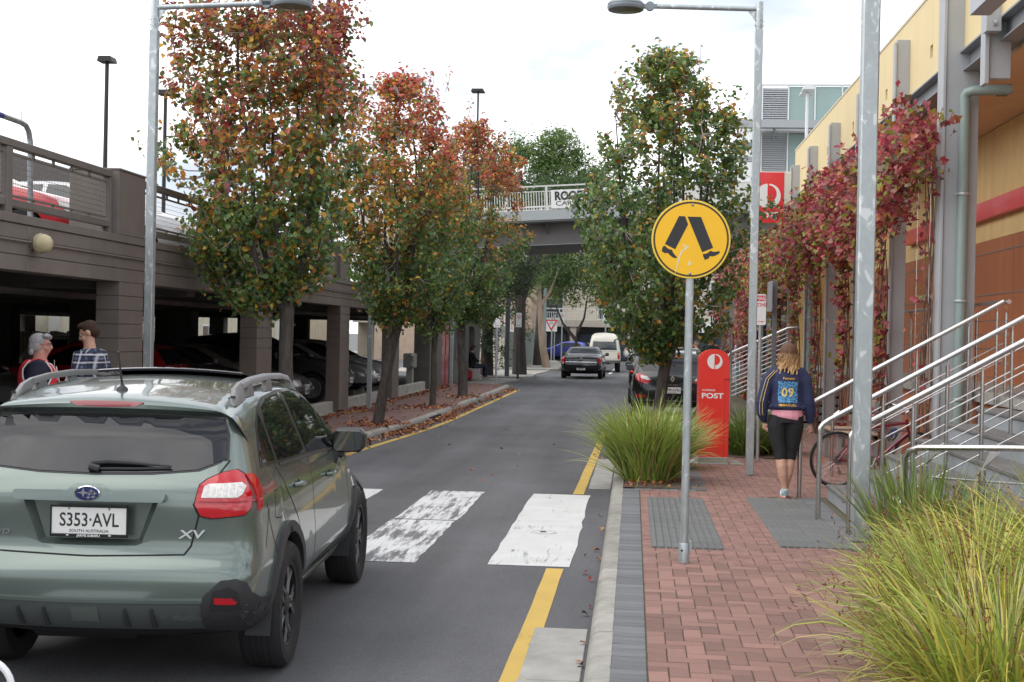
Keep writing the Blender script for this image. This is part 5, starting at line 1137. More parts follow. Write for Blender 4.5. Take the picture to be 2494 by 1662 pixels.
# shrub in the car park's rear opening
ever_tree('sunny green shrub seen through the back opening of the car park', (-20.5, 55.6, 0), [([(0, 0, 0), (0, 0, 1.5)], .06)], [((0, 0, 1.9), .9, 1.3, .9)], 900, .16, EVY, seed=47, name='garden_shrub')

# ---- climbing vines on the fins
VINEP = [(.38, .05, .075), (.46, .08, .10), (.25, .045, .06), (.52, .16, .12), (.42, .22, .19)]; VINEG = [(.30, .33, .05), (.38, .36, .06), (.22, .25, .05)]; VINEO = [(.45, .20, .06), (.38, .13, .05)]; VINEB = [(.20, .13, .08), (.14, .085, .055)]
VST = mat('vine stem', (.16, .10, .07), .9, var=.3, vscale=20)
def vine(label, fx, fy, y0, y1, ztop, zbot, nmass, nstr, seed, gfrac):
    """one climber: twining stems up a wire beside the fin, then a mass along the trellis from y0 to y1"""
    global rng
    rng = np.random.default_rng(seed); np.random.seed(seed); rnd = random.Random(seed)
    t = thing('climbing_vine', label, 'vine', (fx, fy, .12), 0, 'red climbing vines on the grey fins')
    for k in range(5):
        pts = []; ph = rnd.uniform(0, 6)
        for i in range(18):
            z = i/17*(zbot+.5); pts.append((-.06+.05*math.sin(ph+z*2.2)+.012*k, -.07+.06*math.cos(ph*1.3+z*1.7), z))
        mb = MB(); mb.tube(pts, [.014-.0005*i for i in range(18)], 5); mb.build('stem', VST, t)
    mb = MB(); mb.tube([(-.03, -.1, 0), (-.03, -.1, zbot+.4)], .004, 4); mb.tube([(-.16, -.02, 0), (-.16, -.02, zbot+.4)], .004, 4); mb.build('wire', SS, t)
    # strands on the wire
    zc = rng.uniform(.15, zbot+.4, 60); keep = rng.random(60) < .35+.65*np.clip((zc-.3)/2.2, 0, 1)*.9; zc = zc[keep]
    idx = rng.integers(0, len(zc), nstr); P1 = np.stack([rng.normal(-.10, .055, nstr), rng.normal(-.08, .065, nstr), zc[idx]+rng.normal(0, .07, nstr)], 1); P1[:, 2] = np.clip(P1[:, 2], .03, 9)
    far = rng.random(nstr) < .10; P1[far, 0] += rng.uniform(-.22, .05, far.sum()); P1[far, 1] += rng.uniform(-.15, .1, far.sum())
    # trellis mass
    nc = int(34*(y1-y0)); cy = rng.uniform(y0, y1, nc); u_ = rng.random(nc); cz = zbot+(ztop-zbot)*(.08+.84*u_)+.14*np.sin(cy*2.3+seed)+.1*np.sin(cy*5.1); cx = -.28+rng.normal(0, .16, nc)-.12*np.sin(PI*u_)
    idx = rng.integers(0, nc, nmass); P2 = np.stack([cx[idx]+rng.normal(0, .09, nmass), cy[idx]-fy+rng.normal(0, .11, nmass), cz[idx]-.12+rng.normal(0, .10, nmass)], 1)
    # a few runners that poke out
    R_ = []
    for k in range(int(5*(y1-y0))):
        s_ = np.array([-.3+rng.normal(0, .1), rng.uniform(y0, y1)-fy, rng.choice([ztop, ztop, zbot])+rng.normal(0, .08)-.12]); dv = np.array([rng.normal(-.05, .12), rng.normal(-.1, .15), rng.uniform(.05, .3) if s_[2] > (ztop+zbot)/2-.1 else rng.uniform(-.5, -.1)]); m_ = rng.integers(4, 9); R_.append(s_+dv*np.linspace(0, 1, m_)[:, None]+rng.normal(0, .02, (m_, 3)))
    R_ = np.concatenate(R_); P_ = np.concatenate([P1, P2, R_]); n = len(P_)
    N = np.array([-.6, -.35, .5])+rng.normal(0, .65, (n, 3))
    g = np.clip(gfrac+.35*np.sin(P_[:, 1]*3.1+P_[:, 2]*4+seed)*.6+rng.normal(0, .12, n), 0, 1); r_ = rng.random(n)
    Col = pick(VINEP, [3, 2.4, 2, 2, 1], n); m_ = r_ < g*.75; Col[m_] = pick(VINEG, [1, 1, 1], m_.sum()); m_ = (r_ > .80); Col[m_] = pick(VINEO+VINEB, [1, 1, 1, 1], m_.sum())
    cards('foliage', P_, N, rng.uniform(.05, .115, n), Col, LEAFV, t, 'vine', .9); return t
vine('nearest red vine massed beside the wide grey column with the sage downpipe', 3.52, 17.05, 16.1, 18.9, 4.42, 3.5, 1750, 70, 51, .16)
vine('deep red vine climbing the second grey fin behind the big square pole', 3.52, 20.0, 18.9, 22.3, 4.46, 3.3, 2200, 330, 52, .2)
vine('vine climbing the third grey fin, hidden in part by the square pole', 3.50, 23.3, 22.3, 25.3, 4.55, 3.25, 2200, 420, 53, .25)
vine('vine climbing the fourth grey fin with thin red strands above the woman', 3.48, 26.6, 25.3, 28.3, 4.42, 3.2, 2100, 260, 54, .3)
vine('vine on the fifth grey fin beside a sage downpipe with yellow green leaves', 3.46, 29.8, 28.3, 31.3, 4.2, 3.1, 1900, 330, 55, .55)
vine('vine under the red and white post sign with yellow and crimson leaves', 3.4, 33.05, 31.3, 36.0, 4.05, 2.9, 3300, 800, 56, .55)
vine('far vine curtain hanging over the shop fronts beside the right hand pear tree', 3.2, 38.5, 36.0, 45.0, 4.5, 1.7, 6000, 1300, 57, .2)

# ---- strappy grasses
def lomandra(label, loc, rad, n, lmin, lmax, pal, wts, seed, dr=(.5, 1.6), width=.008, brown=.06, name='lomandra_clump', lean=.75, group=None):
    global rng
    rng = np.random.default_rng(seed); np.random.seed(seed); t = thing(name, label, 'grass clump', loc, 0, group)
    q = np.sqrt(rng.random(n))*rad*.42; a = rng.uniform(0, 2*PI, n); base = np.stack([q*np.cos(a), q*np.sin(a), np.zeros(n)-.01], 1); az = a+rng.normal(0, .55, n)
    ln = rng.uniform(lmin, lmax, n)*(1-.25*(q/rad)); le = np.abs(rng.normal(0, .22, n))+lean*(q/(rad*.42))*rng.uniform(.2, 1, n)
    Col = pick(pal, wts, n); m_ = rng.random(n) < brown; Col[m_] = pick([(.34, .22, .10), (.28, .15, .07), (.42, .33, .17)], [1, 1, 1], m_.sum())
    blades('foliage', base, az, le, ln, rng.uniform(.6, 1.3, n)*width, rng.uniform(*dr, n), Col, BLADE, t); return t
LG = [(.22, .32, .06), (.30, .40, .08), (.39, .47, .11), (.48, .52, .18)]; LD = [(.13, .21, .05), (.17, .25, .06), (.23, .30, .08)]; LY = [(.36, .42, .075), (.45, .48, .095), (.56, .52, .10), (.25, .34, .06), (.62, .50, .10)]
lomandra('big round clump of strappy green grass beside the kerb left of the sign pole', (.21, 16.95, .13), .72, 1400, .78, 1.22, LG, [2, 3, 2.5, 1], 61, dr=(.25, 1.4), width=.016, lean=.5, group='strappy grass clumps by the kerb')
lomandra('strappy grass clump half hidden behind the big round clump by the red post box', (.42, 18.7, .13), .6, 800, .6, 1.0, LG+[(.33, .22, .09)], [2, 3, 2, 1, 1.2], 62, width=.012, group='strappy grass clumps by the kerb')
lomandra('far strappy grass clump at the foot of the right hand pear tree', (.3, 21.6, .13), .6, 650, .6, .95, LG, [2, 2, 1, 1], 63, width=.012, group='strappy grass clumps by the kerb')
lomandra('dark strappy grass clump between the red post box and the street lamp', (1.72, 21.2, .13), .55, 800, .55, .95, LD, [2, 2, 1], 64, width=.015, group='strappy grass clumps by the kerb')
lomandra('dark strappy grass clump right behind the walking woman', (2.06, 21.6, .13), .5, 600, .5, .85, LD, [2, 2, 1], 65, width=.015, group='strappy grass clumps by the kerb')
GF = 'yellow green grasses of the foreground bed'
for i, (x, y, r_, n, lb) in enumerate(((1.66, 6.25, .75, 1500, 'nearest yellow green grass tussock filling the bottom right corner'), (1.80, 7.35, .8, 1500, 'arching yellow green tussock spilling over the bricks, second from the corner'), (2.08, 8.5, .78, 1300, 'yellow green tussock in the middle of the foreground bed'), (2.62, 7.6, .85, 1300, 'golden tussock at the right edge of the foreground bed'), (2.92, 9.2, .8, 1200, 'tall golden tussock below the garden rail'), (2.42, 10.0, .62, 950, 'yellow green tussock in front of the square pole and iris leaves'))):
    lomandra(lb, (x, y, .13), r_, int(n*.72), (.55, .55, .55, .7, .7, .5)[i], (1.0, 1.05, 1.0, 1.3, 1.3, .85)[i], LY, [2.4, 2.4, 1.3, 2.2, .7], 70+i, dr=(.3, 1.9), width=.0135, brown=.10, name='grass_tussock', lean=.7, group=GF)
# seed heads on thin brown stalks
rng = np.random.default_rng(90)
tus = [o for o in C.objects if o.name.startswith('grass_tussock') and o.parent is None]
for o in tus:
    n = 90; a = rng.uniform(0, 2*PI, n); q = np.sqrt(rng.random(n))*.34; base = np.stack([q*np.cos(a), q*np.sin(a), np.zeros(n)], 1); az = a+rng.normal(0, .5, n); le = np.abs(rng.normal(.1, .2, n))+.75*q/.34*rng.random(n); ln = rng.uniform(.6, .98, n); dr = rng.uniform(.2, .8, n)
    blades('seed_stalk', base, az, le, ln, np.full(n, .006), dr, pick([(.20, .10, .04), (.26, .12, .045), (.14, .07, .035)], [1, 1, 1], n), BLADE, o, seg=5)
    hz = ln*np.cos(le+dr*.55)*.93; hr = ln*np.sin(le+dr*.5)*.93
    hd = np.stack([base[:, 0]+hr*np.cos(az), base[:, 1]+hr*np.sin(az), hz], 1); k = 5
    hp = (hd[:, None, :]+np.stack([rng.normal(0, .006, (n, k)), rng.normal(0, .006, (n, k)), rng.normal(0, .028, (n, k))], 2)).reshape(-1, 3)
    cards('seed_head', hp, rng.normal(0, 1, (n*k, 3)), rng.uniform(.018, .04, n*k), pick([(.22, .09, .035), (.30, .13, .05), (.12, .06, .03)], [1, 1, 1], n*k), BLADE, o, 'narrow', .3)
# iris clump with a white flower beside the square pole
iris = lomandra('upright iris clump with one white flower at the foot of the big square pole', (2.3, 11.25, .13), .72, 300, .6, .98, [(.18, .27, .06), (.25, .34, .09), (.14, .21, .05)], [1, 1, 1], 81, dr=(.0, .45), width=.026, brown=.04, name='iris_clump', lean=.35)
pt = mat('iris petal', (.78, .74, .82), .5, var=.08, vscale=30)
mb = MB(); M_ = Matrix.Translation((-.215, -.05, .475)) @ Matrix.Rotation(R(25), 4, 'X')
for k in range(6):
    a = k*PI/3+.3; L_ = .07 if k % 2 else .055; w = .02 if k % 2 else .013; ca, sa = math.cos(a), math.sin(a); z2 = -.012 if k % 2 else .03
    mb.add([M_ @ Vector(p) for p in ((0, 0, 0), (L_*.5*ca-w*sa, L_*.5*sa+w*ca, .014), (L_*ca, L_*sa, z2), (L_*.5*ca+w*sa, L_*.5*sa-w*ca, .014))], [(0, 1, 2, 3)], 0, True)
mb.build('flower', pt, iris)
mb = MB(); mb.tube([(-.1, .0, 0), (-.17, -.03, .25), (-.215, -.05, .475)], .0035, 5); mb.build('flower_stalk', mat('stalk green', (.12, .18, .04), .5), iris)

# ---- fallen leaves
FL = leafmat('fallen leaf', .6, .12); rng = np.random.default_rng(99); np.random.seed(99)
def litter(name, P_, sz, lab):
    n = len(P_); N = np.stack([rng.normal(0, .35, n), rng.normal(0, .35, n), np.ones(n)], 1); Col = pick([(.42, .16, .045), (.36, .10, .04), (.20, .035, .035), (.50, .26, .07), (.26, .12, .06), (.16, .05, .035)], [3, 2, 2, 1.2, 2, 1.5], n)
    o = cards(name, P_, N, rng.uniform(.6, 1.25, n)*sz, Col, FL, None, 'pear', .7); return o
pts = []
ks_ = spl(KL[1:6], 30)
for _ in range(1900):   # drift in the gutter
    p = ks_[rng.integers(0, len(ks_))]; y_ = p[1]+rng.normal(0, .3); dens = .35+.65*(.5+.5*math.sin(y_*1.3))*(1 if 23 < y_ < 46 else .5)
    if rng.random() < dens: pts.append((p[0]+.02+abs(rng.normal(0, .16)), y_, .012+abs(rng.normal(0, .018))))
for _ in range(1000):   # against the low wall and round the trunks
    y_ = rng.uniform(24, 47)
    x_ = -6.15+abs(rng.normal(0, .14)) if rng.random() < .86 else rng.uniform(-6.1, -4.4)
    pts.append((x_, y_, .13+abs(rng.normal(0, .012))))
for tx, ty in ((-4.77, 25.8), (-4.66, 32.4), (-4.62, 38.0), (-5.81, 30.5)):
    for _ in range(170): pts.append((tx+rng.normal(0, .3), ty+rng.normal(0, .55), .13+abs(rng.normal(0, .012))))
litter('fallen_leaves', np.array(pts), .085, None)
pts = [(rng.uniform(-4, -1.0), rng.uniform(16, 46), .006) for _ in range(26)]+[(-.28+rng.normal(0, .03), rng.uniform(7.5, 15), .02) for _ in range(14)]+[(rng.uniform(.2, 2.6), rng.uniform(16, 20), .13) for _ in range(14)]+[(rng.uniform(-.6, -.1), rng.uniform(21, 26), .02) for _ in range(25)]+[(rng.uniform(-.05, .7), rng.uniform(16, 17.2), .15) for _ in range(60)]
litter('fallen_leaves', np.array(pts), .06, None)
# ================================================================== VEHICLES
def carpaint(name, col, metal=.55, rough=.28, flake=.08):
    m = mat(name, col, rough, metal=metal, var=flake, vscale=900, coat=.9, spec=.5); return m
RUB = mat('tyre rubber', (.018, .018, .019), .85, var=.25, vscale=30, bump=.2, bscale=60); PLAS = mat('black trim plastic', (.035, .035, .037), .55, bump=.08, bscale=300)
GLS = mat('tinted car glass', (.009, .010, .013), .02, spec=.5); GLS2 = mat('lighter car glass', (.05, .06, .065), .03, spec=.65); CHR = mat('chrome', (.75, .76, .77), .12, metal=1.0); ALOY = mat('alloy silver', (.55, .56, .57), .3, metal=.9); ALOD = mat('dark alloy', (.035, .036, .038), .35, metal=.5)
LRED = mat('tail lamp red', (.46, .006, .012), .08, spec=.6, coat=.5, var=.2, vscale=160); LCLR = mat('clear lamp', (.62, .60, .57), .1, spec=.8, coat=.6, var=.25, vscale=60); LAMB = mat('amber lamp', (.65, .22, .03), .15, coat=.5); UND = mat('underbody', (.012, .012, .013), .9); SEAM = mat('panel gap', (.008, .008, .008), .8); PLT = mat('number plate', (.72, .71, .68), .4, var=.03)

def shell(outline, W, wz, plan, rad, bow, n=170, zm=.62, inset=1.0, dens=None):
    """closed car body: side-view outline inflated across the width with rounded edges, tumblehome and plan taper"""
    P = np.array(outline+[outline[0]], float); seg = np.linalg.norm(np.diff(P, axis=0), axis=1); cum = np.concatenate([[0], np.cumsum(seg)])
    s_ = np.linspace(0, cum[-1], n+1)[:-1]
    if dens:
        q = np.linspace(0, cum[-1], 4000); w = np.cumsum([dens(y) for y in np.interp(q, cum, P[:, 0])]); s_ = np.interp(np.linspace(w[0], w[-1], n+1)[:-1], w, q)
    Y = np.interp(s_, cum, P[:, 0]); Z = np.interp(s_, cum, P[:, 1])
    for _ in range(2): Y = .25*np.roll(Y, 1)+.5*Y+.25*np.roll(Y, -1); Z = .25*np.roll(Z, 1)+.5*Z+.25*np.roll(Z, -1)
    if dens: n_it = 34
    else: n_it = 12
    def nrm(Y, Z, it):
        y_, z_ = Y.copy(), Z.copy()
        for _ in range(it): y_ = .25*np.roll(y_, 1)+.5*y_+.25*np.roll(y_, -1); z_ = .25*np.roll(z_, 1)+.5*z_+.25*np.roll(z_, -1)
        dy = np.roll(y_, -1)-np.roll(y_, 1); dz = np.roll(z_, -1)-np.roll(z_, 1); l_ = np.hypot(dy, dz)+1e-9; return dz/l_, -dy/l_
    ny, nz = nrm(Y, Z, n_it)
    r_ = np.array([rad(y, z) for y, z in zip(Y, Z)]); b_ = np.array([bow(y, z) for y, z in zip(Y, Z)])
    for _ in range(6): r_ = .25*np.roll(r_, 1)+.5*r_+.25*np.roll(r_, -1); b_ = .25*np.roll(b_, 1)+.5*b_+.25*np.roll(b_, -1)
    yr, yf = Y.min(), Y.max(); rings = []
    wzv = lambda z: np.interp(z, [p[0] for p in wz], [p[1] for p in wz]); plv = lambda y: np.interp(y, [p[0] for p in plan], [p[1] for p in plan])
    for t in (0, .15, .3, .45, .57, .67, .75, .81, .86, .90, .93, .955, .975, .99, 1.0):
        u_ = np.clip((t*W-(W-r_))/r_, 0, 1); d = r_*(1-np.sqrt(np.maximum(0, 1-u_**2)))+b_*t*t
        y_ = Y+ny*d; z_ = Z+nz*d; rings.append((t*W*wzv(z_)*plv(y_), y_, z_))
    ym = np.clip(rings[-1][1], yr+inset, yf-inset)
    for q in (.06, .14, .24, .36, .5, .65, .8, .92, 1.0):
        y_ = rings[14][1]*(1-q)+ym*q; z_ = rings[14][2]*(1-q)+zm*q; rings.append((W*wzv(z_)*plv(y_), y_, z_))
    vs = []; fs = []; J_ = len(rings)
    for x, y, z in rings: vs += list(zip(x, y, z))
    off = len(vs)
    for x, y, z in rings: vs += list(zip(-x, y, z))
    for j in range(J_-1):
        for i in range(n):
            a = j*n+i; b = j*n+(i+1) % n; c = (j+1)*n+(i+1) % n; d = (j+1)*n+i
            fs.append((a, d, c, b)); fs.append((off+a, off+b, off+c, off+d))
    bm = bmesh.new(); bv = [bm.verts.new(v) for v in vs]
    for f in fs:
        try: bm.faces.new([bv[i] for i in f]).smooth = True
        except ValueError: pass
    bmesh.ops.remove_doubles(bm, verts=bm.verts, dist=.0008); bmesh.ops.dissolve_degenerate(bm, edges=bm.edges, dist=.0004)
    bmesh.ops.recalc_face_normals(bm, faces=bm.faces); return bm
class Body:
    def __init__(s, bm): s.bvh = BVHTree.FromBMesh(bm)
    def hit(s, view, a, b):
        o, d = {'R': ((a, -20, b), (0, 1, 0)), 'F': ((a, 20, b), (0, -1, 0)), 'S': ((20, a, b), (-1, 0, 0)), 'T': ((a, b, 20), (0, 0, -1))}[view]
        h = s.bvh.ray_cast(Vector(o), Vector(d))
        if h[0] is None:
            q = s.bvh.find_nearest(Vector({'R': (a, -.72, b), 'F': (a, 3.2, b), 'S': (.9, a, b), 'T': (a, b, 1.7)}[view])); return q[0], q[1]
        return h[0], h[1]
def patch(mb, body, poly, view, off=.004, thick=.012, grid=.07, m=0, mirror=False, only_mirror=False, sm=True):
    pl = []; n0 = len(poly)
    for i in range(n0):
        a = Vector(poly[i]); b = Vector(poly[(i+1) % n0]); k = max(1, int((b-a).length/grid+.5))
        pl += [a.lerp(b, j/k) for j in range(k)]
    if sum(pl[i].x*pl[(i+1) % len(pl)].y-pl[(i+1) % len(pl)].x*pl[i].y for i in range(len(pl))) < 0: pl.reverse()
    n1 = len(pl); pts = list(pl); xs = [p.x for p in pl]; ys = [p.y for p in pl]
    for x in np.arange(min(xs)+grid*.5, max(xs), grid):
        for y in np.arange(min(ys)+grid*.5, max(ys), grid): pts.append(Vector((x, y)))
    v, e, f, ov, *_r = delaunay_2d_cdt(pts, [(i, (i+1) % n1) for i in range(n1)], [list(range(n1))], 1, 1e-6)
    used = sorted({i for t in f for i in t}); mp_ = {i: k for k, i in enumerate(used)}
    top = []; bot = []
    for i in used:
        p, n_ = body.hit(view, v[i].x, v[i].y)
        if p is None: p = Vector((0, 0, 0)); n_ = Vector((0, 0, 1))
        top.append(p+n_*off); bot.append(p-n_*(thick-off))
    k = len(used); cnt = {}
    for t in f:
        for i in range(len(t)):
            a, b = t[i], t[(i+1) % len(t)]; cnt[(a, b)] = 1
    bd = [(a, b) for (a, b) in cnt if (b, a) not in cnt]
    fs = [tuple(mp_[i] for i in t) for t in f]; sk = [(mp_[b], mp_[a], k+mp_[a], k+mp_[b]) for a, b in bd]
    # orientation: make front faces look outwards
    a, b, c = (top[i] for i in fs[0][:3]); nn = (b-a).cross(c-a); ref = {'R': Vector((0, -1, 0)), 'F': Vector((0, 1, 0)), 'S': Vector((1, 0, 0)), 'T': Vector((0, 0, 1))}[view]
    if nn.dot(ref) < 0: fs = [t[::-1] for t in fs]; sk = [t[::-1] for t in sk]
    V = top+bot
    if not only_mirror: mb.add(V, fs, m, sm); mb.add(V, sk, m, False)
    if mirror or only_mirror:
        V2 = [Vector((-p.x, p.y, p.z)) for p in V]; mb.add(V2, [t[::-1] for t in fs], m, sm); mb.add(V2, [t[::-1] for t in sk], m, False)
def seam(mb, body, pts, view, w=.006, off=.0015, m=0, mirror=True):
    P_ = []
    for a, b in zip(pts[:-1], pts[1:]):
        a = Vector(a); b = Vector(b); k = max(1, int((b-a).length/.03)); P_ += [a.lerp(b, j/k) for j in range(k)]
    P_.append(Vector(pts[-1])); H = [body.hit(view, p.x, p.y) for p in P_]; vs = []
    for i, (p, n_) in enumerate(H):
        if p is None: return
        d = (H[min(i+1, len(H)-1)][0]-H[max(i-1, 0)][0]).normalized(); s_ = d.cross(n_).normalized()*w/2; vs += [p+s_+n_*off, p-s_+n_*off]
    fs = [(2*i, 2*i+1, 2*i+3, 2*i+2) for i in range(len(H)-1)]
    mb.add(vs, fs, m, True)
    if mirror: mb.add([Vector((-p.x, p.y, p.z)) for p in vs], [t[::-1] for t in fs], m, True)
def ring2d(cx, cz, r0, r1, a0, a1, n=22):
    return [(cx+r1*math.cos(R(a0+(a1-a0)*i/n)), cz+r1*math.sin(R(a0+(a1-a0)*i/n))) for i in range(n+1)]+[(cx+r0*math.cos(R(a1+(a0-a1)*i/n)), cz+r0*math.sin(R(a1+(a0-a1)*i/n))) for i in range(n+1)]
def wheel(root, x, y, r, w, side, style='five', rimc=None, rr=.68):
    """tyre thing-part with rim and hub as its sub-parts; axis along x, outer face towards side"""
    M_ = Matrix.Translation((x, y, r)) @ Matrix.Rotation(PI/2*side, 4, 'Y'); h = w/2; ri = r*rr
    mb = MB(); mb.lathe([(ri-.004, -h*.8), (ri+.01, -h*.95), (r*.93, -h), (r-.012, -h*.86), (r, -h*.7), (r, h*.7), (r-.012, h*.86), (r*.93, h), (r*.80, h*1.02), (ri+.012, h*.95), (ri-.004, h*.82)], 44, M=M_)
    for q in (-.42, -.14, .14, .42): mb.lathe([(r+.0006, h*q-.004), (r+.0012, h*q), (r+.0006, h*q+.004)], 44, M=M_, m=1)
    ty = mb.build('tyre', [RUB, SEAM], root)
    rimc = rimc or ALOY; mb = MB(); mb.lathe([(ri-.004, h*.80), (ri+.008, h*.86), (ri-.002, h*.90), (ri-.016, h*.84), (ri-.02, h*.4), (ri-.03, -h*.2), (ri*.35, -h*.3), (0, -h*.3)], 40, M=M_)
    z1 = h*.74
    if style == 'five':
        for k in range(5):
            a = 2*PI*k/5+.3
            for da in (-.13, .13):
                ca, sa = math.cos(a+da), math.sin(a+da); c2, s2 = math.cos(a+da*1.9), math.sin(a+da*1.9)
                pl = [(.18*ri*math.cos(a-.5), .18*ri*math.sin(a-.5))]
                q = [Vector((.2*ri*ca, .2*ri*sa)), Vector(((ri-.015)*c2, (ri-.015)*s2))]; d = (q[1]-q[0]).normalized(); n_ = Vector((-d.y, d.x))*.016
                mb.prism([tuple(q[0]-n_), tuple(q[1]-n_), tuple(q[1]+n_), tuple(q[0]+n_)], h*.3, z1, M_)
    elif style == 'steel':
        mb.lathe([(ri*.95, h*.5), (ri*.6, h*.7), (ri*.3, h*.62), (0, h*.66)], 30, M=M_)
    mb.lathe([(ri*.28, h*.5), (ri*.28, z1+.002), (ri*.2, z1+.008), (0, z1+.009)], 20, M=M_)
    rm = mb.build('rim', rimc, ty)
    if style == 'star':
        # black spokes edged in machined silver: five twin spokes splitting at the rim
        mb = MB(); mb2 = MB()
        for k in range(5):
            a = 2*PI*k/5+.25
            def P(rad, ang): return (rad*ri*math.cos(a+ang), rad*ri*math.sin(a+ang))
            mb.prism([P(.2, -.55), P(.55, -.20), P(.93, -.36), P(.96, -.17), P(.66, 0), P(.96, .17), P(.93, .36), P(.55, .20), P(.2, .55)], h*.3, z1-.004, M_)
            for s_ in (-1, 1):
                e1 = [P(.30, .52*s_), P(.57, .23*s_), P(.95, .39*s_), P(.965, .30*s_), P(.62, .11*s_), P(.30, .36*s_)]
                if s_ < 0: e1.reverse()
                mb2.prism(e1[::-1] if s_ > 0 else e1[::-1], z1-.006, z1+.001, M_)
                e2 = [P(.66, .0), P(.95, .155*s_), P(.965, .195*s_), P(.70, .05*s_), P(.70, 0)]
                mb2.prism(e2, z1-.006, z1+.001, M_)
        mb.build('spoke', ALOD, ty); mb2.build('spoke_edge', ALOY, ty)
    return ty
def cut_wheels(bm, W, axles, ra, mats, name, root, extra=None):
    for k in range(5):
        ob = cut_once(bm, W, axles, ra+.0023*k, mats, name, root, extra, 40+3*k, k > 0); xs = [abs(v.co.x) for v in ob.data.vertices]
        if max(xs) < W+.02 or k == 4: return ob
        bpy.data.objects.remove(ob)
def cut_once(bm, W, axles, ra, mats, name, root, extra, ns, k_self=False):
    me = bpy.data.meshes.new(name); bm.to_mesh(me)
    for x in mats: me.materials.append(x)
    o = bpy.data.objects.new('tmp', me)
    cb_ = MB()
    for (y, zc) in axles:
        for s_ in (-1, 1): cb_.lathe([(0, -.17), (ra, -.17), (ra, .17), (0, .17)], ns, M=Matrix.Translation((s_*(W-.09), y, zc)) @ Matrix.Rotation(PI/2, 4, 'Y'), m=1)
    cm = bpy.data.meshes.new('cut'); cm.from_pydata(cb_.v, [], cb_.f)
    for x in mats: cm.materials.append(x)
    cm.polygons.foreach_set('material_index', [1]*len(cm.polygons))
    b2 = bmesh.new(); b2.from_mesh(cm); bmesh.ops.remove_doubles(b2, verts=b2.verts, dist=.0005)
    if extra: extra(b2)
    bmesh.ops.recalc_face_normals(b2, faces=b2.faces); b2.to_mesh(cm); b2.free()
    co = bpy.data.objects.new('cut', cm); TS.collection.objects.link(co)
    md = o.modifiers.new('b', 'BOOLEAN'); md.operation = 'DIFFERENCE'; md.solver = 'EXACT'; md.use_self = k_self; md.use_hole_tolerant = True; md.object = co
    res = evaluated(o); TS.collection.objects.unlink(co); bpy.data.objects.remove(co); bpy.data.objects.remove(o)
    res.name = name; res.set_sharp_from_angle(angle=R(38))
    ob = bpy.data.objects.new(name, res); C.objects.link(ob); ob.parent = root; return ob
def dark_underside(ob, z):
    me = ob.data
    for p in me.polygons:
        if p.center.z < z and p.normal.z < -.3: p.material_index = 1
def badge_stars(parent, cx, cz, y, a, b):
    mb = MB(); mb.lathe([(0, 0), (1, 0), (1.0, -.004), (.9, -.0065)], 30, M=FACE((cx, y, cz)) @ Matrix.Diagonal((a, b, -1, 1))); e = mb.build('badge', CHR, parent)
    mb = MB(); mb.lathe([(.88, 0), (0, .0006)], 30, M=FACE((cx, y-.0068, cz)) @ Matrix.Diagonal((a, b, 1, 1))); mb.build('badge_face', mat('badge blue', (.012, .02, .10), .15, coat=.7), e)
    mb = MB()
    for (px, pz, s_) in ((-.30, .10, .50), (.32, .34, .25), (.18, -.06, .25), (.58, .04, .25), (.10, -.5, .25), (.48, -.42, .25)):
        pl = [];
        for k in range(8): r_ = s_ if k % 2 == 0 else s_*.3; pl.append((a*(px+r_*math.cos(k*PI/4)*1.0), b*(pz+r_*math.sin(k*PI/4)*1.25)))
        mb.prism(pl, 0, .0012, FACE((cx, y-.0075, cz)))
    mb.build('badge_star', CHR, e)
def plate(root, cx, cz, y, txt, w=.372, h=.134, tilt=0, sub=None, fr=None):
    mb = MB(); mb.bev(cx-w/2, cx+w/2, y-.004, y, cz-h/2, cz+h/2, .0015); p_ = mb.build('number_plate', PLT, root)
    text('lettering', txt, h*.50, BLK, p_, FACE((cx, y-.0045, cz-h*(.19 if sub else .25))), bold=.012, xs=.80, ext=.0006)
    if sub: text('lettering', sub, h*.105, BLK, p_, FACE((cx, y-.0045, cz-h*.41)), bold=.008, xs=1.15, ext=.0005)
    return p_
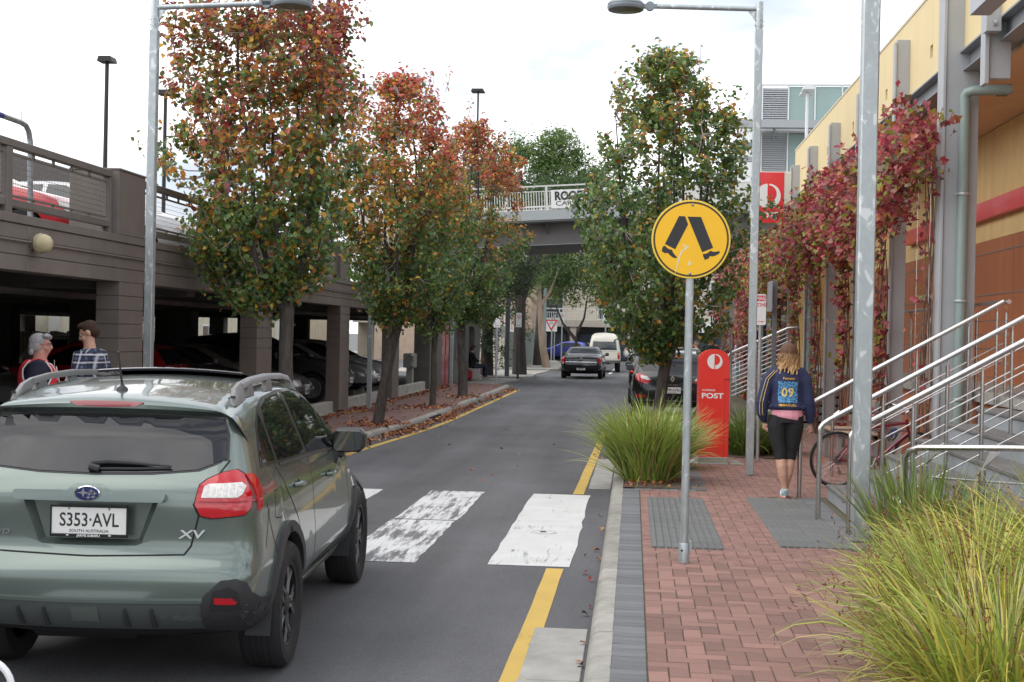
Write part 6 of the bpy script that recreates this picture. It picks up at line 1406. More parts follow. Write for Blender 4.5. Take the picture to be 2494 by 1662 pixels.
def make_car(name, label, loc, rz, sp, group=None):
    """generic car: body shell, glass, lamps, wheels, mirrors, plates. origin on the ground under the rear axle, facing +y"""
    t = thing(name, label, sp.get('cat', 'car'), loc, rz, group); W = sp['W']
    bm = shell(sp['out'], W, sp['wz'], sp['plan'], sp['rad'], sp['bow'], n=sp.get('n', 130), zm=sp.get('zm', .62)); bd = Body(bm)
    wb = sp['wb']; r_ = sp['r']; body = cut_wheels(bm, W, [(0, r_), (wb, r_)], r_+.055, [sp['paint'], UND], 'body', t); bm.free(); dark_underside(body, .33)
    gl = sp.get('glass', GLS)
    def P(nm, poly, view, m, off=.004, mirror=False, par=body, om=False, grid=.08):
        mb = MB(); patch(mb, bd, poly, view, off, off+.008, grid, mirror=mirror, only_mirror=om); return mb.build(nm, m, par)
    for w_ in sp.get('side', []):
        P('side_window', w_, 'S', gl); P('side_window', w_, 'S', gl, om=True)
    if 'rear' in sp: P('rear_window', sp['rear'], 'R', gl)
    if 'wind' in sp: P('windscreen', sp['wind'], 'F', gl)
    for (pl, m_) in sp.get('tail', []):
        P('tail_lamp', pl, 'R', m_, .008, grid=.05); P('tail_lamp', pl, 'R', m_, .008, om=True, grid=.05)
    for (pl, m_) in sp.get('head', []):
        P('head_lamp', pl, 'F', m_, .008, grid=.05); P('head_lamp', pl, 'F', m_, .008, om=True, grid=.05)
    for (pl, v, m_, nm, of) in sp.get('trim', []): P(nm, pl, v, m_, of, mirror=(v == 'S'))
    for a in ring2d(0, r_, r_+.045, r_+.085, 0, 180, 16) and [0]:
        if sp.get('clad'):
            for yy in (0, wb): P('arch_trim', ring2d(yy, r_, r_+.05, r_+.10, -8, 188, 18), 'S', PLAS, .012, mirror=True)
    mb = MB()
    for s_ in sp.get('seams', []): seam(mb, bd, s_, 'S')
    for s_ in sp.get('rseams', []): seam(mb, bd, s_, 'R', mirror=False)
    if mb.v: mb.build('panel_gap', SEAM, body)
    for x in (-1, 1):
        for y in (0, wb): wheel(t, x*(W-.115), y, r_, .21, x, sp.get('rim', 'five'), sp.get('rimc'))
        ym, zm_ = sp['mirror']; mb = MB(); xx = W*.93
        mb.bev(*sorted((x*(xx+.05), x*(xx+.22))), ym-.05, ym+.06, zm_, zm_+.15, .03); mb.bev(*sorted((x*(xx-.06), x*(xx+.08))), ym, ym+.05, zm_-.01, zm_+.05, .01); mo = mb.build('door_mirror', sp.get('mirm', sp['paint']), t)
        mb = MB(); mb.bb(*sorted((x*(xx+.065), x*(xx+.205))), ym-.053, ym-.0505, zm_+.02, zm_+.13); mb.build('mirror_glass', GLS2, mo)
        for hy, hz in sp.get('handles', []):
            p, n_ = bd.hit('S', hy, hz); mb = MB(); mb.tube([(x*(p.x-.003), hy-.09, hz), (x*(p.x+.025), hy-.07, hz), (x*(p.x+.025), hy+.07, hz), (x*(p.x-.003), hy+.09, hz)], .012, 6); mb.build('door_handle', sp.get('hm', sp['paint']), t)
    if 'plate' in sp:
        cz_, tx = sp['plate']; p, n_ = bd.hit('R', 0, cz_); plate(t, 0, cz_, p.y-.008, tx)
    if 'fplate' in sp:
        cz_, tx = sp['fplate']; p, n_ = bd.hit('F', 0, cz_); mb = MB(); mb.bev(-.186, .186, p.y+.004, p.y+.010, cz_-.067, cz_+.067, .0015); p_ = mb.build('number_plate', PLT, t)
        text('lettering', tx, .066, BLK, p_, frame((0, p.y+.0103, cz_-.033), (-1, 0, 0), (0, 0, 1)), bold=.012, xs=.8)
    return t, body, bd
WZ = [(.2, .90), (.35, .96), (.5, .99), (.65, 1.0), (.8, .985), (.95, .955), (1.05, .90), (1.2, .825), (1.35, .745), (1.45, .69)]
def rr_(y, z): return .10 if z > 1.0 else (.22 if (y < .0 or y > 3.2) else .12)
def bw_(y, z): return .06 if (y < -.3 or y > 2.9) else .03
SEDAN = dict(W=.90, wb=2.75, r=.32, wz=WZ, plan=[(-1.1, .93), (-.3, 1), (2.7, 1), (3.3, .96), (3.75, .86)], rad=rr_, bow=bw_,
    out=[(-.7, .28), (-.98, .36), (-1.08, .52), (-1.08, .64), (-1.06, .72), (-1.04, .90), (-.98, 1.0), (-.88, 1.03), (-.45, 1.06), (.3, 1.38), (.6, 1.44), (1.1, 1.45), (1.5, 1.42), (2.35, 1.0), (2.6, .97), (3.2, .88), (3.55, .78), (3.68, .66), (3.72, .5), (3.68, .35), (3.5, .24), (2.5, .2), (.3, .2)],
    side=[[(.30, 1.03), (.42, 1.20), (.62, 1.33), (1.02, 1.36), (1.02, 1.01)], [(1.10, 1.01), (1.10, 1.36), (1.42, 1.34), (2.02, 1.03)]], rear=[(-.56, 1.10), (.56, 1.10), (.48, 1.35), (-.48, 1.35)], wind=[(-.62, 1.04), (.62, 1.04), (.50, 1.37), (-.50, 1.37)],
    mirror=(1.95, .98), handles=[(.55, .86), (1.45, .84)], seams=[[(1.06, 1.0), (1.06, .3)], [(2.1, .98), (2.2, .7), (2.15, .3)], [(.25, 1.02), (.12, .75)]])
def spec(base, **k): d = dict(base); d.update(k); return d
HEADP = [[(.40, .66), (.76, .72), (.80, .62), (.74, .56), (.42, .57)]]
def front_trim(grille=BLK): return [([(-.36, .60), (.36, .60), (.32, .70), (-.32, .70)], 'F', grille, 'grille', .006), ([(-.5, .32), (.5, .32), (.45, .45), (-.45, .45)], 'F', PLAS, 'air_intake', .004)]
HATCH = spec(SEDAN, wb=2.52, W=.86, r=.31, plan=[(-.8, .93), (-.3, 1), (2.5, 1), (3.0, .96), (3.4, .86)],
    out=[(-.55, .28), (-.72, .38), (-.78, .55), (-.76, .7), (-.72, .92), (-.62, 1.08), (-.42, 1.36), (-.36, 1.43), (.2, 1.50), (.7, 1.51), (1.1, 1.48), (1.35, 1.42), (2.15, 1.04), (2.5, .96), (2.95, .86), (3.2, .75), (3.32, .6), (3.32, .42), (3.15, .25), (2.3, .2), (.3, .2)],
    wz=[(.2, .90), (.35, .96), (.5, .99), (.65, 1.0), (.8, .985), (.95, .96), (1.05, .91), (1.2, .84), (1.35, .77), (1.5, .70)],
    side=[[(-.30, 1.08), (-.16, 1.30), (.2, 1.38), (.62, 1.40), (.62, 1.03)], [(.70, 1.03), (.70, 1.40), (1.15, 1.37), (1.82, 1.05)]], rear=[(-.58, 1.08), (.58, 1.08), (.52, 1.36), (-.52, 1.36)], wind=[(-.6, 1.06), (.6, 1.06), (.5, 1.38), (-.5, 1.38)], mirror=(1.72, 1.0), handles=[(.3, .88), (1.15, .86)], seams=[[(.66, 1.02), (.66, .3)], [(1.85, 1.02), (1.95, .7), (1.9, .3)], [(-.15, .98), (.35, .55)]])
SUV = spec(HATCH, wb=2.69, W=.925, r=.36, clad=True, plan=[(-1.0, .93), (-.3, 1), (2.6, 1), (3.2, .96), (3.6, .86)],
    out=[(-.7, .34), (-.88, .42), (-.95, .58), (-.94, .78), (-.90, .98), (-.83, 1.10), (-.62, 1.42), (-.66, 1.50), (-.6, 1.535), (-.3, 1.58), (.4, 1.645), (.9, 1.65), (1.3, 1.61), (2.25, 1.12), (2.6, 1.06), (3.15, .94), (3.4, .8), (3.5, .62), (3.48, .42), (3.3, .3), (2.4, .26), (.3, .26)],
    wz=[(.2, .9), (.4, .96), (.6, 1.0), (.8, .99), (1.0, .97), (1.12, .92), (1.3, .85), (1.45, .78), (1.6, .70)],
    side=[[(-.42, 1.16), (-.3, 1.36), (0, 1.46), (.0, 1.14)], [(.07, 1.14), (.07, 1.47), (.66, 1.51), (.66, 1.12)], [(.74, 1.12), (.74, 1.51), (1.2, 1.49), (1.95, 1.12)]], rear=[(-.66, 1.11), (.66, 1.11), (.70, 1.2), (.60, 1.41), (-.60, 1.41), (-.70, 1.2)], wind=[(-.66, 1.16), (.66, 1.16), (.55, 1.5), (-.55, 1.5)], mirror=(1.8, 1.06), handles=[(.3, .98), (1.2, .95)])
# ---------- black SUV parked behind the right hand tree
BLKP = carpaint('black car paint', (.012, .013, .015), .3, .2); t, body, bd = make_car('parked_suv', 'black SUV parked by the kerb behind the right hand pear tree, tail lamps facing us', (.90, 31.9, 0), R(-1), spec(SUV, paint=BLKP, tail=[([(.47, .90), (.55, 1.0), (.72, 1.06), (.80, 1.05), (.82, .93), (.70, .86), (.55, .83)], LRED)], trim=[([(-.6, .30), (.6, .30), (.66, .44), (-.66, .44)], 'R', PLAS, 'lower_bumper', .006), ([(-.42, .33), (.42, .33), (.46, .37), (-.46, .37)], 'R', ALOY, 'skid_plate', .012), ([(-.80, .52), (-.60, .52), (-.60, .585), (-.80, .60)], 'R', LRED, 'reflector', .008), ([(.60, .52), (.80, .52), (.80, .60), (.60, .585)], 'R', LRED, 'reflector', .008), ([(-.72, .465), (.72, .465), (.72, .475), (-.72, .475)], 'R', CHR, 'bumper_strip', .008), ([(-.2, 1.44), (.2, 1.44), (.2, 1.465), (-.2, 1.465)], 'R', LRED, 'brake_lamp', .006)], rseams=[[(-.62, .9), (-.58, .64), (-.5, .62), (.5, .62), (.58, .64), (.62, .9)]], rimc=ALOY), 'cars parked along the kerb')
p, n_ = bd.hit('R', 0, .70); plate(t, 0, .70, p.y-.01, 'S799·AVN', sub='SOUTH AUSTRALIA')
p, n_ = bd.hit('R', 0, .94); mb = MB(); mb.prism([(0, -.075), (.05, 0), (0, .075), (-.05, 0)], 0, .01, FACE((0, p.y-.004, .95))); bg_ = mb.build('badge', CHR, body); mb = MB(); mb.prism([(0, -.035), (.02, 0), (0, .035), (-.02, 0)], .0101, .012, FACE((0, p.y-.004, .95))); mb.build('badge_gap', BLKP, bg_)
p, n_ = bd.hit('R', 0, .82); text('lettering', 'KOLEOS', .035, CHR, body, FACE((0, p.y-.006, .80)), sp=1.5, bold=.01)
mb = MB(); patch(mb, bd, [(.48, .92), (.56, .99), (.70, 1.02), (.70, .96), (.56, .91)], 'R', .013, .01, .04, mirror=True); mb.build('lamp_band', LCLR, body)
mb = MB(); mb.tube([(0, -.35, 1.6), (.0, -.44, 1.72)], [.006, .003], 5); mb.build('aerial', PLAS, t)
GRYP = carpaint('graphite car paint', (.20, .20, .205), .3, .3); SILP = carpaint('silver car paint', (.48, .485, .49), .4, .3); DKP = carpaint('dark charcoal paint', (.05, .052, .056), .3, .28); REDP = carpaint('red car paint', (.42, .012, .018), .2, .25); WHP = carpaint('white car paint', (.72, .72, .71), 0, .3); BLUP = carpaint('blue car paint', (.035, .06, .38), .45, .25); TEALP = carpaint('teal blue car paint', (.10, .17, .22), .5, .28); OLVP = carpaint('champagne car paint', (.32, .27, .17), .5, .35)
make_car('parked_car', 'black car parked in front of the black SUV, mostly hidden behind it', (.75, 39.2, 0), R(-2), spec(HATCH, paint=BLKP, tail=[([(.6, .86), (.62, 1.02), (.76, 1.02), (.8, .88)], LRED)], plate=(.72, 'S514·ARK')), 'cars parked along the kerb')
make_car('parked_car', 'dark grey car parked furthest along the right hand kerb under the tree', (.95, 45.4, 0), R(-1), spec(SEDAN, paint=DKP, tail=[([(.5, .82), (.5, .96), (.78, .95), (.8, .82)], LRED)], plate=(.78, 'S207·BFC')), 'cars parked along the kerb')
# ---------- black utility driving away
UTE = spec(SEDAN, wb=2.94, W=.92, out=[(-.75, .28), (-1.02, .36), (-1.10, .50), (-1.10, .66), (-1.05, .72), (-1.05, .98), (-1.0, 1.03), (.7, 1.05), (.85, 1.15), (1.12, 1.36), (1.3, 1.41), (1.7, 1.42), (2.0, 1.39), (2.85, 1.0), (3.1, .96), (3.6, .88), (3.8, .78), (3.92, .66), (3.95, .5), (3.9, .35), (3.7, .24), (2.5, .2), (.3, .2)], plan=[(-1.1, .95), (-.3, 1), (2.9, 1), (3.5, .96), (4.0, .86)], wz=[(.2, .90), (.35, .97), (.5, 1.0), (.65, 1.0), (.8, .985), (.95, .96), (1.05, .90), (1.2, .81), (1.35, .72), (1.45, .67)],
    side=[[(1.25, 1.04), (1.3, 1.3), (1.6, 1.34), (1.95, 1.33), (2.55, 1.04)]], rear=[(-.62, 1.10), (.62, 1.10), (.52, 1.33), (-.52, 1.33)], wind=[(-.62, 1.04), (.62, 1.04), (.5, 1.34), (-.5, 1.34)], mirror=(2.45, .98), handles=[(1.6, .86)], seams=[[(1.1, 1.0), (1.1, .3)], [(2.55, 1.0), (2.65, .6)]])
t, body, bd = make_car('black_ute', 'low black utility driving away down the middle of the street', (-2.22, 61.7, 0), R(-1.2), spec(UTE, paint=BLKP, tail=[([(.72, .70), (.72, .95), (.84, .95), (.85, .70)], LRED)], trim=[([(-.68, .74), (.68, .74), (.68, .755), (-.68, .755)], 'R', CHR, 'tailgate_strip', .006)], plate=(.46, 'SBB·092'), rseams=[[(-.69, .98), (-.69, .68), (.69, .68), (.69, .98)]]))
p, n_ = bd.hit('R', 0, .90); mb = MB(); mb.lathe([(0, 0), (.05, 0), (.045, -.01)], 16, M=FACE((0, p.y-.003, .88)) @ Matrix.Diagonal((1, 1, -1, 1))); mb.build('badge', CHR, body)
# ---------- cream high roofed van
VANP = carpaint('cream van paint', (.68, .65, .55), 0, .4, .03)
VAN = spec(HATCH, wb=2.98, W=.86, r=.38, out=[(-.9, .5), (-1.12, .55), (-1.18, .66), (-1.15, .75), (-1.12, 1.1), (-1.04, 1.6), (-.95, 1.85), (-.75, 2.02), (-.4, 2.08), (.5, 2.10), (1.2, 2.06), (1.5, 1.95), (1.9, 1.6), (2.2, 1.18), (2.6, 1.12), (3.3, 1.05), (3.6, .95), (3.72, .75), (3.7, .5), (3.5, .42), (2.5, .4), (.3, .4)], wz=[(.4, .95), (.6, 1.0), (.9, 1.0), (1.15, .98), (1.4, .93), (1.7, .86), (1.9, .80), (2.05, .68)], plan=[(-1.2, .97), (-.5, 1), (3, 1), (3.7, .9)], rad=lambda y, z: .14 if z > 1.2 else .1, bow=lambda y, z: .04 if y < -.5 else .06,
    side=[[(-.75, 1.2), (-.7, 1.62), (.35, 1.64), (.35, 1.2)], [(.5, 1.2), (.5, 1.64), (1.1, 1.62), (1.65, 1.2)]], rear=[(-.64, 1.18), (.64, 1.18), (.60, 1.62), (-.60, 1.62)], wind=[(-.65, 1.2), (.65, 1.2), (.56, 1.62), (-.56, 1.62)], mirror=(1.6, 1.2), handles=[(1.0, 1.02)], seams=[[(.42, 1.7), (.42, .5)], [(1.6, 1.15), (1.6, .5)]], zm=1.0)
t, body, bd = make_car('cream_van', 'cream high roofed four wheel drive van ahead of the black utility', (-1.52, 74.3, 0), R(2), spec(VAN, paint=VANP, glass=GLS2, tail=[([(.68, .72), (.68, .95), (.80, .95), (.80, .72)], LRED), ([(.68, .97), (.68, 1.06), (.80, 1.06), (.80, .97)], LAMB)], trim=[([(-.82, .55), (.82, .55), (.82, .66), (-.82, .66)], 'R', mat('bumper grey', (.3, .3, .29), .5), 'bumper', .05)], rim='steel', rimc=mat('wheel cream', (.5, .48, .42), .5), mirm=PLAS, rseams=[[(0, 1.7), (0, .68)], [(-.7, 1.1), (.7, 1.1)]], cat='van'))
mb = MB(); mb.tube([(.2, -1.2, .45), (.2, -1.05, .5)], .04, 8); mb.build('exhaust', UND, t)
t, _, _ = make_car('blue_hatchback', 'bright blue hatchback parked side on beyond the give way sign', (-3.9, 105.5, 0), R(78), spec(HATCH, paint=BLUP, tail=[([(.6, .86), (.62, 1.05), (.78, 1.05), (.8, .88)], LRED)], trim=[([(-.55, .88), (-.42, 1.05), (-.3, 1.05), (-.35, .88)], 'S', LRED, 'side_lamp', .01)], plate=(.75, 'S820·AGT'), glass=GLS2))
t, _, _ = make_car('white_hatchback', 'white hatchback parked side on at the street end beyond the cream van', (.05, 107.0, 0), R(-84), spec(HATCH, paint=WHP, tail=[([(.58, .88), (.6, 1.04), (.76, 1.04), (.8, .9)], LRED)], trim=[([(-.62, .90), (-.56, 1.04), (-.40, 1.0), (-.45, .9)], 'S', LRED, 'side_lamp', .01)], plate=(.75, 'XNB·416'), glass=GLS2))
t, _, _ = make_car('parked_car', 'dark blue car parked nose to tail behind the blue hatchback', (-2.6, 108.2, 0), R(80), spec(SEDAN, paint=DKP), None)
# ---------- cars on the ground floor of the car park (noses to the street)
def gar(lb, y, x, sp, nm='garage_car'): return make_car(nm, lb, (x, y, .1), R(-90), sp, 'cars inside the car park')
gar('graphite sedan nosing out between the first tree and the second column', 29.5, -6.95-3.72, spec(SEDAN, paint=GRYP, head=[(HEADP[0], LCLR)], trim=front_trim(), fplate=(.45, 'S635·AKB')))
gar('dark hatchback left of the graphite sedan, only its bright headlamp catching light', 26.75, -7.1-3.32, spec(HATCH, paint=DKP, head=[([(.42, .68), (.74, .76), (.78, .66), (.70, .58), (.44, .6)], LCLR)], trim=front_trim(), fplate=(.45, 'S188·AVD')))
gar('black SUV with number plate catching light behind the third column', 34.15, -6.95-3.5, spec(SUV, paint=DKP, head=[([(.40, .78), (.76, .86), (.82, .76), (.74, .68), (.42, .70)], LCLR)], trim=front_trim(), fplate=(.55, 'S402·ANJ')))
gar('silver sedan beyond the leaning tree trunk', 38.8, -7.1-3.72, spec(SEDAN, paint=SILP, head=[(HEADP[0], LCLR)], trim=front_trim(), fplate=(.45, 'WYD·873')))
gar('silver grey hatchback nearest the meter box', 41.4, -7.1-3.32, spec(HATCH, paint=SILP, head=[([(.42, .68), (.74, .76), (.78, .66), (.70, .58), (.44, .6)], LCLR)], trim=front_trim(), fplate=(.45, 'S311·APC')))
make_car('garage_car', 'red hatchback parked nose in beside the second column in the dark bay', (-8.9, 24.9, .1), R(90), spec(HATCH, paint=REDP, tail=[([(.6, .86), (.62, 1.02), (.76, 1.02), (.8, .88)], LRED)], plate=(.72, 'S904·AHM')), 'cars inside the car park')
gar('champagne sedan in the dark bay behind the two people', 14.4, -7.3-3.72, spec(SEDAN, paint=OLVP, head=[(HEADP[0], LCLR)], trim=front_trim()))
gar('dark sedan in the dark bay left of the street lamp', 19.1, -7.6-3.72, spec(SEDAN, paint=GRYP, head=[(HEADP[0], LCLR)], trim=front_trim()))
# a far row against the back wall
for y, pm, lb, s_ in ((29.6, WHP, 'white roofed car in the back row seen between the columns', HATCH), (37.5, SILP, 'silver car in the back row seen behind the third column', SEDAN), (45.0, DKP, 'dark car in the back row beside the bright opening', SUV)):
    make_car('garage_car', lb, (-15.2, y+6, .1), R(-90), spec(s_, paint=pm), 'cars inside the car park')
# ---------- cars on the roof deck
def roof(lb, x, y, rz, sp): return make_car('roof_car', lb, (x, y, 2.9), rz, sp, 'cars on the roof deck')
roof('bright red hatchback on the roof deck behind the first mesh railing', -8.0-3.4, 20.3, R(-90), spec(HATCH, paint=REDP, head=[([(.42, .68), (.74, .76), (.78, .66), (.70, .58), (.44, .6)], LCLR)], trim=front_trim()))
roof('silver sedan on the roof deck right of the brown pillar', -7.4-3.72, 23.7, R(-90), spec(SEDAN, paint=SILP, head=[(HEADP[0], LCLR)], trim=front_trim(), glass=GLS2))
roof('pale blue grey car on the roof deck behind the first tree', -7.5-3.72, 26.6, R(-90), spec(SEDAN, paint=TEALP, head=[(HEADP[0], LCLR)], trim=front_trim()))
roof('white van on the roof deck behind the red hatchback', -15.4, 21.5, R(-80), spec(VAN, paint=WHP, rim='steel', rimc=ALOY, cat='van'))
roof('white hatchback on the roof deck at the left edge of the view', -8.4-3.3, 14.3, R(-90), spec(HATCH, paint=WHP))
t = thing('lift_tower', 'low brown stair tower on the roof deck with a louvred face', 'building', (-14.6, 21.0, 2.9)); mb = MB(); mb.bev(-2.2, 2.2, 3.2, 9, 0, 2.4, .03); mb.build('wall', BRM, t)
for i in range(7): mb = MB(); mb.bb(-2.1, 2.1, 3.12, 3.18, .4+.26*i, .58+.26*i); mb.build('louvre', BR, t)
# ---------- the green hatchback in the foreground
XVP = carpaint('sage green car paint', (.140, .176, .155), .5, .27, .04)
xv = thing('green_hatchback', 'sage green crossover hatchback with roof rails stopped before the zebra crossing', 'car', (-2.685, 7.47, 0), R(2.8))
out_ = [(-.55, .26), (-.74, .33), (-.84, .385), (-.885, .46), (-.903, .53), (-.908, .60), (-.904, .668), (-.893, .692), (-.850, .704), (-.824, .718), (-.822, .80), (-.828, .90), (-.830, .985), (-.826, 1.048), (-.800, 1.068), (-.768, 1.110), (-.66, 1.225), (-.525, 1.385), (-.540, 1.400), (-.63, 1.416), (-.645, 1.446), (-.612, 1.474), (-.45, 1.502), (-.1, 1.538), (.4, 1.565), (.8, 1.568), (1.15, 1.545), (1.5, 1.475), (2.32, 1.02), (2.5, .975), (2.95, .90), (3.3, .80), (3.46, .68), (3.51, .52), (3.48, .36), (3.3, .25), (2.5, .235), (.4, .235)]
wz = [(.2, .90), (.33, .955), (.5, .99), (.64, 1.0), (.74, .985), (.86, .972), (.95, .972), (1.03, .95), (1.10, .915), (1.2, .865), (1.3, .815), (1.4, .765), (1.46, .73), (1.58, .66)]
pl_ = [(-.92, .955), (-.6, .985), (-.2, 1), (2.5, 1), (3.0, .965), (3.5, .86)]
W_ = .835
bm = shell(out_, W_, wz, pl_, lambda y, z: (.10 if z > 1.36 else .12 if z > 1.1 else .125) if y < 0 else (.09 if z > 1 else .22), lambda y, z: (.055 if z < 1.15 else .055) if y < -.3 else (.035 if y < 2.2 else .12), n=230)
bd = Body(bm)
def recess(b2):
    pts = [(-.345, .990), (.345, .990), (.265, .775), (.235, .762), (-.235, .762), (-.265, .775)]; inn = [(-.30, .985), (.30, .985), (.235, .797), (.22, .792), (-.22, .792), (-.235, .797)]
    a = [b2.verts.new((x, -1.2, z)) for x, z in pts]; bb_ = [b2.verts.new((x, -.835+.055*(x/.835)**2, z)) for x, z in pts]; c = [b2.verts.new((x, -.782+.04*(x/.835)**2, z)) for x, z in inn]
    for L in ((a, bb_), (bb_, c)):
        for i in range(6): f = b2.faces.new([L[0][i], L[0][(i+1) % 6], L[1][(i+1) % 6], L[1][i]]); f.material_index = 0
    f = b2.faces.new(c); f.material_index = 0; f = b2.faces.new(a[::-1]); f.material_index = 0
body = cut_wheels(bm, W_, [(0, .345), (2.615, .345)], .395, [XVP, UND], 'body', xv, recess); bm.free(); dark_underside(body, .36)
def P(nm, poly, view, m, off=.004, mirror=False, om=False, grid=.06, par=None, thick=None):
    mb = MB(); patch(mb, bd, poly, view, off, thick or off+.008, grid, mirror=mirror, only_mirror=om); return mb.build(nm, m, par or body)
# rear glass with black surround
rw = [(-.63, 1.185), (-.50, 1.135), (-.28, 1.118), (0, 1.113), (.28, 1.118), (.50, 1.135), (.63, 1.185), (.605, 1.30), (.575, 1.377), (.3, 1.392), (0, 1.396), (-.3, 1.392), (-.575, 1.377), (-.605, 1.30)]
P('window_surround', [(x*1.018, (z-1.25)*1.05+1.25) for x, z in rw], 'R', PLAS, .0025)
gw = P('rear_window', rw, 'R', GLS, .0055)
p, n_ = bd.hit('R', .0, 1.362)
Mw = frame((.03, p.y-.0085, 1.350), (1, 0, 0), Vector((0, .62, .78)))
text('lettering', 'JARVIS  SUBARU', .017, whi, gw, Mw, xs=1.35, bold=.02, ext=.0004)
mb = MB(); mb.add([Mw @ Vector(q) for q in ((-.16, -.012, -.0006), (.16, -.012, -.0006), (.16, .03, -.0006), (-.16, .03, -.0006))], [(0, 1, 2, 3)]); mb.build('sticker', mat('clear sticker', (.10, .11, .14), .2), gw)
# wiper
mb = MB(); a, n_ = bd.hit('R', .0, 1.128); mb.tube([a+n_*.012, a+n_*.03], .024, 10); wp = MB()
pw = []
for x, z, r_ in ((-.02, 1.150, .016), (.06, 1.158, .016), (.16, 1.154, .013), (.28, 1.146, .008), (.375, 1.140, .004)):
    q, nn = bd.hit('R', x, z); pw.append((q+nn*.022, r_))
wp.tube([q for q, _ in pw], [r_ for _, r_ in pw], 8); wp.v += []; wo = wp.build('wiper', PLAS, xv)
mb2 = MB(); pw = []
for x, z in ((.02, 1.128), (.2, 1.131), (.37, 1.136)): q, nn = bd.hit('R', x, z); pw.append(q+nn*.012)
mb2.tube(pw, .006, 6); mb2.tube([pw[0]+Vector((-.05, -.005, .012)), pw[0]], .018, 8); mb2.build('wiper_blade', PLAS, wo)
# brake lamp in the spoiler, tail lamps, garnish bar with badge
P('brake_lamp', [(-.19, 1.456), (-.15, 1.440), (0, 1.434), (.15, 1.440), (.19, 1.456), (.1, 1.461), (-.1, 1.461)], 'R', mat('brake lamp red', (.22, .004, .010), .08, spec=.6, coat=.5), .006, grid=.02)
lampR_ = [(.520, 1.005), (.530, 1.060), (.560, 1.087), (.625, 1.118), (.68, 1.132), (.712, 1.112), (.765, 1.02), (.768, .955), (.745, .925), (.60, .910), (.545, .922), (.515, .975)]
for om in (False, True):
    mb = MB(); patch(mb, bd, lampR_, 'R', .013, .022, .035, mirror=False, only_mirror=om)
    side_ = [(-.66, .935), (-.60, .95), (-.55, 1.02), (-.56, 1.085), (-.585, 1.11), (-.64, 1.11)]
    patch(mb, bd, side_, 'S', .0125, .022, .035, mirror=False, only_mirror=om); tl = mb.build('tail_lamp', LRED, xv)
    mb = MB(); patch(mb, bd, [(x*1.0+.004*(1 if x > .67 else -1.6), z+(.006 if z > 1.03 else -.006)) for x, z in lampR_], 'R', .006, .02, .05, mirror=False, only_mirror=om); mb.build('lamp_bezel', SEAM, tl)
    mb = MB(); patch(mb, bd, [(.545, 1.006), (.552, 1.056), (.575, 1.066), (.715, 1.072), (.735, 1.055), (.730, 1.02), (.71, 1.006)], 'R', .0155, .01, .03, only_mirror=om); lc = mb.build('clear_lens', LCLR, tl)
    mb = MB()
    for i in range(5): x = .585+.028*i; patch(mb, bd, [(x, 1.010), (x, 1.062), (x+.007, 1.062), (x+.007, 1.010)], 'R', .0175, .004, .03, only_mirror=om)
    mb.build('lens_rib', mat('lens rib', (.78, .72, .66), .12, coat=.6), lc)
    mb = MB(); patch(mb, bd, [(.535, .985), (.54, .990), (.79, .990), (.79, .982)], 'R', .0155, .006, .04, only_mirror=om); mb.build('lens_line', mat('lens line', (.30, .004, .008), .15), tl)
mb = MB()
pr = [(-.375, 1.018), (-.372, .992), (-.36, .984), (.36, .984), (.372, .992), (.375, 1.018), (.365, 1.026), (.10, 1.030), (.06, 1.052), (-.06, 1.052), (-.10, 1.030), (-.365, 1.026)]
patch(mb, bd, pr, 'R', .042, .046, .03); gb_ = mb.build('garnish_bar', XVP, body)
p, n_ = bd.hit('R', 0, 1.025); badge_stars(gb_, 0, 1.024, p.y-.0455, .064, .038)
pl2 = plate(xv, .0, .885, -.832, 'S353·AVL', sub='SOUTH AUSTRALIA')
mb = MB(); x0, x1, z0, z1 = -.193, .193, .806, .960
for q in ((x0, x1, z0, z0+.016), (x0, x1, z1-.008, z1), (x0, x0+.007, z0, z1), (x1-.007, x1, z0, z1)): mb.bev(q[0], q[1], -.842, -.830, q[2], q[3], .002)
pf = mb.build('plate_frame', mat('gloss black', (.012, .012, .013), .2, coat=.5), pl2)
text('lettering', 'JARVIS SUBARU', .0115, whi, pf, FACE((0, -.8425, .8085)), bold=.02, ext=.0004, xs=1.05)
for x in (-.105, .105): mb = MB(); mb.lathe([(.008, 0), (0, .001)], 12, M=FACE((x, -.842, .8145)) @ Matrix.Diagonal((1, .6, 1, 1))); mb.build('emblem', ALOY, pf)
for x in (-.1, .1): mb = MB(); mb.lathe([(.006, 0), (.004, .003), (0, .003)], 8, M=FACE((x, -.836, .945))); mb.build('screw', BOLT, pl2)
# lettering on the hatch
q, nn = bd.hit('R', .50, .81); Mb = frame(q+nn*.010, (1, .15, 0), (0, 0, 1)); text('lettering', 'XV', .042, mat('bright badge', (.8, .8, .79), .25, metal=.6), body, Mb, ext=.004, bold=.015, xs=1.55, shear=.12)
q, nn = bd.hit('R', -.47, .81); Mb = frame(q+nn*.003, (1, -.12, 0), (0, 0, 1)); text('lettering', 'AWD', .024, CHR, body, Mb, ext=.003, bold=.01, xs=1.7, shear=.2, align='CENTER')
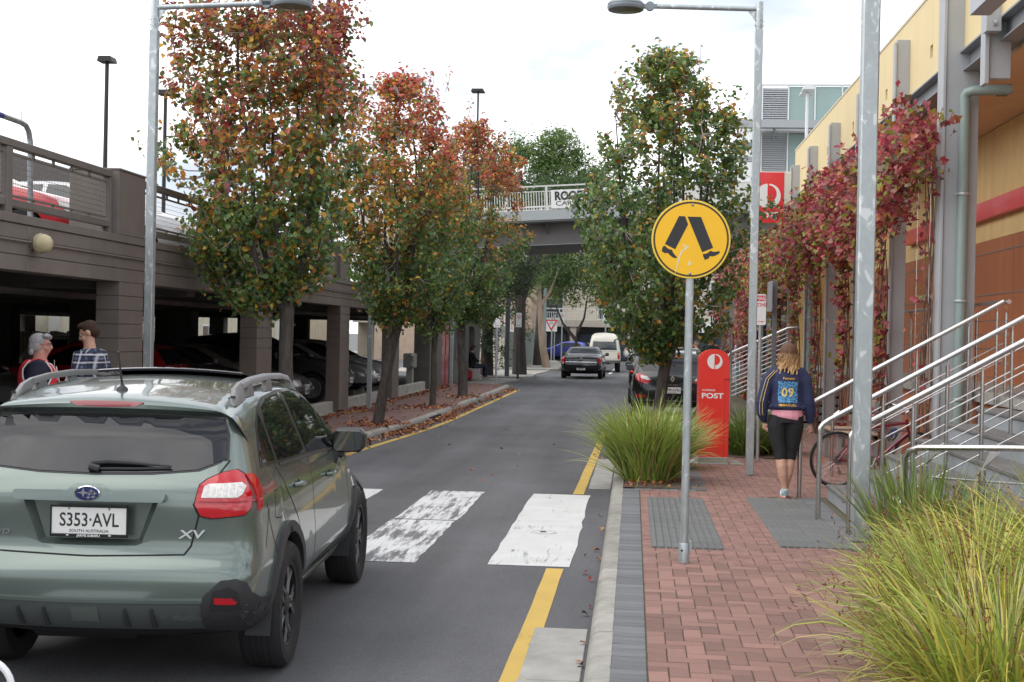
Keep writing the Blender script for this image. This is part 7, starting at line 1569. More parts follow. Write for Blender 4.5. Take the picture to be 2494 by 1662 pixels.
# bumper furniture
P('rear_valance', [(-.56, .352), (.56, .352), (.60, .40), (.575, .512), (.3, .507), (0, .505), (-.3, .507), (-.575, .512), (-.60, .40)], 'R', mat('valance grey', (.10, .115, .11), .45, metal=.3), .006, grid=.07)
P('valance_lip', [(-.575, .505), (0, .498), (.575, .505), (.578, .520), (0, .513), (-.578, .520)], 'R', XVP, .012, grid=.05)
P('tow_cover', [(-.065, .40), (.065, .40), (.068, .475), (-.068, .475)], 'R', XVP, .010, grid=.04)
for k in (-.33, -.2, .2, .33): P('valance_fin', [(k-.012, .375), (k+.012, .375), (k+.006, .47), (k-.006, .47)], 'R', PLAS, .016, grid=.05)
for om in (False, True):
    co = P('bumper_corner', [(.565, .352), (.60, .34), (.79, .345), (.825, .40), (.81, .50), (.775, .60), (.735, .622), (.665, .615), (.585, .540), (.568, .505)], 'R', PLAS, .012, om=om, grid=.05)
    P('bumper_recess', [(.61, .47), (.63, .565), (.70, .585), (.74, .56), (.75, .47)], 'R', mat('deep plastic', (.02, .02, .021), .5), .0145, om=om, grid=.05, par=co)
    P('reflector', [(.635, .505), (.725, .500), (.735, .512), (.715, .53), (.635, .533)], 'R', LRED, .019, om=om, grid=.04, par=co)
    P('side_corner', [(-.64, .335), (-.50, .30), (-.44, .33), (-.47, .40), (-.58, .42), (-.64, .48)], 'S', PLAS, .011, om=om, grid=.05, par=co)
# wheel arch cladding, sills, mud flaps
for y0 in (0, 2.615):
    for om in (False, True):
        P('arch_cladding', ring2d(y0, .345, .392, .452, -12, 192, 30), 'S', PLAS, .020, om=om, grid=.045, thick=.05)
for om in (False, True):
    P('sill_cladding', [(.40, .245), (2.20, .245), (2.17, .325), (.44, .325)], 'S', PLAS, .022, om=om, grid=.07)
    P('sill_strip', [(.42, .335), (2.18, .335), (2.18, .352), (.43, .352)], 'S', XVP, .010, om=om, grid=.07)
for x in (-1, 1):
    for y0 in (-.40, 2.235):
        mb = MB(); mb.prism([(0, .15), (.13, .15), (.14, .34), (.02, .38)], -.006, .006, frame((x*.685 if x > 0 else -.81, y0, .10), (1, 0, 0), (0, 0, 1))); mb.build('mud_flap', PLAS, xv)
# side glass: black daylight band, then panes, chrome free pillars
band = [(-.42, 1.125), (-.36, 1.19), (-.20, 1.335), (-.02, 1.415), (.22, 1.462), (.65, 1.485), (1.0, 1.482), (1.32, 1.445), (1.70, 1.27), (2.02, 1.095), (2.05, 1.055), (1.4, 1.082), (.7, 1.10), (.1, 1.112)]
for om in (False, True):
    bo = P('window_band', band, 'S', mat('satin black', (.016, .016, .017), .35, coat=.2), .003, om=om, grid=.06)
    for nm, pl in (('quarter_window', [(-.34, 1.142), (-.22, 1.29), (-.05, 1.385), (-.03, 1.31), (-.07, 1.135)]), ('side_window', [(.0, 1.128), (.03, 1.33), (.10, 1.415), (.28, 1.450), (.70, 1.468), (.74, 1.108)]), ('side_window', [(.83, 1.105), (.79, 1.468), (1.0, 1.467), (1.28, 1.428), (1.52, 1.33), (1.66, 1.08)]), ('quarter_window', [(1.70, 1.085), (1.60, 1.295), (1.96, 1.09), (1.96, 1.075)])):
        P(nm, pl, 'S', GLS, .006, om=om, grid=.06, par=bo)
    P('window_strip', [(.0, 1.112), (.7, 1.098), (1.4, 1.078), (1.98, 1.06), (1.98, 1.046), (1.4, 1.064), (.7, 1.083), (.0, 1.097)], 'S', PLAS, .009, om=om, grid=.06)
mb = MB()
for s_ in ([(.78, 1.09), (.80, .9), (.79, .34)], [(1.98, 1.05), (2.10, .8), (2.07, .40)], [(-.10, 1.11), (.02, .98), (.30, .78), (.42, .55)], [(-.47, .95), (-.36, .76), (-.30, .66)], [(-.42, .92), (-.47, .82), (-.53, .73)], [(2.15, 1.03), (2.28, .93), (2.9, .88)]): seam(mb, bd, s_, 'S', w=.007)
fl = [(-.28, .99), (-.12, 1.0), (-.08, .97), (-.10, .86), (-.15, .835), (-.28, .85), (-.30, .88), (-.28, .99)]; seam(mb, bd, fl, 'S', w=.006, mirror=False)
for s_ in ([(-.645, 1.18), (-.60, 1.10), (-.508, .975), (-.535, .92), (-.50, .77), (-.47, .728), (0, .716), (.47, .728), (.50, .77), (.535, .92), (.508, .975), (.60, 1.10), (.645, 1.18)],): seam(mb, bd, s_, 'R', w=.009, mirror=False)
mb.build('panel_gap', SEAM, body)
# belt crease highlight strip and door handles
for x in (-1, 1):
    for hy, hz in ((.33, .965), (1.36, .925)):
        p, n_ = bd.hit('S', hy, hz)
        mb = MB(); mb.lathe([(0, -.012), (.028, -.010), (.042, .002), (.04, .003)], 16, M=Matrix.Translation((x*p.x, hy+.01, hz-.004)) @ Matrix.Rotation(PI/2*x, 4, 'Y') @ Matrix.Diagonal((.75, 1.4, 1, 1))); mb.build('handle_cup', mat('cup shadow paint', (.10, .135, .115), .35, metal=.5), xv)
        mb = MB(); mb.tube([(x*(p.x+.002), hy-.085, hz), (x*(p.x+.03), hy-.07, hz+.003), (x*(p.x+.034), hy, hz+.004), (x*(p.x+.03), hy+.07, hz+.003), (x*(p.x+.002), hy+.085, hz)], [.012, .015, .016, .015, .012], 8); mb.build('door_handle', XVP if x < 0 else XVP, xv)
    # mirrors: satin housing, black base, glass facing back
    hm_ = MB(); cx_ = x*(W_*.955+.095); hm_.bev(cx_-.112, cx_+.112, 1.60, 1.76, 1.04, 1.20, .04); mo = hm_.build('door_mirror', mat('satin black', (.016, .016, .017), .35, coat=.2), xv)
    mb = MB(); pl = [(-.092, -.055), (-.075, -.068), (.05, -.07), (.088, -.055), (.096, .05), (.083, .064), (-.08, .064), (-.096, .045)]; mb.prism([(a_*x, b_) for a_, b_ in pl] if x > 0 else [(a_*x, b_) for a_, b_ in pl][::-1], 0, .003, frame((cx_, 1.592, 1.12), (1, 0, 0), (0, -.12, 1))); mb.build('mirror_glass', mat('mirror', (.30, .31, .31), .03, metal=1), mo)
    mb = MB(); mb.prism([(-.05*x, 0), (.03*x, 0), (.05*x, .08), (-.03*x, .10)] if x > 0 else [(-.03*x, .10), (.05*x, .08), (.03*x, 0), (-.05*x, 0)], -.04, .05, FACE((x*(W_*.955-.01), 1.69, .965))); mb.bev(*sorted((x*(W_*.90), x*(W_*.955+.06))), 1.65, 1.73, 1.0, 1.06, .012); mb.build('mirror_base', mat('satin black', (.016, .016, .017), .35, coat=.2), mo)
# turn repeater
p, n_ = bd.hit('S', 2.16, .86); mb = MB(); mb.sphere((p.x+.002, 2.16, .86), .008, .022, .016); mb.build('side_repeater', LCLR, xv)
# roof rails with solid feet
RAILM = mat('roof rail grey', (.20, .198, .195), .45, var=.06, vscale=20)
for x in (-1, 1):
    st_ = [(-.36, 0, .012), (-.33, .035, .02), (-.27, .074, .022), (-.15, .088, .020), (.1, .096, .018), (.5, .098, .018), (.9, .092, .018), (1.12, .078, .018), (1.24, .045, .017), (1.30, .0, .012)]
    vs = []; fs = []
    for y, h, hw in st_:
        p, n_ = bd.hit('T', .585, y); xx = p.x+(.0 if y < 1 else -.0); zz = p.z
        for dx_, dz_ in ((-hw, -.004), (-hw*.9, h*.55), (-hw*.6, h), (hw*.5, h), (hw*.95, h*.6), (hw, -.01)): vs.append((x*(xx+dx_-.25*dz_), y, zz+dz_ if dz_ < h*.9 else zz+h))
    # end blocks solid, middle part open: upper bar only
    mb = MB()
    def bar(i0, i1, lower):
        V = []
        for (y, h, hw) in st_[i0:i1]:
            p, n_ = bd.hit('T', .585, y); lo = -.006 if lower else max(h-.034, .0)
            for dx_, dz_ in ((-hw, lo), (-hw*.95, lo+(h-lo)*.7), (-hw*.55, h), (hw*.45, h), (hw*.95, lo+(h-lo)*.65), (hw, lo)): V.append((x*(p.x+dx_-.2*dz_), y, p.z+dz_))
        k = i1-i0; F = [(a*6+b, a*6+(b+1) % 6, (a+1)*6+(b+1) % 6, (a+1)*6+b) for a in range(k-1) for b in range(6)]+[tuple(range(6))[::-1], tuple((k-1)*6+b for b in range(6))]
        if x < 0: F = [f[::-1] for f in F]
        mb.add(V, F, 0, True)
    bar(0, 4, True); bar(3, 8, False); bar(7, 10, True)
    for yy in (.02, .50):
        p, n_ = bd.hit('T', .585, yy); mb.prism([(-.10, 0), (.10, 0), (.04, .075), (-.04, .075)], -.014, .014, frame((x*(p.x-.006), yy, p.z-.004), (0, 1, 0), (0, 0, 1)))
    mb.build('roof_rail', RAILM, xv, ang=50, fixn=True)
    mb = MB(); p, n_ = bd.hit('T', .585, -.33); mb.bb(x*p.x-.012, x*p.x+.012, -.352, -.342, p.z+.030, p.z+.044); mb.build('rail_plug', BLK, xv)
# aerial, tilted sunroof
p, n_ = bd.hit('T', .0, -.36); mb = MB(); mb.lathe([(.032, -.004), (.028, .01), (.012, .024), (.007, .03)], 14, M=Matrix.Translation(p)); mb.tube([p+Vector((0, 0, .02)), p+Vector((-.006, -.055, .19))], [.0065, .005], 6); mb.tube([p+Vector((-.006, -.055, .19)), p+Vector((-.0065, -.058, .2))], .007, 6); mb.build('aerial', PLAS, xv)
mb = MB()
for y0, dz in ((.52, .028),):
    V = []
    for x in np.linspace(-.43, .43, 9):
        for yy, hh in ((y0, .038), (y0+.02, .044), (y0+.55, .012)): p, n_ = bd.hit('T', x, yy); V.append((p.x, yy, p.z+hh))
    mb.add(V, [(i*3+j, (i+1)*3+j, (i+1)*3+j+1, i*3+j+1) for i in range(8) for j in range(2)], 0, True)
    V2 = [(a, b, c-.012) for a, b, c in V]; mb.add(V2, [(i*3+j+1, (i+1)*3+j+1, (i+1)*3+j, i*3+j) for i in range(8) for j in range(2)], 0, True)
    mb.add([V[i*3] for i in range(9)]+[V2[i*3] for i in range(9)], [(i+1, i, 9+i, 10+i) for i in range(8)], 0, False)
mb.build('sunroof', GLS, xv)
P('sunroof_gap', [(-.42, .50), (.42, .50), (.42, 1.05), (-.42, 1.05)], 'T', SEAM, .002, grid=.08)
for om in (False, True):
    P('roof_seam', [(.545, -.30), (.555, -.30), (.555, 1.35), (.545, 1.35)], 'T', SEAM, .0012, om=om, grid=.06)
    P('head_lamp', [(.42, .72), (.80, .80), (.84, .68), (.74, .62), (.45, .64)], 'F', LCLR, .008, om=om)
P('windscreen', [(-.64, 1.06), (.64, 1.06), (.55, 1.43), (-.55, 1.43)], 'F', GLS, .005)
P('grille', [(-.36, .62), (.36, .62), (.40, .70), (.34, .76), (-.34, .76), (-.40, .70)], 'F', BLK, .006)
for x in (-1, 1):
    for y0 in (0, 2.615): wheel(xv, x*.738, y0, .343, .222, x, 'star', ALOD, .665)
# exhaust and rear suspension hints
mb = MB(); mb.tube([(.30, -.45, .27), (.30, .3, .30)], .03, 10); mb.bev(-.4, .2, -.6, -.3, .25, .36, .05); mb.tube([(-.6, 0, .32), (.6, 0, .32)], .04, 8); mb.build('exhaust', UND, xv)
# ================================================================== PEOPLE AND THE BICYCLE
def skinmat(name, c): return mat(name, c, .5, var=.08, vscale=25)
SKIN = skinmat('skin', (.56, .32, .23)); SKIN2 = skinmat('ruddy skin', (.55, .25, .19)); SKINP = skinmat('tanned skin', (.45, .25, .17))
class Blob:
    """lofted elliptical limbs fused by a voxel remesh into one continuous surface"""
    def __init__(s): s.mb = MB()
    def limb(s, pts, n=14):
        """pts: (x, y, z, rx, ry) with rx across, ry front to back; rings stay perpendicular to the path"""
        k = len(pts); vs = []
        for i, (x, y, z, rx, ry) in enumerate(pts):
            a = Vector(pts[max(0, i-1)][:3]); b = Vector(pts[min(k-1, i+1)][:3]); d = (b-a).normalized()
            u_ = Vector((1, 0, 0))-d*d.x
            if u_.length < .25: u_ = Vector((0, 0, 1))-d*d.z
            u_.normalize(); w_ = d.cross(u_)
            for j in range(n): t = 2*PI*j/n; vs.append(Vector((x, y, z))+u_*rx*math.cos(t)+w_*ry*math.sin(t))
        fs = [(i*n+j, i*n+(j+1) % n, (i+1)*n+(j+1) % n, (i+1)*n+j) for i in range(k-1) for j in range(n)]+[tuple(range(n))[::-1], tuple((k-1)*n+j for j in range(n))]
        s.mb.add(vs, fs, 0, True); return s
    def ball(s, c, rx, ry, rz): s.mb.sphere(c, rx, ry, rz, 14, 10); return s
    def build(s, name, mt, parent, vox=.008, smooth=4, rot=None):
        me = bpy.data.meshes.new(name); me.from_pydata(s.mb.v, [], s.mb.f)
        bm = bmesh.new(); bm.from_mesh(me); bmesh.ops.recalc_face_normals(bm, faces=bm.faces); bm.to_mesh(me); bm.free()
        o = bpy.data.objects.new(name, me); r_ = o.modifiers.new('r', 'REMESH'); r_.mode = 'VOXEL'; r_.voxel_size = vox; r_.use_smooth_shade = True
        m_ = o.modifiers.new('s', 'SMOOTH'); m_.iterations = smooth; m_.factor = .5
        res = evaluated(o); bpy.data.objects.remove(o); res.name = name; res.materials.clear()
        for x in (mt if isinstance(mt, (list, tuple)) else [mt]): res.materials.append(x)
        res.polygons.foreach_set('use_smooth', [True]*len(res.polygons))
        o = bpy.data.objects.new(name, res); C.objects.link(o); o.parent = parent; return o
def hand(B, w, d, side, curl=.5, s=1.0, palm=(0, 1, 0)):
    """five fingered hand hanging from wrist w along d; palm normal given; fingers unequal and bent"""
    w = Vector(w); d = Vector(d).normalized(); p = Vector(palm).normalized(); a = d.cross(p).normalized()*side
    B.limb([(*(w+d*.0), .022*s, .017*s), (*(w+d*.03*s), .032*s, .016*s), (*(w+d*.07*s), .038*s, .015*s), (*(w+d*.088*s), .034*s, .012*s)])
    for k, (o_, L_) in enumerate(((-.029, .066), (-.0095, .076), (.0095, .072), (.027, .056))):
        q = w+d*.082*s+a*o_*s; pts = [(*q, .0088*s, .0088*s)]; ang = 0
        for j in range(3): ang += curl*(.5+.25*k*.5)*(.7 if j == 0 else 1); q = q+(d*math.cos(ang)+p*math.sin(ang))*L_*s/3; pts.append((*q, (.0085-.0008*j)*s, (.0085-.0008*j)*s))
        B.limb(pts, 8)
    q = w+d*.03*s-a*.028*s; pts = [(*q, .012*s, .011*s)]
    for j in range(3): q = q+(d*.72-a*(.62-.25*j)+p*(.28+.1*j)).normalized()*.024*s; pts.append((*q, (.0105-.001*j)*s, (.0105-.001*j)*s))
    B.limb(pts, 8)
def head(B, c, yaw, pitch=0, s=1.0):
    """head with brow, nose, lips, chin and ears; faces +y before yaw"""
    n0 = len(B.mb.v)
    B.ball((0, -.008, .03), .073, .094, .088); B.ball((0, .025, -.035), .056, .066, .075); B.ball((0, .05, -.088), .03, .03, .022)
    B.limb([(0, .088, .02, .010, .010), (0, .103, -.005, .012, .012), (0, .114, -.026, .015, .013), (0, .098, -.036, .013, .010)], 10)
    B.ball((0, .083, .03), .05, .016, .012); B.ball((0, .088, -.056), .024, .011, .006); B.ball((0, .086, -.067), .021, .011, .007)
    for x in (-1, 1): B.ball((x*.075, -.012, -.005), .012, .022, .034); B.ball((x*.034, .066, -.03), .026, .022, .022)
    M_ = Matrix.Translation(Vector(c)) @ Matrix.Rotation(yaw, 4, 'Z') @ Matrix.Rotation(pitch, 4, 'X') @ Matrix.Diagonal((s, s, s, 1))
    B.mb.v[n0:] = [tuple(M_ @ Vector(v)) for v in B.mb.v[n0:]]; return M_
def face_parts(root, M_, skin, brow, lip=(.42, .14, .12)):
    mb = MB()
    for x in (-.032, .032): mb.sphere(M_ @ Vector((x, .077, .008)), .0125*1, .0085, .0085, 10, 8)
    e = mb.build('eyes', mat('eye white', (.6, .58, .55), .25), root); e.name = 'eye'
    mb = MB()
    for x in (-.032, .032): mb.sphere(M_ @ Vector((x, .0845, .008)), .006, .004, .006, 8, 6)
    mb.build('pupil', mat('pupil', (.02, .015, .012), .2), e)
    mb = MB()
    for x in (-1, 1): mb.tube([M_ @ Vector((x*.016, .092, .028)), M_ @ Vector((x*.036, .090, .034)), M_ @ Vector((x*.054, .076, .028))], [.003, .004, .002], 6)
    mb.build('eyebrow', brow, root)
    mb = MB(); mb.tube([M_ @ Vector((-.024, .090, -.060)), M_ @ Vector((0, .0985, -.059)), M_ @ Vector((.024, .090, -.060))], [.002, .0042, .002], 6); mb.build('lip', mat('lips', lip, .4), root)
# ---------- the woman walking away along the brick path
t = thing('person', 'person with wavy blond tipped hair walking away in navy sweatshirt and black leggings', 'person', (1.70, 15.55, .12), R(-2))
SY = 1.0
legR = [(.075, .0, .90, .10, .105), (.085, .01, .78, .098, .10), (.075, .03, .62, .080, .084), (.055, .045, .50, .062, .066), (.05, .04, .44, .058, .062), (.04, .015, .34, .058, .066), (.03, -.005, .25, .050, .056), (.012, .0, .14, .036, .040), (.004, .005, .08, .034, .040)]
legL = [(-.085, .0, .90, .10, .105), (-.10, .0, .78, .098, .10), (-.085, -.005, .62, .080, .084), (-.06, -.02, .50, .062, .066), (-.055, -.025, .44, .058, .062), (-.042, -.05, .34, .060, .068), (-.03, -.06, .25, .052, .058), (-.012, -.055, .14, .036, .042), (-.005, -.055, .08, .034, .042)]
armL = [(-.15, 0, 1.385, .055, .06), (-.20, .0, 1.30, .050, .054), (-.235, -.02, 1.15, .043, .046), (-.25, -.03, 1.05, .039, .041), (-.25, .0, .93, .033, .035), (-.235, .035, .83, .024, .026)]
armR = [(.15, 0, 1.385, .055, .06), (.195, .0, 1.30, .050, .054), (.222, -.01, 1.15, .043, .046), (.236, -.015, 1.05, .039, .041), (.252, .01, .92, .033, .035), (.26, .03, .81, .024, .026)]
B = Blob(); B.limb([(0, 0, .86, .155, .115), (0, .0, .94, .16, .115), (0, .01, 1.04, .135, .10), (0, .01, 1.15, .14, .105), (0, 0, 1.28, .165, .11), (0, -.005, 1.37, .15, .09), (0, .0, 1.43, .075, .07)])
B.limb([(0, .0, 1.40, .055, .058), (0, .015, 1.48, .048, .052), (0, .02, 1.53, .050, .055)])
for L in (legR, legL, armL, armR): B.limb(L)
Mh = head(B, (0.01, .015, 1.565), R(-4), R(-8), .96)
hand(B, (-.232, .04, .822), (.15, .1, -1), -1, .75, .92, (.6, .4, 0)); hand(B, (.261, .035, .80), (-.02, .12, -1), 1, .55, .92, (-.6, .5, 0))
for (x, y) in ((.0, .02), (-.005, -.045)): B.limb([(x, y-.04, .06, .034, .03), (x, y+.05, .045, .038, .03), (x, y+.14, .03, .036, .022)])
B.build('body', SKIN, t, .0065, 3)
face_parts(t, Mh, SKIN, mat('brown brow', (.08, .05, .03), .8))
NAVY = mat('navy fleece', (.028, .034, .085), .9, var=.18, vscale=14, bump=.35, bscale=45)
B = Blob(); B.limb([(0, .0, .965, .195, .140), (0, .0, .99, .205, .155), (0, .005, 1.04, .190, .150), (0, .01, 1.15, .178, .135), (0, 0, 1.28, .192, .132), (0, -.005, 1.36, .172, .112), (0, -.005, 1.42, .10, .088), (0, .0, 1.45, .07, .07)])
def grow(L, g, z0): return [(x, y, z, a+g, b+g) for x, y, z, a, b in L if z > z0]
B.limb([(-.07, 0, 1.40, .045, .06), (-.14, 0, 1.38, .066, .074), (-.205, .0, 1.30, .072, .076), (-.245, -.02, 1.15, .066, .070), (-.268, -.03, 1.04, .068, .070), (-.266, -.005, .93, .064, .064), (-.245, .028, .862, .048, .046), (-.236, .036, .838, .034, .034)])
B.limb([(.07, 0, 1.40, .045, .06), (.14, 0, 1.38, .066, .074), (.20, .0, 1.30, .070, .074), (.228, -.01, 1.15, .063, .066), (.242, -.015, 1.04, .062, .064), (.255, .01, .92, .056, .056), (.26, .028, .845, .044, .042), (.261, .033, .82, .034, .034)])
for k in range(7): a = k*.9; B.limb([(-.18+.06*k, -.135-.01*math.sin(a), .985, .03, .014), (-.165+.055*k, -.142, 1.02, .022, .012)], 8)
jk = B.build('sweatshirt', NAVY, t, .0075, 5)
jb = BVHTree.FromPolygons([v.co for v in jk.data.vertices], [tuple(p.vertices) for p in jk.data.polygons])
def on_back(nm, mt, poly=None, obj=None, off=.004, par=None):
    """print laid on the back of the sweatshirt"""
    o = obj
    if poly:
        mb = MB(); xs = np.linspace(poly[0], poly[1], 13); zs = np.linspace(poly[2], poly[3], 15); mb.add([(x, 0, z) for z in zs for x in xs], [(j*13+i, j*13+i+1, (j+1)*13+i+1, (j+1)*13+i) for j in range(14) for i in range(12)], 0, True); o = mb.build(nm, mt, par)
    for v in o.data.vertices:
        h = jb.ray_cast(Vector((v.co.x, -2, v.co.z)), Vector((0, 1, 0)))
        if h[0] is not None: v.co.y = h[0].y-off+min(0, v.co.y)
    return o
pm = mat('maze print', (.10, .33, .58), .7); n_ = pm.node_tree; b_ = n_.nodes['Principled BSDF']; tc_ = n_.nodes.new('ShaderNodeTexCoord'); wv = n_.nodes.new('ShaderNodeTexNoise'); wv.inputs['Scale'].default_value = 75; wv.inputs['Detail'].default_value = 1; n_.links.new(tc_.outputs['Object'], wv.inputs['Vector']); rp = n_.nodes.new('ShaderNodeValToRGB'); rp.color_ramp.interpolation = 'CONSTANT'; rp.color_ramp.elements[0].color = (.10, .33, .58, 1); rp.color_ramp.elements[1].position = .53; rp.color_ramp.elements[1].color = (.02, .03, .09, 1); n_.links.new(wv.outputs['Fac'], rp.inputs[0]); n_.links.new(rp.outputs[0], b_.inputs['Base Color'])
sq = on_back('print', pm, (-.105, .105, 1.045, 1.28), off=.003, par=jk)
GOLD = mat('gold print', (.75, .55, .16), .6); GOLD2 = mat('yellow print', (.72, .42, .03), .6)
for s_, h_, x_, z_, m_, xs_, bo in (('09', .092, 0, 1.118, GOLD, 1.0, .022), ('IMMANUEL', .026, .0, 1.008, GOLD2, 1.0, .012), ('Pearson', .026, .01, 1.302, GOLD2, 1.0, .02)):
    o = text('lettering', s_, h_, m_, jk, FACE((x_, 0, z_)), bold=bo, xs=xs_, ext=0, sp=1.1)
    bm = bmesh.new(); bm.from_mesh(o.data); bmesh.ops.subdivide_edges(bm, edges=[e for e in bm.edges if e.calc_length() > .02], cuts=2); bmesh.ops.triangulate(bm, faces=bm.faces); bm.to_mesh(o.data); bm.free(); on_back(None, None, obj=o, off=.0055 if s_ == '09' else .0045)
# gold piping down the left sleeve, watch, pink shirt, leggings, shoes, hair
mb = MB()
for dx_ in (0, .03):
    pts = []
    for z in np.linspace(1.40, .90, 16):
        x0 = np.interp(z, [.90, .93, 1.04, 1.15, 1.30, 1.375, 1.42], [-.258, -.266, -.268, -.245, -.205, -.14, -.09])-.030+dx_
        h = jb.ray_cast(Vector((x0, -2, z)), Vector((0, 1, 0)))
        if h[0] is not None: pts.append(h[0]+h[1]*.001)
    if len(pts) > 2: mb.tube(pts, .0035, 5)
mb.build('piping', GOLD, jk)
PINK = mat('pink shirt', (.80, .34, .42), .85, var=.08, vscale=10)
B = Blob(); B.limb([(.0, .0, .872, .172, .140), (.005, .0, .90, .176, .145), (0, .0, .95, .176, .138), (0, .0, 1.02, .16, .12)]); B.build('shirt', PINK, t, .008, 3)
LEGG = mat('black leggings', (.012, .012, .014), .7, var=.2, vscale=10)
B = Blob(); B.limb([(0, 0, .82, .168, .128), (0, .0, .90, .166, .128), (0, .01, 1.0, .14, .11)])
for L in (legR, legL): B.limb(grow(L, .010, .43)+[(L[4][0]-.003, L[4][1], .415, .066, .070)])
B.build('leggings', LEGG, t, .007, 4)
SHOE = mat('aqua shoe', (.22, .52, .58), .6, var=.3, vscale=45, col2=(.62, .66, .68)); SOLE = mat('coral sole', (.80, .22, .16), .6); WSOLE = mat('white sole', (.72, .72, .72), .6)
for (x, y, pt_) in ((.0, .02, 0), (-.005, -.045, .0)):
    B = Blob(); B.limb([(x, y-.062, .060, .030, .030), (x, y-.03, .058, .038, .042), (x, y+.05, .055, .042, .038), (x, y+.12, .045, .043, .028), (x, y+.175, .035, .034, .020)]); B.limb([(x, y-.03, .06, .040, .044), (x, y-.035, .10, .038, .044)]); sh = B.build('shoe', SHOE, t, .006, 2)
    mb = MB(); pl = [(.028*math.cos(a)*(1.45 if math.sin(a) > 0 else 1.1), .05+(.135 if math.sin(a) > 0 else .115)*math.sin(a)) for a in np.linspace(0, 2*PI, 20)[:-1]]; mb.prism(pl, .012, .030, Matrix.Translation((x, y, 0))); mb.build('midsole', WSOLE, sh); mb = MB(); mb.prism([(a*.98, b*.98) for a, b in pl], .0, .012, Matrix.Translation((x, y, 0))); mb.build('outsole', SOLE, sh)
    mb = MB()
    for q in (-.02, .02, .06): mb.tube([(x+.043, y+q-.02, .03), (x+.040, y+q+.015, .06), (x+.02, y+q+.035, .082)], .004, 5); mb.tube([(x-.043, y+q-.02, .03), (x-.040, y+q+.015, .06), (x-.02, y+q+.035, .082)], .004, 5)
    mb.tube([(x-.02, y-.07, .05), (x-.02, y-.073, .10)], .006, 5); mb.build('stripe', WSOLE, sh)
hairm = bpy.data.materials.new('ombre hair'); hairm.use_nodes = True; n_ = hairm.node_tree; b_ = n_.nodes['Principled BSDF']; g_ = n_.nodes.new('ShaderNodeTexCoord'); sx = n_.nodes.new('ShaderNodeSeparateXYZ'); n_.links.new(g_.outputs['Object'], sx.inputs[0]); nz = n_.nodes.new('ShaderNodeTexNoise'); nz.inputs['Scale'].default_value = 30; mpn = n_.nodes.new('ShaderNodeMapping'); mpn.inputs['Scale'].default_value = (2.2, 2.2, .18); n_.links.new(g_.outputs['Object'], mpn.inputs[0]); n_.links.new(mpn.outputs[0], nz.inputs['Vector']); ma = n_.nodes.new('ShaderNodeMath'); ma.operation = 'MULTIPLY_ADD'; ma.inputs[1].default_value = .25; n_.links.new(nz.outputs['Fac'], ma.inputs[0]); n_.links.new(sx.outputs['Z'], ma.inputs[2]); mr = n_.nodes.new('ShaderNodeMapRange'); mr.inputs['From Min'].default_value = 1.46; mr.inputs['From Max'].default_value = 1.74; n_.links.new(ma.outputs[0], mr.inputs['Value']); rp = n_.nodes.new('ShaderNodeValToRGB'); e = rp.color_ramp.elements; e[0].color = (.62, .42, .20, 1); e[1].color = (.12, .066, .042, 1); b_.inputs['Specular IOR Level'].default_value = .15; x_ = e.new(.5); x_.color = (.36, .21, .10, 1); n_.links.new(mr.outputs[0], rp.inputs[0]); n_.links.new(rp.outputs[0], b_.inputs['Base Color']); b_.inputs['Roughness'].default_value = .6
bp = n_.nodes.new('ShaderNodeBump'); bp.inputs['Strength'].default_value = .6; bp.inputs['Distance'].default_value = .01; n_.links.new(nz.outputs['Fac'], bp.inputs['Height']); n_.links.new(bp.outputs[0], b_.inputs['Normal'])
B = Blob(); B.ball((.01, .0, 1.598), .084, .10, .090); rh = random.Random(4)
for i in range(34):
    a = R(165+210*i/33+rh.uniform(-3, 3)); ca, sa = math.cos(a), math.sin(a); L_ = rh.uniform(.19, .26) if sa < -.2 else rh.uniform(.14, .22); ph = rh.uniform(0, 6); pts = []; t0 = rh.uniform(.05, .3)
    for k in range(5):
        b = t0+(1.75-t0)*k/4; pts.append((.01+.090*math.sin(b)*ca, .104*math.sin(b)*sa, 1.598+.094*math.cos(b), .013, .011))
    x0, y0, z0 = pts[-1][:3]
    for k in range(1, 8):
        q = k/7; pts.append((.01+(x0-.01)*(1+.30*q)+.015*math.sin(ph+q*7), y0*(1+.14*q)-.010*q+.011*math.cos(ph+q*7), z0-L_*q+.03*q, .016*(1-.5*q)+.001, .014*(1-.5*q)+.001))
    B.limb(pts, 8)
B.build('hair', hairm, t, .0055, 2)
mb = MB(); mb.lathe([(.030, -.012), (.034, -.01), (.034, .01), (.030, .012)], 16, M=Matrix.Translation((-.235, .038, .832)) @ Matrix.Rotation(.2, 4, 'X')); mb.build('watch', BLK, t)

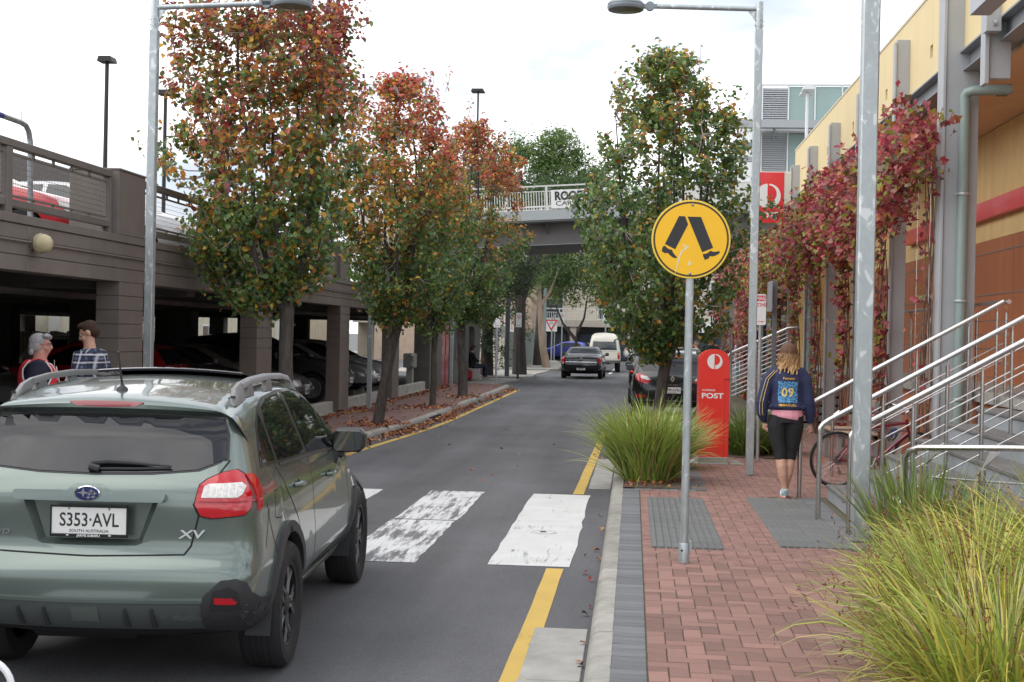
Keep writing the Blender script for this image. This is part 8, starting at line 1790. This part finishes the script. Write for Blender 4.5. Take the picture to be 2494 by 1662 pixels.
# ---------- simple standing figure used for the other people
def figure(name, label, loc, rz, h, skin, top, legs, hair, face_yaw=0, pitch=0, build=1.0, arms='side', vox=.009, hairfn=None, group=None, sleeve=True):
    t = thing(name, label, 'person', loc, rz, group); k = h/1.75; w = build
    def sc(L): return [(x*k*w, y*k, z*k, a*k*w, b*k*w) for x, y, z, a, b in L]
    lr = [(.09, 0, .92, .105, .11), (.095, .0, .78, .095, .098), (.09, .01, .55, .07, .075), (.088, .005, .48, .062, .066), (.086, -.01, .34, .060, .066), (.085, -.015, .12, .040, .044), (.085, -.01, .07, .042, .05)]
    ll = [(-x, y, z, a, b) for x, y, z, a, b in lr]; torso = [(0, 0, .86, .165, .12), (0, 0, .98, .165, .125), (0, .0, 1.10, .155, .12), (0, 0, 1.28, .18, .125), (0, -.005, 1.40, .175, .105), (0, -.005, 1.46, .09, .08)]
    if arms == 'fore':   # forearms held out in front
        ar = [(.10, 0, 1.415, .04, .05), (.17, 0, 1.40, .056, .06), (.235, -.02, 1.25, .052, .055), (.25, -.03, 1.12, .046, .048), (.22, .08, 1.05, .042, .042), (.15, .20, 1.06, .034, .034), (.11, .27, 1.08, .025, .026)]; hd = (-.3, 1, .1)
    else: ar = [(.10, 0, 1.415, .04, .05), (.17, 0, 1.40, .056, .06), (.24, 0, 1.25, .052, .055), (.262, -.015, 1.10, .045, .048), (.27, .0, .98, .04, .042), (.268, .04, .84, .026, .028)]; hd = (-.05, .15, -1)
    al = [(-x, y, z, a, b) for x, y, z, a, b in ar]
    B = Blob(); B.limb(sc(torso)); B.limb(sc([(0, 0, 1.43, .06, .062), (0, .015, 1.52, .054, .058), (0, .02, 1.57, .054, .058)]))
    for L in (lr, ll, ar, al): B.limb(sc(L))
    Mh = head(B, (0, .02*k, 1.625*k), face_yaw, pitch, k*.98*min(1.06, w**.3))
    for L, sd in ((ar, 1), (al, -1)):
        e = sc(L)[-1]; hand(B, e[:3], (hd[0]*sd, hd[1], hd[2]), sd, .6, k, (-sd*.7, .3, -.2))
    for x in (-.085, .085): B.limb([(x*k*w, -.05*k, .05*k, .036*k, .04*k), (x*k*w, .05*k, .045*k, .04*k, .036*k), (x*k*w, .16*k, .03*k, .036*k, .024*k)])
    B.build('body', skin, t, vox, 3); face_parts(t, Mh, skin, hair)
    B = Blob(); g = .016
    tt = [(x, y, z, a+g*.9, b+g) for x, y, z, a, b in torso if z < 1.45]; B.limb(sc([(0, 0, .80, .205, .15), (0, 0, .86, .207, .152), (0, 0, .97, .196, .146)]+[q for q in tt if q[2] > 1.05]+[(0, 0, 1.465, .085, .08)]))
    for L in (ar, al):
        LL = [(x, y, z, a+g, b+g) for x, y, z, a, b in L]; B.limb(sc(LL[:-1]+[tuple(np.array(LL[-1])*.35+np.array(LL[-2])*.65)]))
    sh = B.build('top', top, t, vox, 3)
    B = Blob(); B.limb(sc([(0, 0, .86, .175, .13), (0, 0, .95, .17, .13)]))
    for L in (lr, ll): B.limb(sc([(x, y, z, a+.014, b+.014) for x, y, z, a, b in L if z > .1]))
    B.build('trousers', legs, t, vox, 3)
    for x in (-.085, .085):
        B = Blob(); B.limb([(x*k*w, -.075*k, .045*k, .034*k, .036*k), (x*k*w, .0, .05*k, .044*k, .045*k), (x*k*w, .09*k, .04*k, .046*k, .036*k), (x*k*w, .18*k, .03*k, .038*k, .026*k)]); B.build('shoe', mat('dark shoe', (.03, .025, .02), .5), t, .009, 2)
    n0 = Blob()
    (hairfn or short_hair)(n0, Mh); n0.build('hair', hair, t, .006, 2); return t, Mh, sh, k
def short_hair(B, M_):
    def b(c, *r): B.mb.sphere(c, *r, 14, 10)
    n0 = len(B.mb.v); b((0, -.022, .045), .080, .096, .085); b((0, -.055, .0), .074, .062, .07); b((0, .03, .095), .066, .06, .036)
    for i in range(7): b((-.05+.017*i, .06-.0005*abs(i-3)**3, .098+.004*(i % 2)), .022, .034, .016)
    B.mb.v[n0:] = [tuple(M_ @ Vector(v)) for v in B.mb.v[n0:]]
def bob_hair(B, M_):
    n0 = len(B.mb.v)
    def b(c, *r): B.mb.sphere(c, *r, 14, 10)
    b((0, -.025, .045), .086, .10, .088); b((0, -.065, -.02), .080, .06, .085); b((.058, -.03, -.01), .03, .05, .06); b((-.058, -.03, -.01), .03, .05, .06); b((.02, .06, .098), .064, .045, .030); b((-.03, .07, .085), .045, .035, .03)
    for i in range(8): a = -1.2+.34*i; b((.078*math.sin(a), -.06-.045*math.cos(a), -.07), .02, .02, .035)
    B.mb.v[n0:] = [tuple(M_ @ Vector(v)) for v in B.mb.v[n0:]]
# ---------- grey haired woman in the red tabard, seen in profile
GHAIR = mat('grey hair', (.34, .33, .33), .5, var=.3, vscale=60, stretch=(2, 2, .4), bump=.5, bscale=120)
NAVYC = mat('dark navy cardigan', (.010, .012, .028), .9, var=.2, vscale=12, bump=.3, bscale=60)
TR = mat('dark trousers', (.015, .015, .02), .85)
t, Mh, sh, k = figure('person', 'older person with short grey hair and glasses wearing a red tabard edged in white', (-6.02, 13.7, .1), R(-68), 1.655, SKIN2, NAVYC, TR, GHAIR, face_yaw=R(-12), build=1.28, arms='fore', hairfn=bob_hair)
REDT = mat('red tabard', (.62, .02, .035), .75, var=.06, vscale=8); WT = mat('white edging', (.72, .70, .70), .7)
sb = BVHTree.FromPolygons([v.co for v in sh.data.vertices], [tuple(p.vertices) for p in sh.data.polygons])
def wrap(nm, mt, f, par, d=1, off=.012, nu=18, nv=16):
    """cloth panel hung on the front (d=1) or back (d=-1): f(u, v) -> x, z on the body"""
    mb = MB(); P_ = []
    for v in np.linspace(0, 1, nv):
        for u_ in np.linspace(0, 1, nu):
            x, z = f(u_, v); h = sb.ray_cast(Vector((x, 3*d, z)), Vector((0, -d, 0))); y = h[0].y if h[0] is not None else .0
            P_.append([x, y+off*d, z])
    mb.add(P_, [(j*nu+i, j*nu+i+1, (j+1)*nu+i+1, (j+1)*nu+i) for j in range(nv-1) for i in range(nu-1)], 0, True)
    o = mb.build(nm, mt, par); so_ = o.modifiers.new('s', 'SOLIDIFY'); so_.thickness = .006; so_.offset = 0; return o, P_
kw = 1.28*k
def front(u_, v):
    z = (1.46-.62*v)*k; half = np.interp(v, [0, .2, .45, 1], [.125, .12, .165, .20])*kw; inner = np.interp(v, [0, .12, .26, .34, 1], [.07, .055, .02, 0, 0])*kw
    s_ = 2*u_-1; x = np.sign(s_)*(inner+(half-inner)*abs(s_)) if abs(s_) > 1e-6 else 0; return x, z
fo, P_ = wrap('tabard_front', REDT, front, t, 1, .014)
bo, P2 = wrap('tabard_back', REDT, lambda u_, v: ((2*u_-1)*np.interp(v, [0, .2, .5, 1], [.13, .13, .17, .2])*kw, (1.47-.66*v)*k), t, -1, .03)
for Pn, par in ((P_, fo), (P2, bo)):
    A = np.array(Pn).reshape(16, 18, 3); mb = MB()
    for col in (0, 17): mb.tube([tuple(p) for p in A[:, col]], .008, 6)
    mb.tube([tuple(p) for p in A[-1]], .008, 6)
    if par is fo:
        for c_ in (8, 9): mb.tube([tuple(p) for p in A[:6, c_]], .007, 6)
    mb.build('edging', WT, par)
mb = MB()
for x in (-1, 1): mb = MB(); mb.tube([(x*.115*kw, -.09, 1.44*k), (x*.11*kw, 0, 1.462*k), (x*.095*kw, .08, 1.435*k)], [.028, .03, .028], 8); mb.build('shoulder_strap', REDT, t)
mb = MB(); mb.prism([(-.045, 1.47*k), (.045, 1.47*k), (.0, 1.28*k)], 0, .004, frame((0, .150, 0), (-1, 0, 0), (0, 0, 1))); mb.build('blouse', mat('pale blouse', (.6, .58, .6), .8, var=.4, vscale=60), t)
gl = MB()
for x in (-.033, .033): gl.lathe([(.021, -.0015), (.0235, 0), (.021, .0015)], 14, M=Mh @ frame((x, .098, .008), (1, 0, 0), (0, 0, 1)))
gl.tube([Mh @ Vector((-.012, .100, .012)), Mh @ Vector((.012, .100, .012))], .002, 5)
for x in (-1, 1): gl.tube([Mh @ Vector((x*.054, .098, .012)), Mh @ Vector((x*.076, .06, .014)), Mh @ Vector((x*.078, -.01, .012))], .002, 5)
gl.build('glasses', mat('glasses frame', (.12, .08, .08), .3), t)
mb = MB(); mb.tube([(.07, .17, 1.40*k), (.02, .21, 1.20*k), (.0, .225, 1.10*k)], .004, 5); mb.tube([(-.07, .17, 1.40*k), (-.02, .21, 1.20*k), (.0, .225, 1.10*k)], .004, 5); mb.bb(-.03, .03, .222, .228, 1.03*k, 1.10*k); mb.build('lanyard', WT, t)
# ---------- young man in a plaid shirt looking down
def plaid():
    m = mat('plaid shirt', (.05, .07, .13), .85, bump=.2, bscale=80); n = m.node_tree; b = n.nodes['Principled BSDF']; t_ = n.nodes.new('ShaderNodeTexCoord'); last = None
    base = n.nodes.new('ShaderNodeRGB'); base.outputs[0].default_value = (.028, .04, .085, 1); last = base.outputs[0]
    for d_, sc_, col, lo in (('Y', 7.6, (.16, .19, .27, 1), .72), ('X', 7.6, (.14, .17, .25, 1), .72), ('Z', 7.6, (.20, .22, .30, 1), .74), ('Y', 15.2, (.010, .013, .03, 1), .70), ('Z', 15.2, (.010, .013, .03, 1), .70), ('Y', 7.6, (.50, .50, .54, 1), .955), ('Z', 7.6, (.58, .57, .58, 1), .94)):
        w_ = n.nodes.new('ShaderNodeTexWave'); w_.wave_type = 'BANDS'; w_.bands_direction = d_; w_.inputs['Scale'].default_value = sc_/2; w_.inputs['Distortion'].default_value = 1.4; w_.inputs['Detail'].default_value = 1; w_.inputs['Detail Scale'].default_value = .6; n.links.new(t_.outputs['Object'], w_.inputs['Vector'])
        r_ = n.nodes.new('ShaderNodeValToRGB'); r_.color_ramp.elements[0].position = lo-.02; r_.color_ramp.elements[1].position = lo+.01; n.links.new(w_.outputs['Fac'], r_.inputs[0])
        f_ = n.nodes.new('ShaderNodeMath'); f_.operation = 'MULTIPLY'; f_.inputs[1].default_value = .75; n.links.new(r_.outputs[0], f_.inputs[0]); x_ = n.nodes.new('ShaderNodeMixRGB'); n.links.new(f_.outputs[0], x_.inputs[0]); n.links.new(last, x_.inputs[1]); x_.inputs[2].default_value = col; last = x_.outputs[0]
    n.links.new(last, b.inputs['Base Color']); return m
DHAIR = mat('dark brown hair', (.055, .032, .022), .65, spec=.15, var=.3, vscale=60, stretch=(2, 2, .4), bump=.5, bscale=120)
figure('person', 'young person with brown hair and a blue plaid shirt looking down, seen from behind', (-5.74, 14.35, .1), R(80), 1.80, SKIN, plaid(), mat('jeans', (.03, .045, .09), .85, var=.2), DHAIR, face_yaw=R(16), pitch=R(-24), build=1.06, arms='fore')
# ---------- far people beyond the post box
figure('person', 'bald person in a dark green jacket standing under the far awning', (3.1, 56.5, .12), R(160), 1.80, SKIN2, mat('dark green jacket', (.03, .05, .05), .9), TR, mat('thin hair', (.3, .25, .2), .6), build=1.25, vox=.014, hairfn=lambda B, M_: B.mb.sphere(M_ @ Vector((0, -.085, -.02)), .05, .02, .03))
figure('person', 'grey haired person in a pale cardigan standing beyond the red post box', (2.35, 52.0, .12), R(70), 1.66, SKIN2, mat('pale cardigan', (.36, .36, .33), .9), TR, GHAIR, build=1.15, vox=.014)
figure('person', 'person in a purple top half hidden behind the grey haired person', (2.35, 55.0, .12), R(100), 1.68, SKIN2, mat('purple top', (.05, .035, .10), .9), TR, DHAIR, build=1.1, vox=.014)
# ---------- seated person against the wall of the car park
t = thing('person', 'person in dark clothes sitting reading against the dark doorway wall of the car park', 'person', (-6.12, 53.7, .11), R(-62))
B = Blob(); B.limb([(0, -.05, .50, .16, .13), (0, -.08, .65, .15, .12), (0, -.11, .85, .165, .12), (0, -.12, .98, .16, .10), (0, -.11, 1.05, .07, .07)]); B.limb([(0, -.10, 1.02, .055, .055), (0, -.08, 1.12, .05, .055)])
for x in (-1, 1): B.limb([(x*.09, -.02, .48, .09, .09), (x*.11, .22, .52, .075, .075), (x*.11, .42, .53, .062, .062), (x*.10, .46, .40, .058, .06), (x*.09, .44, .12, .042, .044), (x*.09, .44, .06, .042, .046)]); B.limb([(x*.17, -.11, .97, .056, .058), (x*.23, -.08, .82, .048, .05), (x*.22, .04, .70, .042, .042), (x*.10, .20, .72, .03, .03)]); hand(B, (x*.09, .21, .72), (-.4*x, 1, .1), x, .7, 1, (0, 0, 1))
for x in (-1, 1): B.limb([(x*.09, .41, .05, .036, .036), (x*.09, .60, .03, .036, .022)])
Mh = head(B, (0, -.06, 1.20), R(30), R(-18), .95); B.build('body', SKINP, t, .012, 3)
B = Blob(); B.limb([(0, -.05, .48, .18, .15), (0, -.08, .65, .17, .14), (0, -.11, .85, .182, .135), (0, -.12, .98, .172, .115), (0, -.11, 1.05, .08, .08)])
for x in (-1, 1): B.limb([(x*.17, -.11, .97, .07, .072), (x*.23, -.08, .82, .062, .064), (x*.22, .04, .70, .054, .054), (x*.16, .12, .71, .044, .044)])
B.build('top', mat('black top', (.012, .012, .014), .9), t, .012, 3)
B = Blob()
for x in (-1, 1): B.limb([(x*.08, -.06, .48, .11, .11), (x*.11, .22, .52, .09, .09), (x*.11, .43, .53, .076, .076), (x*.10, .47, .40, .070, .072), (x*.09, .45, .10, .058, .06)])
B.build('trousers', mat('dark jeans', (.022, .028, .045), .9, var=.3), t, .012, 3)
B = Blob(); bob_hair(B, Mh); B.build('hair', DHAIR, t, .01, 2); face_parts(t, Mh, SKINP, DHAIR)
mb = MB(); mb.bev(-.42, .42, -.30, .18, 0, .42, .02); o = mb.build('stone_seat', CONC); o.location = (-6.2, 53.68, .11); o.rotation_euler = (0, 0, R(-62)); tag(o, 'low concrete seat under the person sitting by the dark doorway', 'seat')
mb = MB(); mb.bev(-.12, .12, -.01, .01, 0, .17, .004); o = mb.build('book', mat('tan book', (.42, .20, .10), .6)); o.location = (-5.88, 53.82, .80); o.rotation_euler = (R(-35), 0, R(-62)); tag(o, 'tan book held by the person sitting by the doorway', 'book')
mb = MB(); mb.bev(-.15, .15, -.1, .1, 0, .36, .05); o = mb.build('backpack', mat('red bag', (.30, .02, .02), .8)); o.location = (-6.25, 52.95, .12); tag(o, 'small red bag on the ground beside the sitting person', 'bag')

# ---------- maroon bicycle leaning behind the steps
t = thing('bicycle', 'maroon bicycle with black tyres parked behind the entry steps', 'bicycle', (2.42, 16.75, .12), R(-24.0))
t.rotation_euler = (R(3), 0, R(14))
MAR = carpaint('maroon bicycle paint', (.20, .012, .035), .3, .25); BST = mat('bike steel', (.55, .56, .57), .25, metal=.95)
R_w = .335; xr, xf = 0.0, 1.02
for x, nm in ((xr, 'rear'), (xf, 'front')):
    M_ = Matrix.Translation((x, 0, R_w)) @ Matrix.Rotation(PI/2, 4, 'X')
    mb = MB(); mb.lathe([(R_w+.001+.016*math.cos(a), .016*math.sin(a)) for a in np.linspace(-PI, PI, 9)], 48, M=M_ @ Matrix.Diagonal(((R_w-.016)/R_w, (R_w-.016)/R_w, 1, 1))); ty = mb.build('wheel', RUB, t)
    mb = MB(); mb.lathe([(R_w-.030, -.010), (R_w-.028, .010), (R_w-.045, .008), (R_w-.045, -.008), (R_w-.030, -.010)], 48, M=M_); mb.build('rim', BST, ty)
    mb = MB(); mb.lathe([(0, -.035), (.018, -.035), (.018, .035), (0, .035)], 12, M=M_)
    for k in range(28): a = 2*PI*k/28; s_ = .028 if k % 2 else -.028; mb.tube([M_ @ Vector((.018*math.cos(a+.8), .018*math.sin(a+.8), s_)), M_ @ Vector(((R_w-.04)*math.cos(a), (R_w-.04)*math.sin(a), 0))], .0012, 3, cap=False)
    mb.build('spoke', BST, ty)
mb = MB(); mb.bev(.23, .245, -.02, .02, .0, .07, .004); o_ = mb.build('reflector', mat('amber reflector', (.7, .22, .02), .2, coat=.5), t); o_.location = (-.42, -.0, .30)
bbp = (.44, 0, .28); st_ = (.30, 0, .76); hd_ = (.86, 0, .78); hb = (.89, 0, .66)
mb = MB(); mb.tube([bbp, st_], .016, 10); mb.tube([(.315, 0, .70), hd_], .016, 10); mb.tube([bbp, hb], .019, 10); mb.tube([(.855, 0, .82), (.895, 0, .63)], .021, 10)
for s_ in (-1, 1): mb.tube([(.315, .008*s_, .70), (0, .055*s_, R_w)], .009, 8); mb.tube([(.44, .02*s_, .28), (0, .055*s_, R_w)], .010, 8)
mb.build('frame', MAR, t)
mb = MB()
for s_ in (-1, 1): mb.tube([(.895, .02*s_, .64), (.93, .045*s_, .58), (1.02, .05*s_, R_w)], .012, 8)
mb.build('fork', MAR, t)
mb = MB(); mb.tube([st_, (.27, 0, .88)], .013, 8); mb.build('seat_post', BST, t)
mb = MB(); mb.prism([(-.16, .07), (-.10, .085), (.02, .03), (.14, .018), (.14, -.018), (.02, -.03), (-.10, -.085), (-.16, -.07)], 0, .045, Matrix.Translation((.28, 0, .88))); mb.build('saddle', BLK, t)
mb = MB(); mb.tube([(.855, 0, .82), (.845, 0, .90), (.90, 0, .93)], .014, 8); mb.tube([(.80, -.29, .97), (.86, -.20, .95), (.90, 0, .93), (.86, .20, .95), (.80, .29, .97)], .0115, 8); mb.build('handlebar', BST, t)
for s_ in (-1, 1): mb = MB(); mb.tube([(.80, .29*s_, .97), (.74, .33*s_, .965)], .016, 8); mb.build('grip', BLK, t)
mb = MB(); mb.tube([(.90, .1, .93), (1.02, .08, .95), (1.0, .02, .72), (.93, 0, .60)], .003, 5); mb.tube([(.90, -.1, .93), (1.04, -.06, .97), (.98, 0, .70), (.88, .02, .72)], .003, 5); mb.build('cable', BLK, t)
Mb = Matrix.Translation((.44, -.045, .28)) @ Matrix.Rotation(PI/2, 4, 'X')
mb = MB()
for r_ in (.095, .082, .055): mb.lathe([(r_, -.002), (r_+.006, 0), (r_, .002), (r_-.006, 0), (r_, -.002)], 32, M=Mb)
for k in range(5): a = 2*PI*k/5; mb.tube([Mb @ Vector((0, 0, 0)), Mb @ Vector((.09*math.cos(a), .09*math.sin(a), 0))], .006, 5)
mb.tube([(.44, -.055, .28), (.53, -.06, .14)], .010, 6); mb.tube([(.44, .055, .28), (.35, .06, .42)], .010, 6); mb.build('crankset', BST, t)
for p_ in ((.53, -.10, .135), (.35, .10, .425)): mb = MB(); mb.bev(p_[0]-.04, p_[0]+.04, p_[1]-.04, p_[1]+.04, p_[2]-.01, p_[2]+.01, .004); mb.build('pedal', BLK, t)
Mr = Matrix.Translation((0, -.05, R_w)) @ Matrix.Rotation(PI/2, 4, 'X'); mb = MB()
for r_, z in ((.06, 0), (.05, -.006), (.04, -.012), (.03, -.018)): mb.lathe([(r_, z-.001), (r_+.003, z), (r_, z+.001), (r_-.02, z), (r_, z-.001)], 24, M=Mr)
mb.tube([(0, -.05, .26), (.02, -.05, .20)], .012, 6); mb.lathe([(0, 0), (.025, 0), (.025, .006), (0, .006)], 12, M=Matrix.Translation((.02, -.05, .19)) @ Matrix.Rotation(PI/2, 4, 'X')); mb.build('derailleur', BST, t)
mb = MB(); mb.tube([(.44, -.047, .375), (0, -.05, .395)], .004, 4); mb.tube([(.44, -.047, .185), (.02, -.05, .165)], .004, 4); mb.build('chain', mat('chain', (.10, .09, .08), .5, metal=.8), t)
mb = MB()
for k in range(3): mb.tube([(.66+.05*math.cos(a)+.01*k, -.03-.01*k, .62+.06*math.sin(a)+.02*k) for a in np.linspace(0, 2*PI, 14)], .006, 6)
mb.build('lock_cable', BLK, t); mb = MB()
for k in range(2): mb.tube([(.70+.05*math.cos(a+k), -.04, .66+.045*math.sin(a*1.5+k)) for a in np.linspace(0, 5, 12)], .008, 6)
mb.build('strap', mat('blue strap', (.03, .06, .40), .5), t)
bpy.data.scenes.remove(TS)
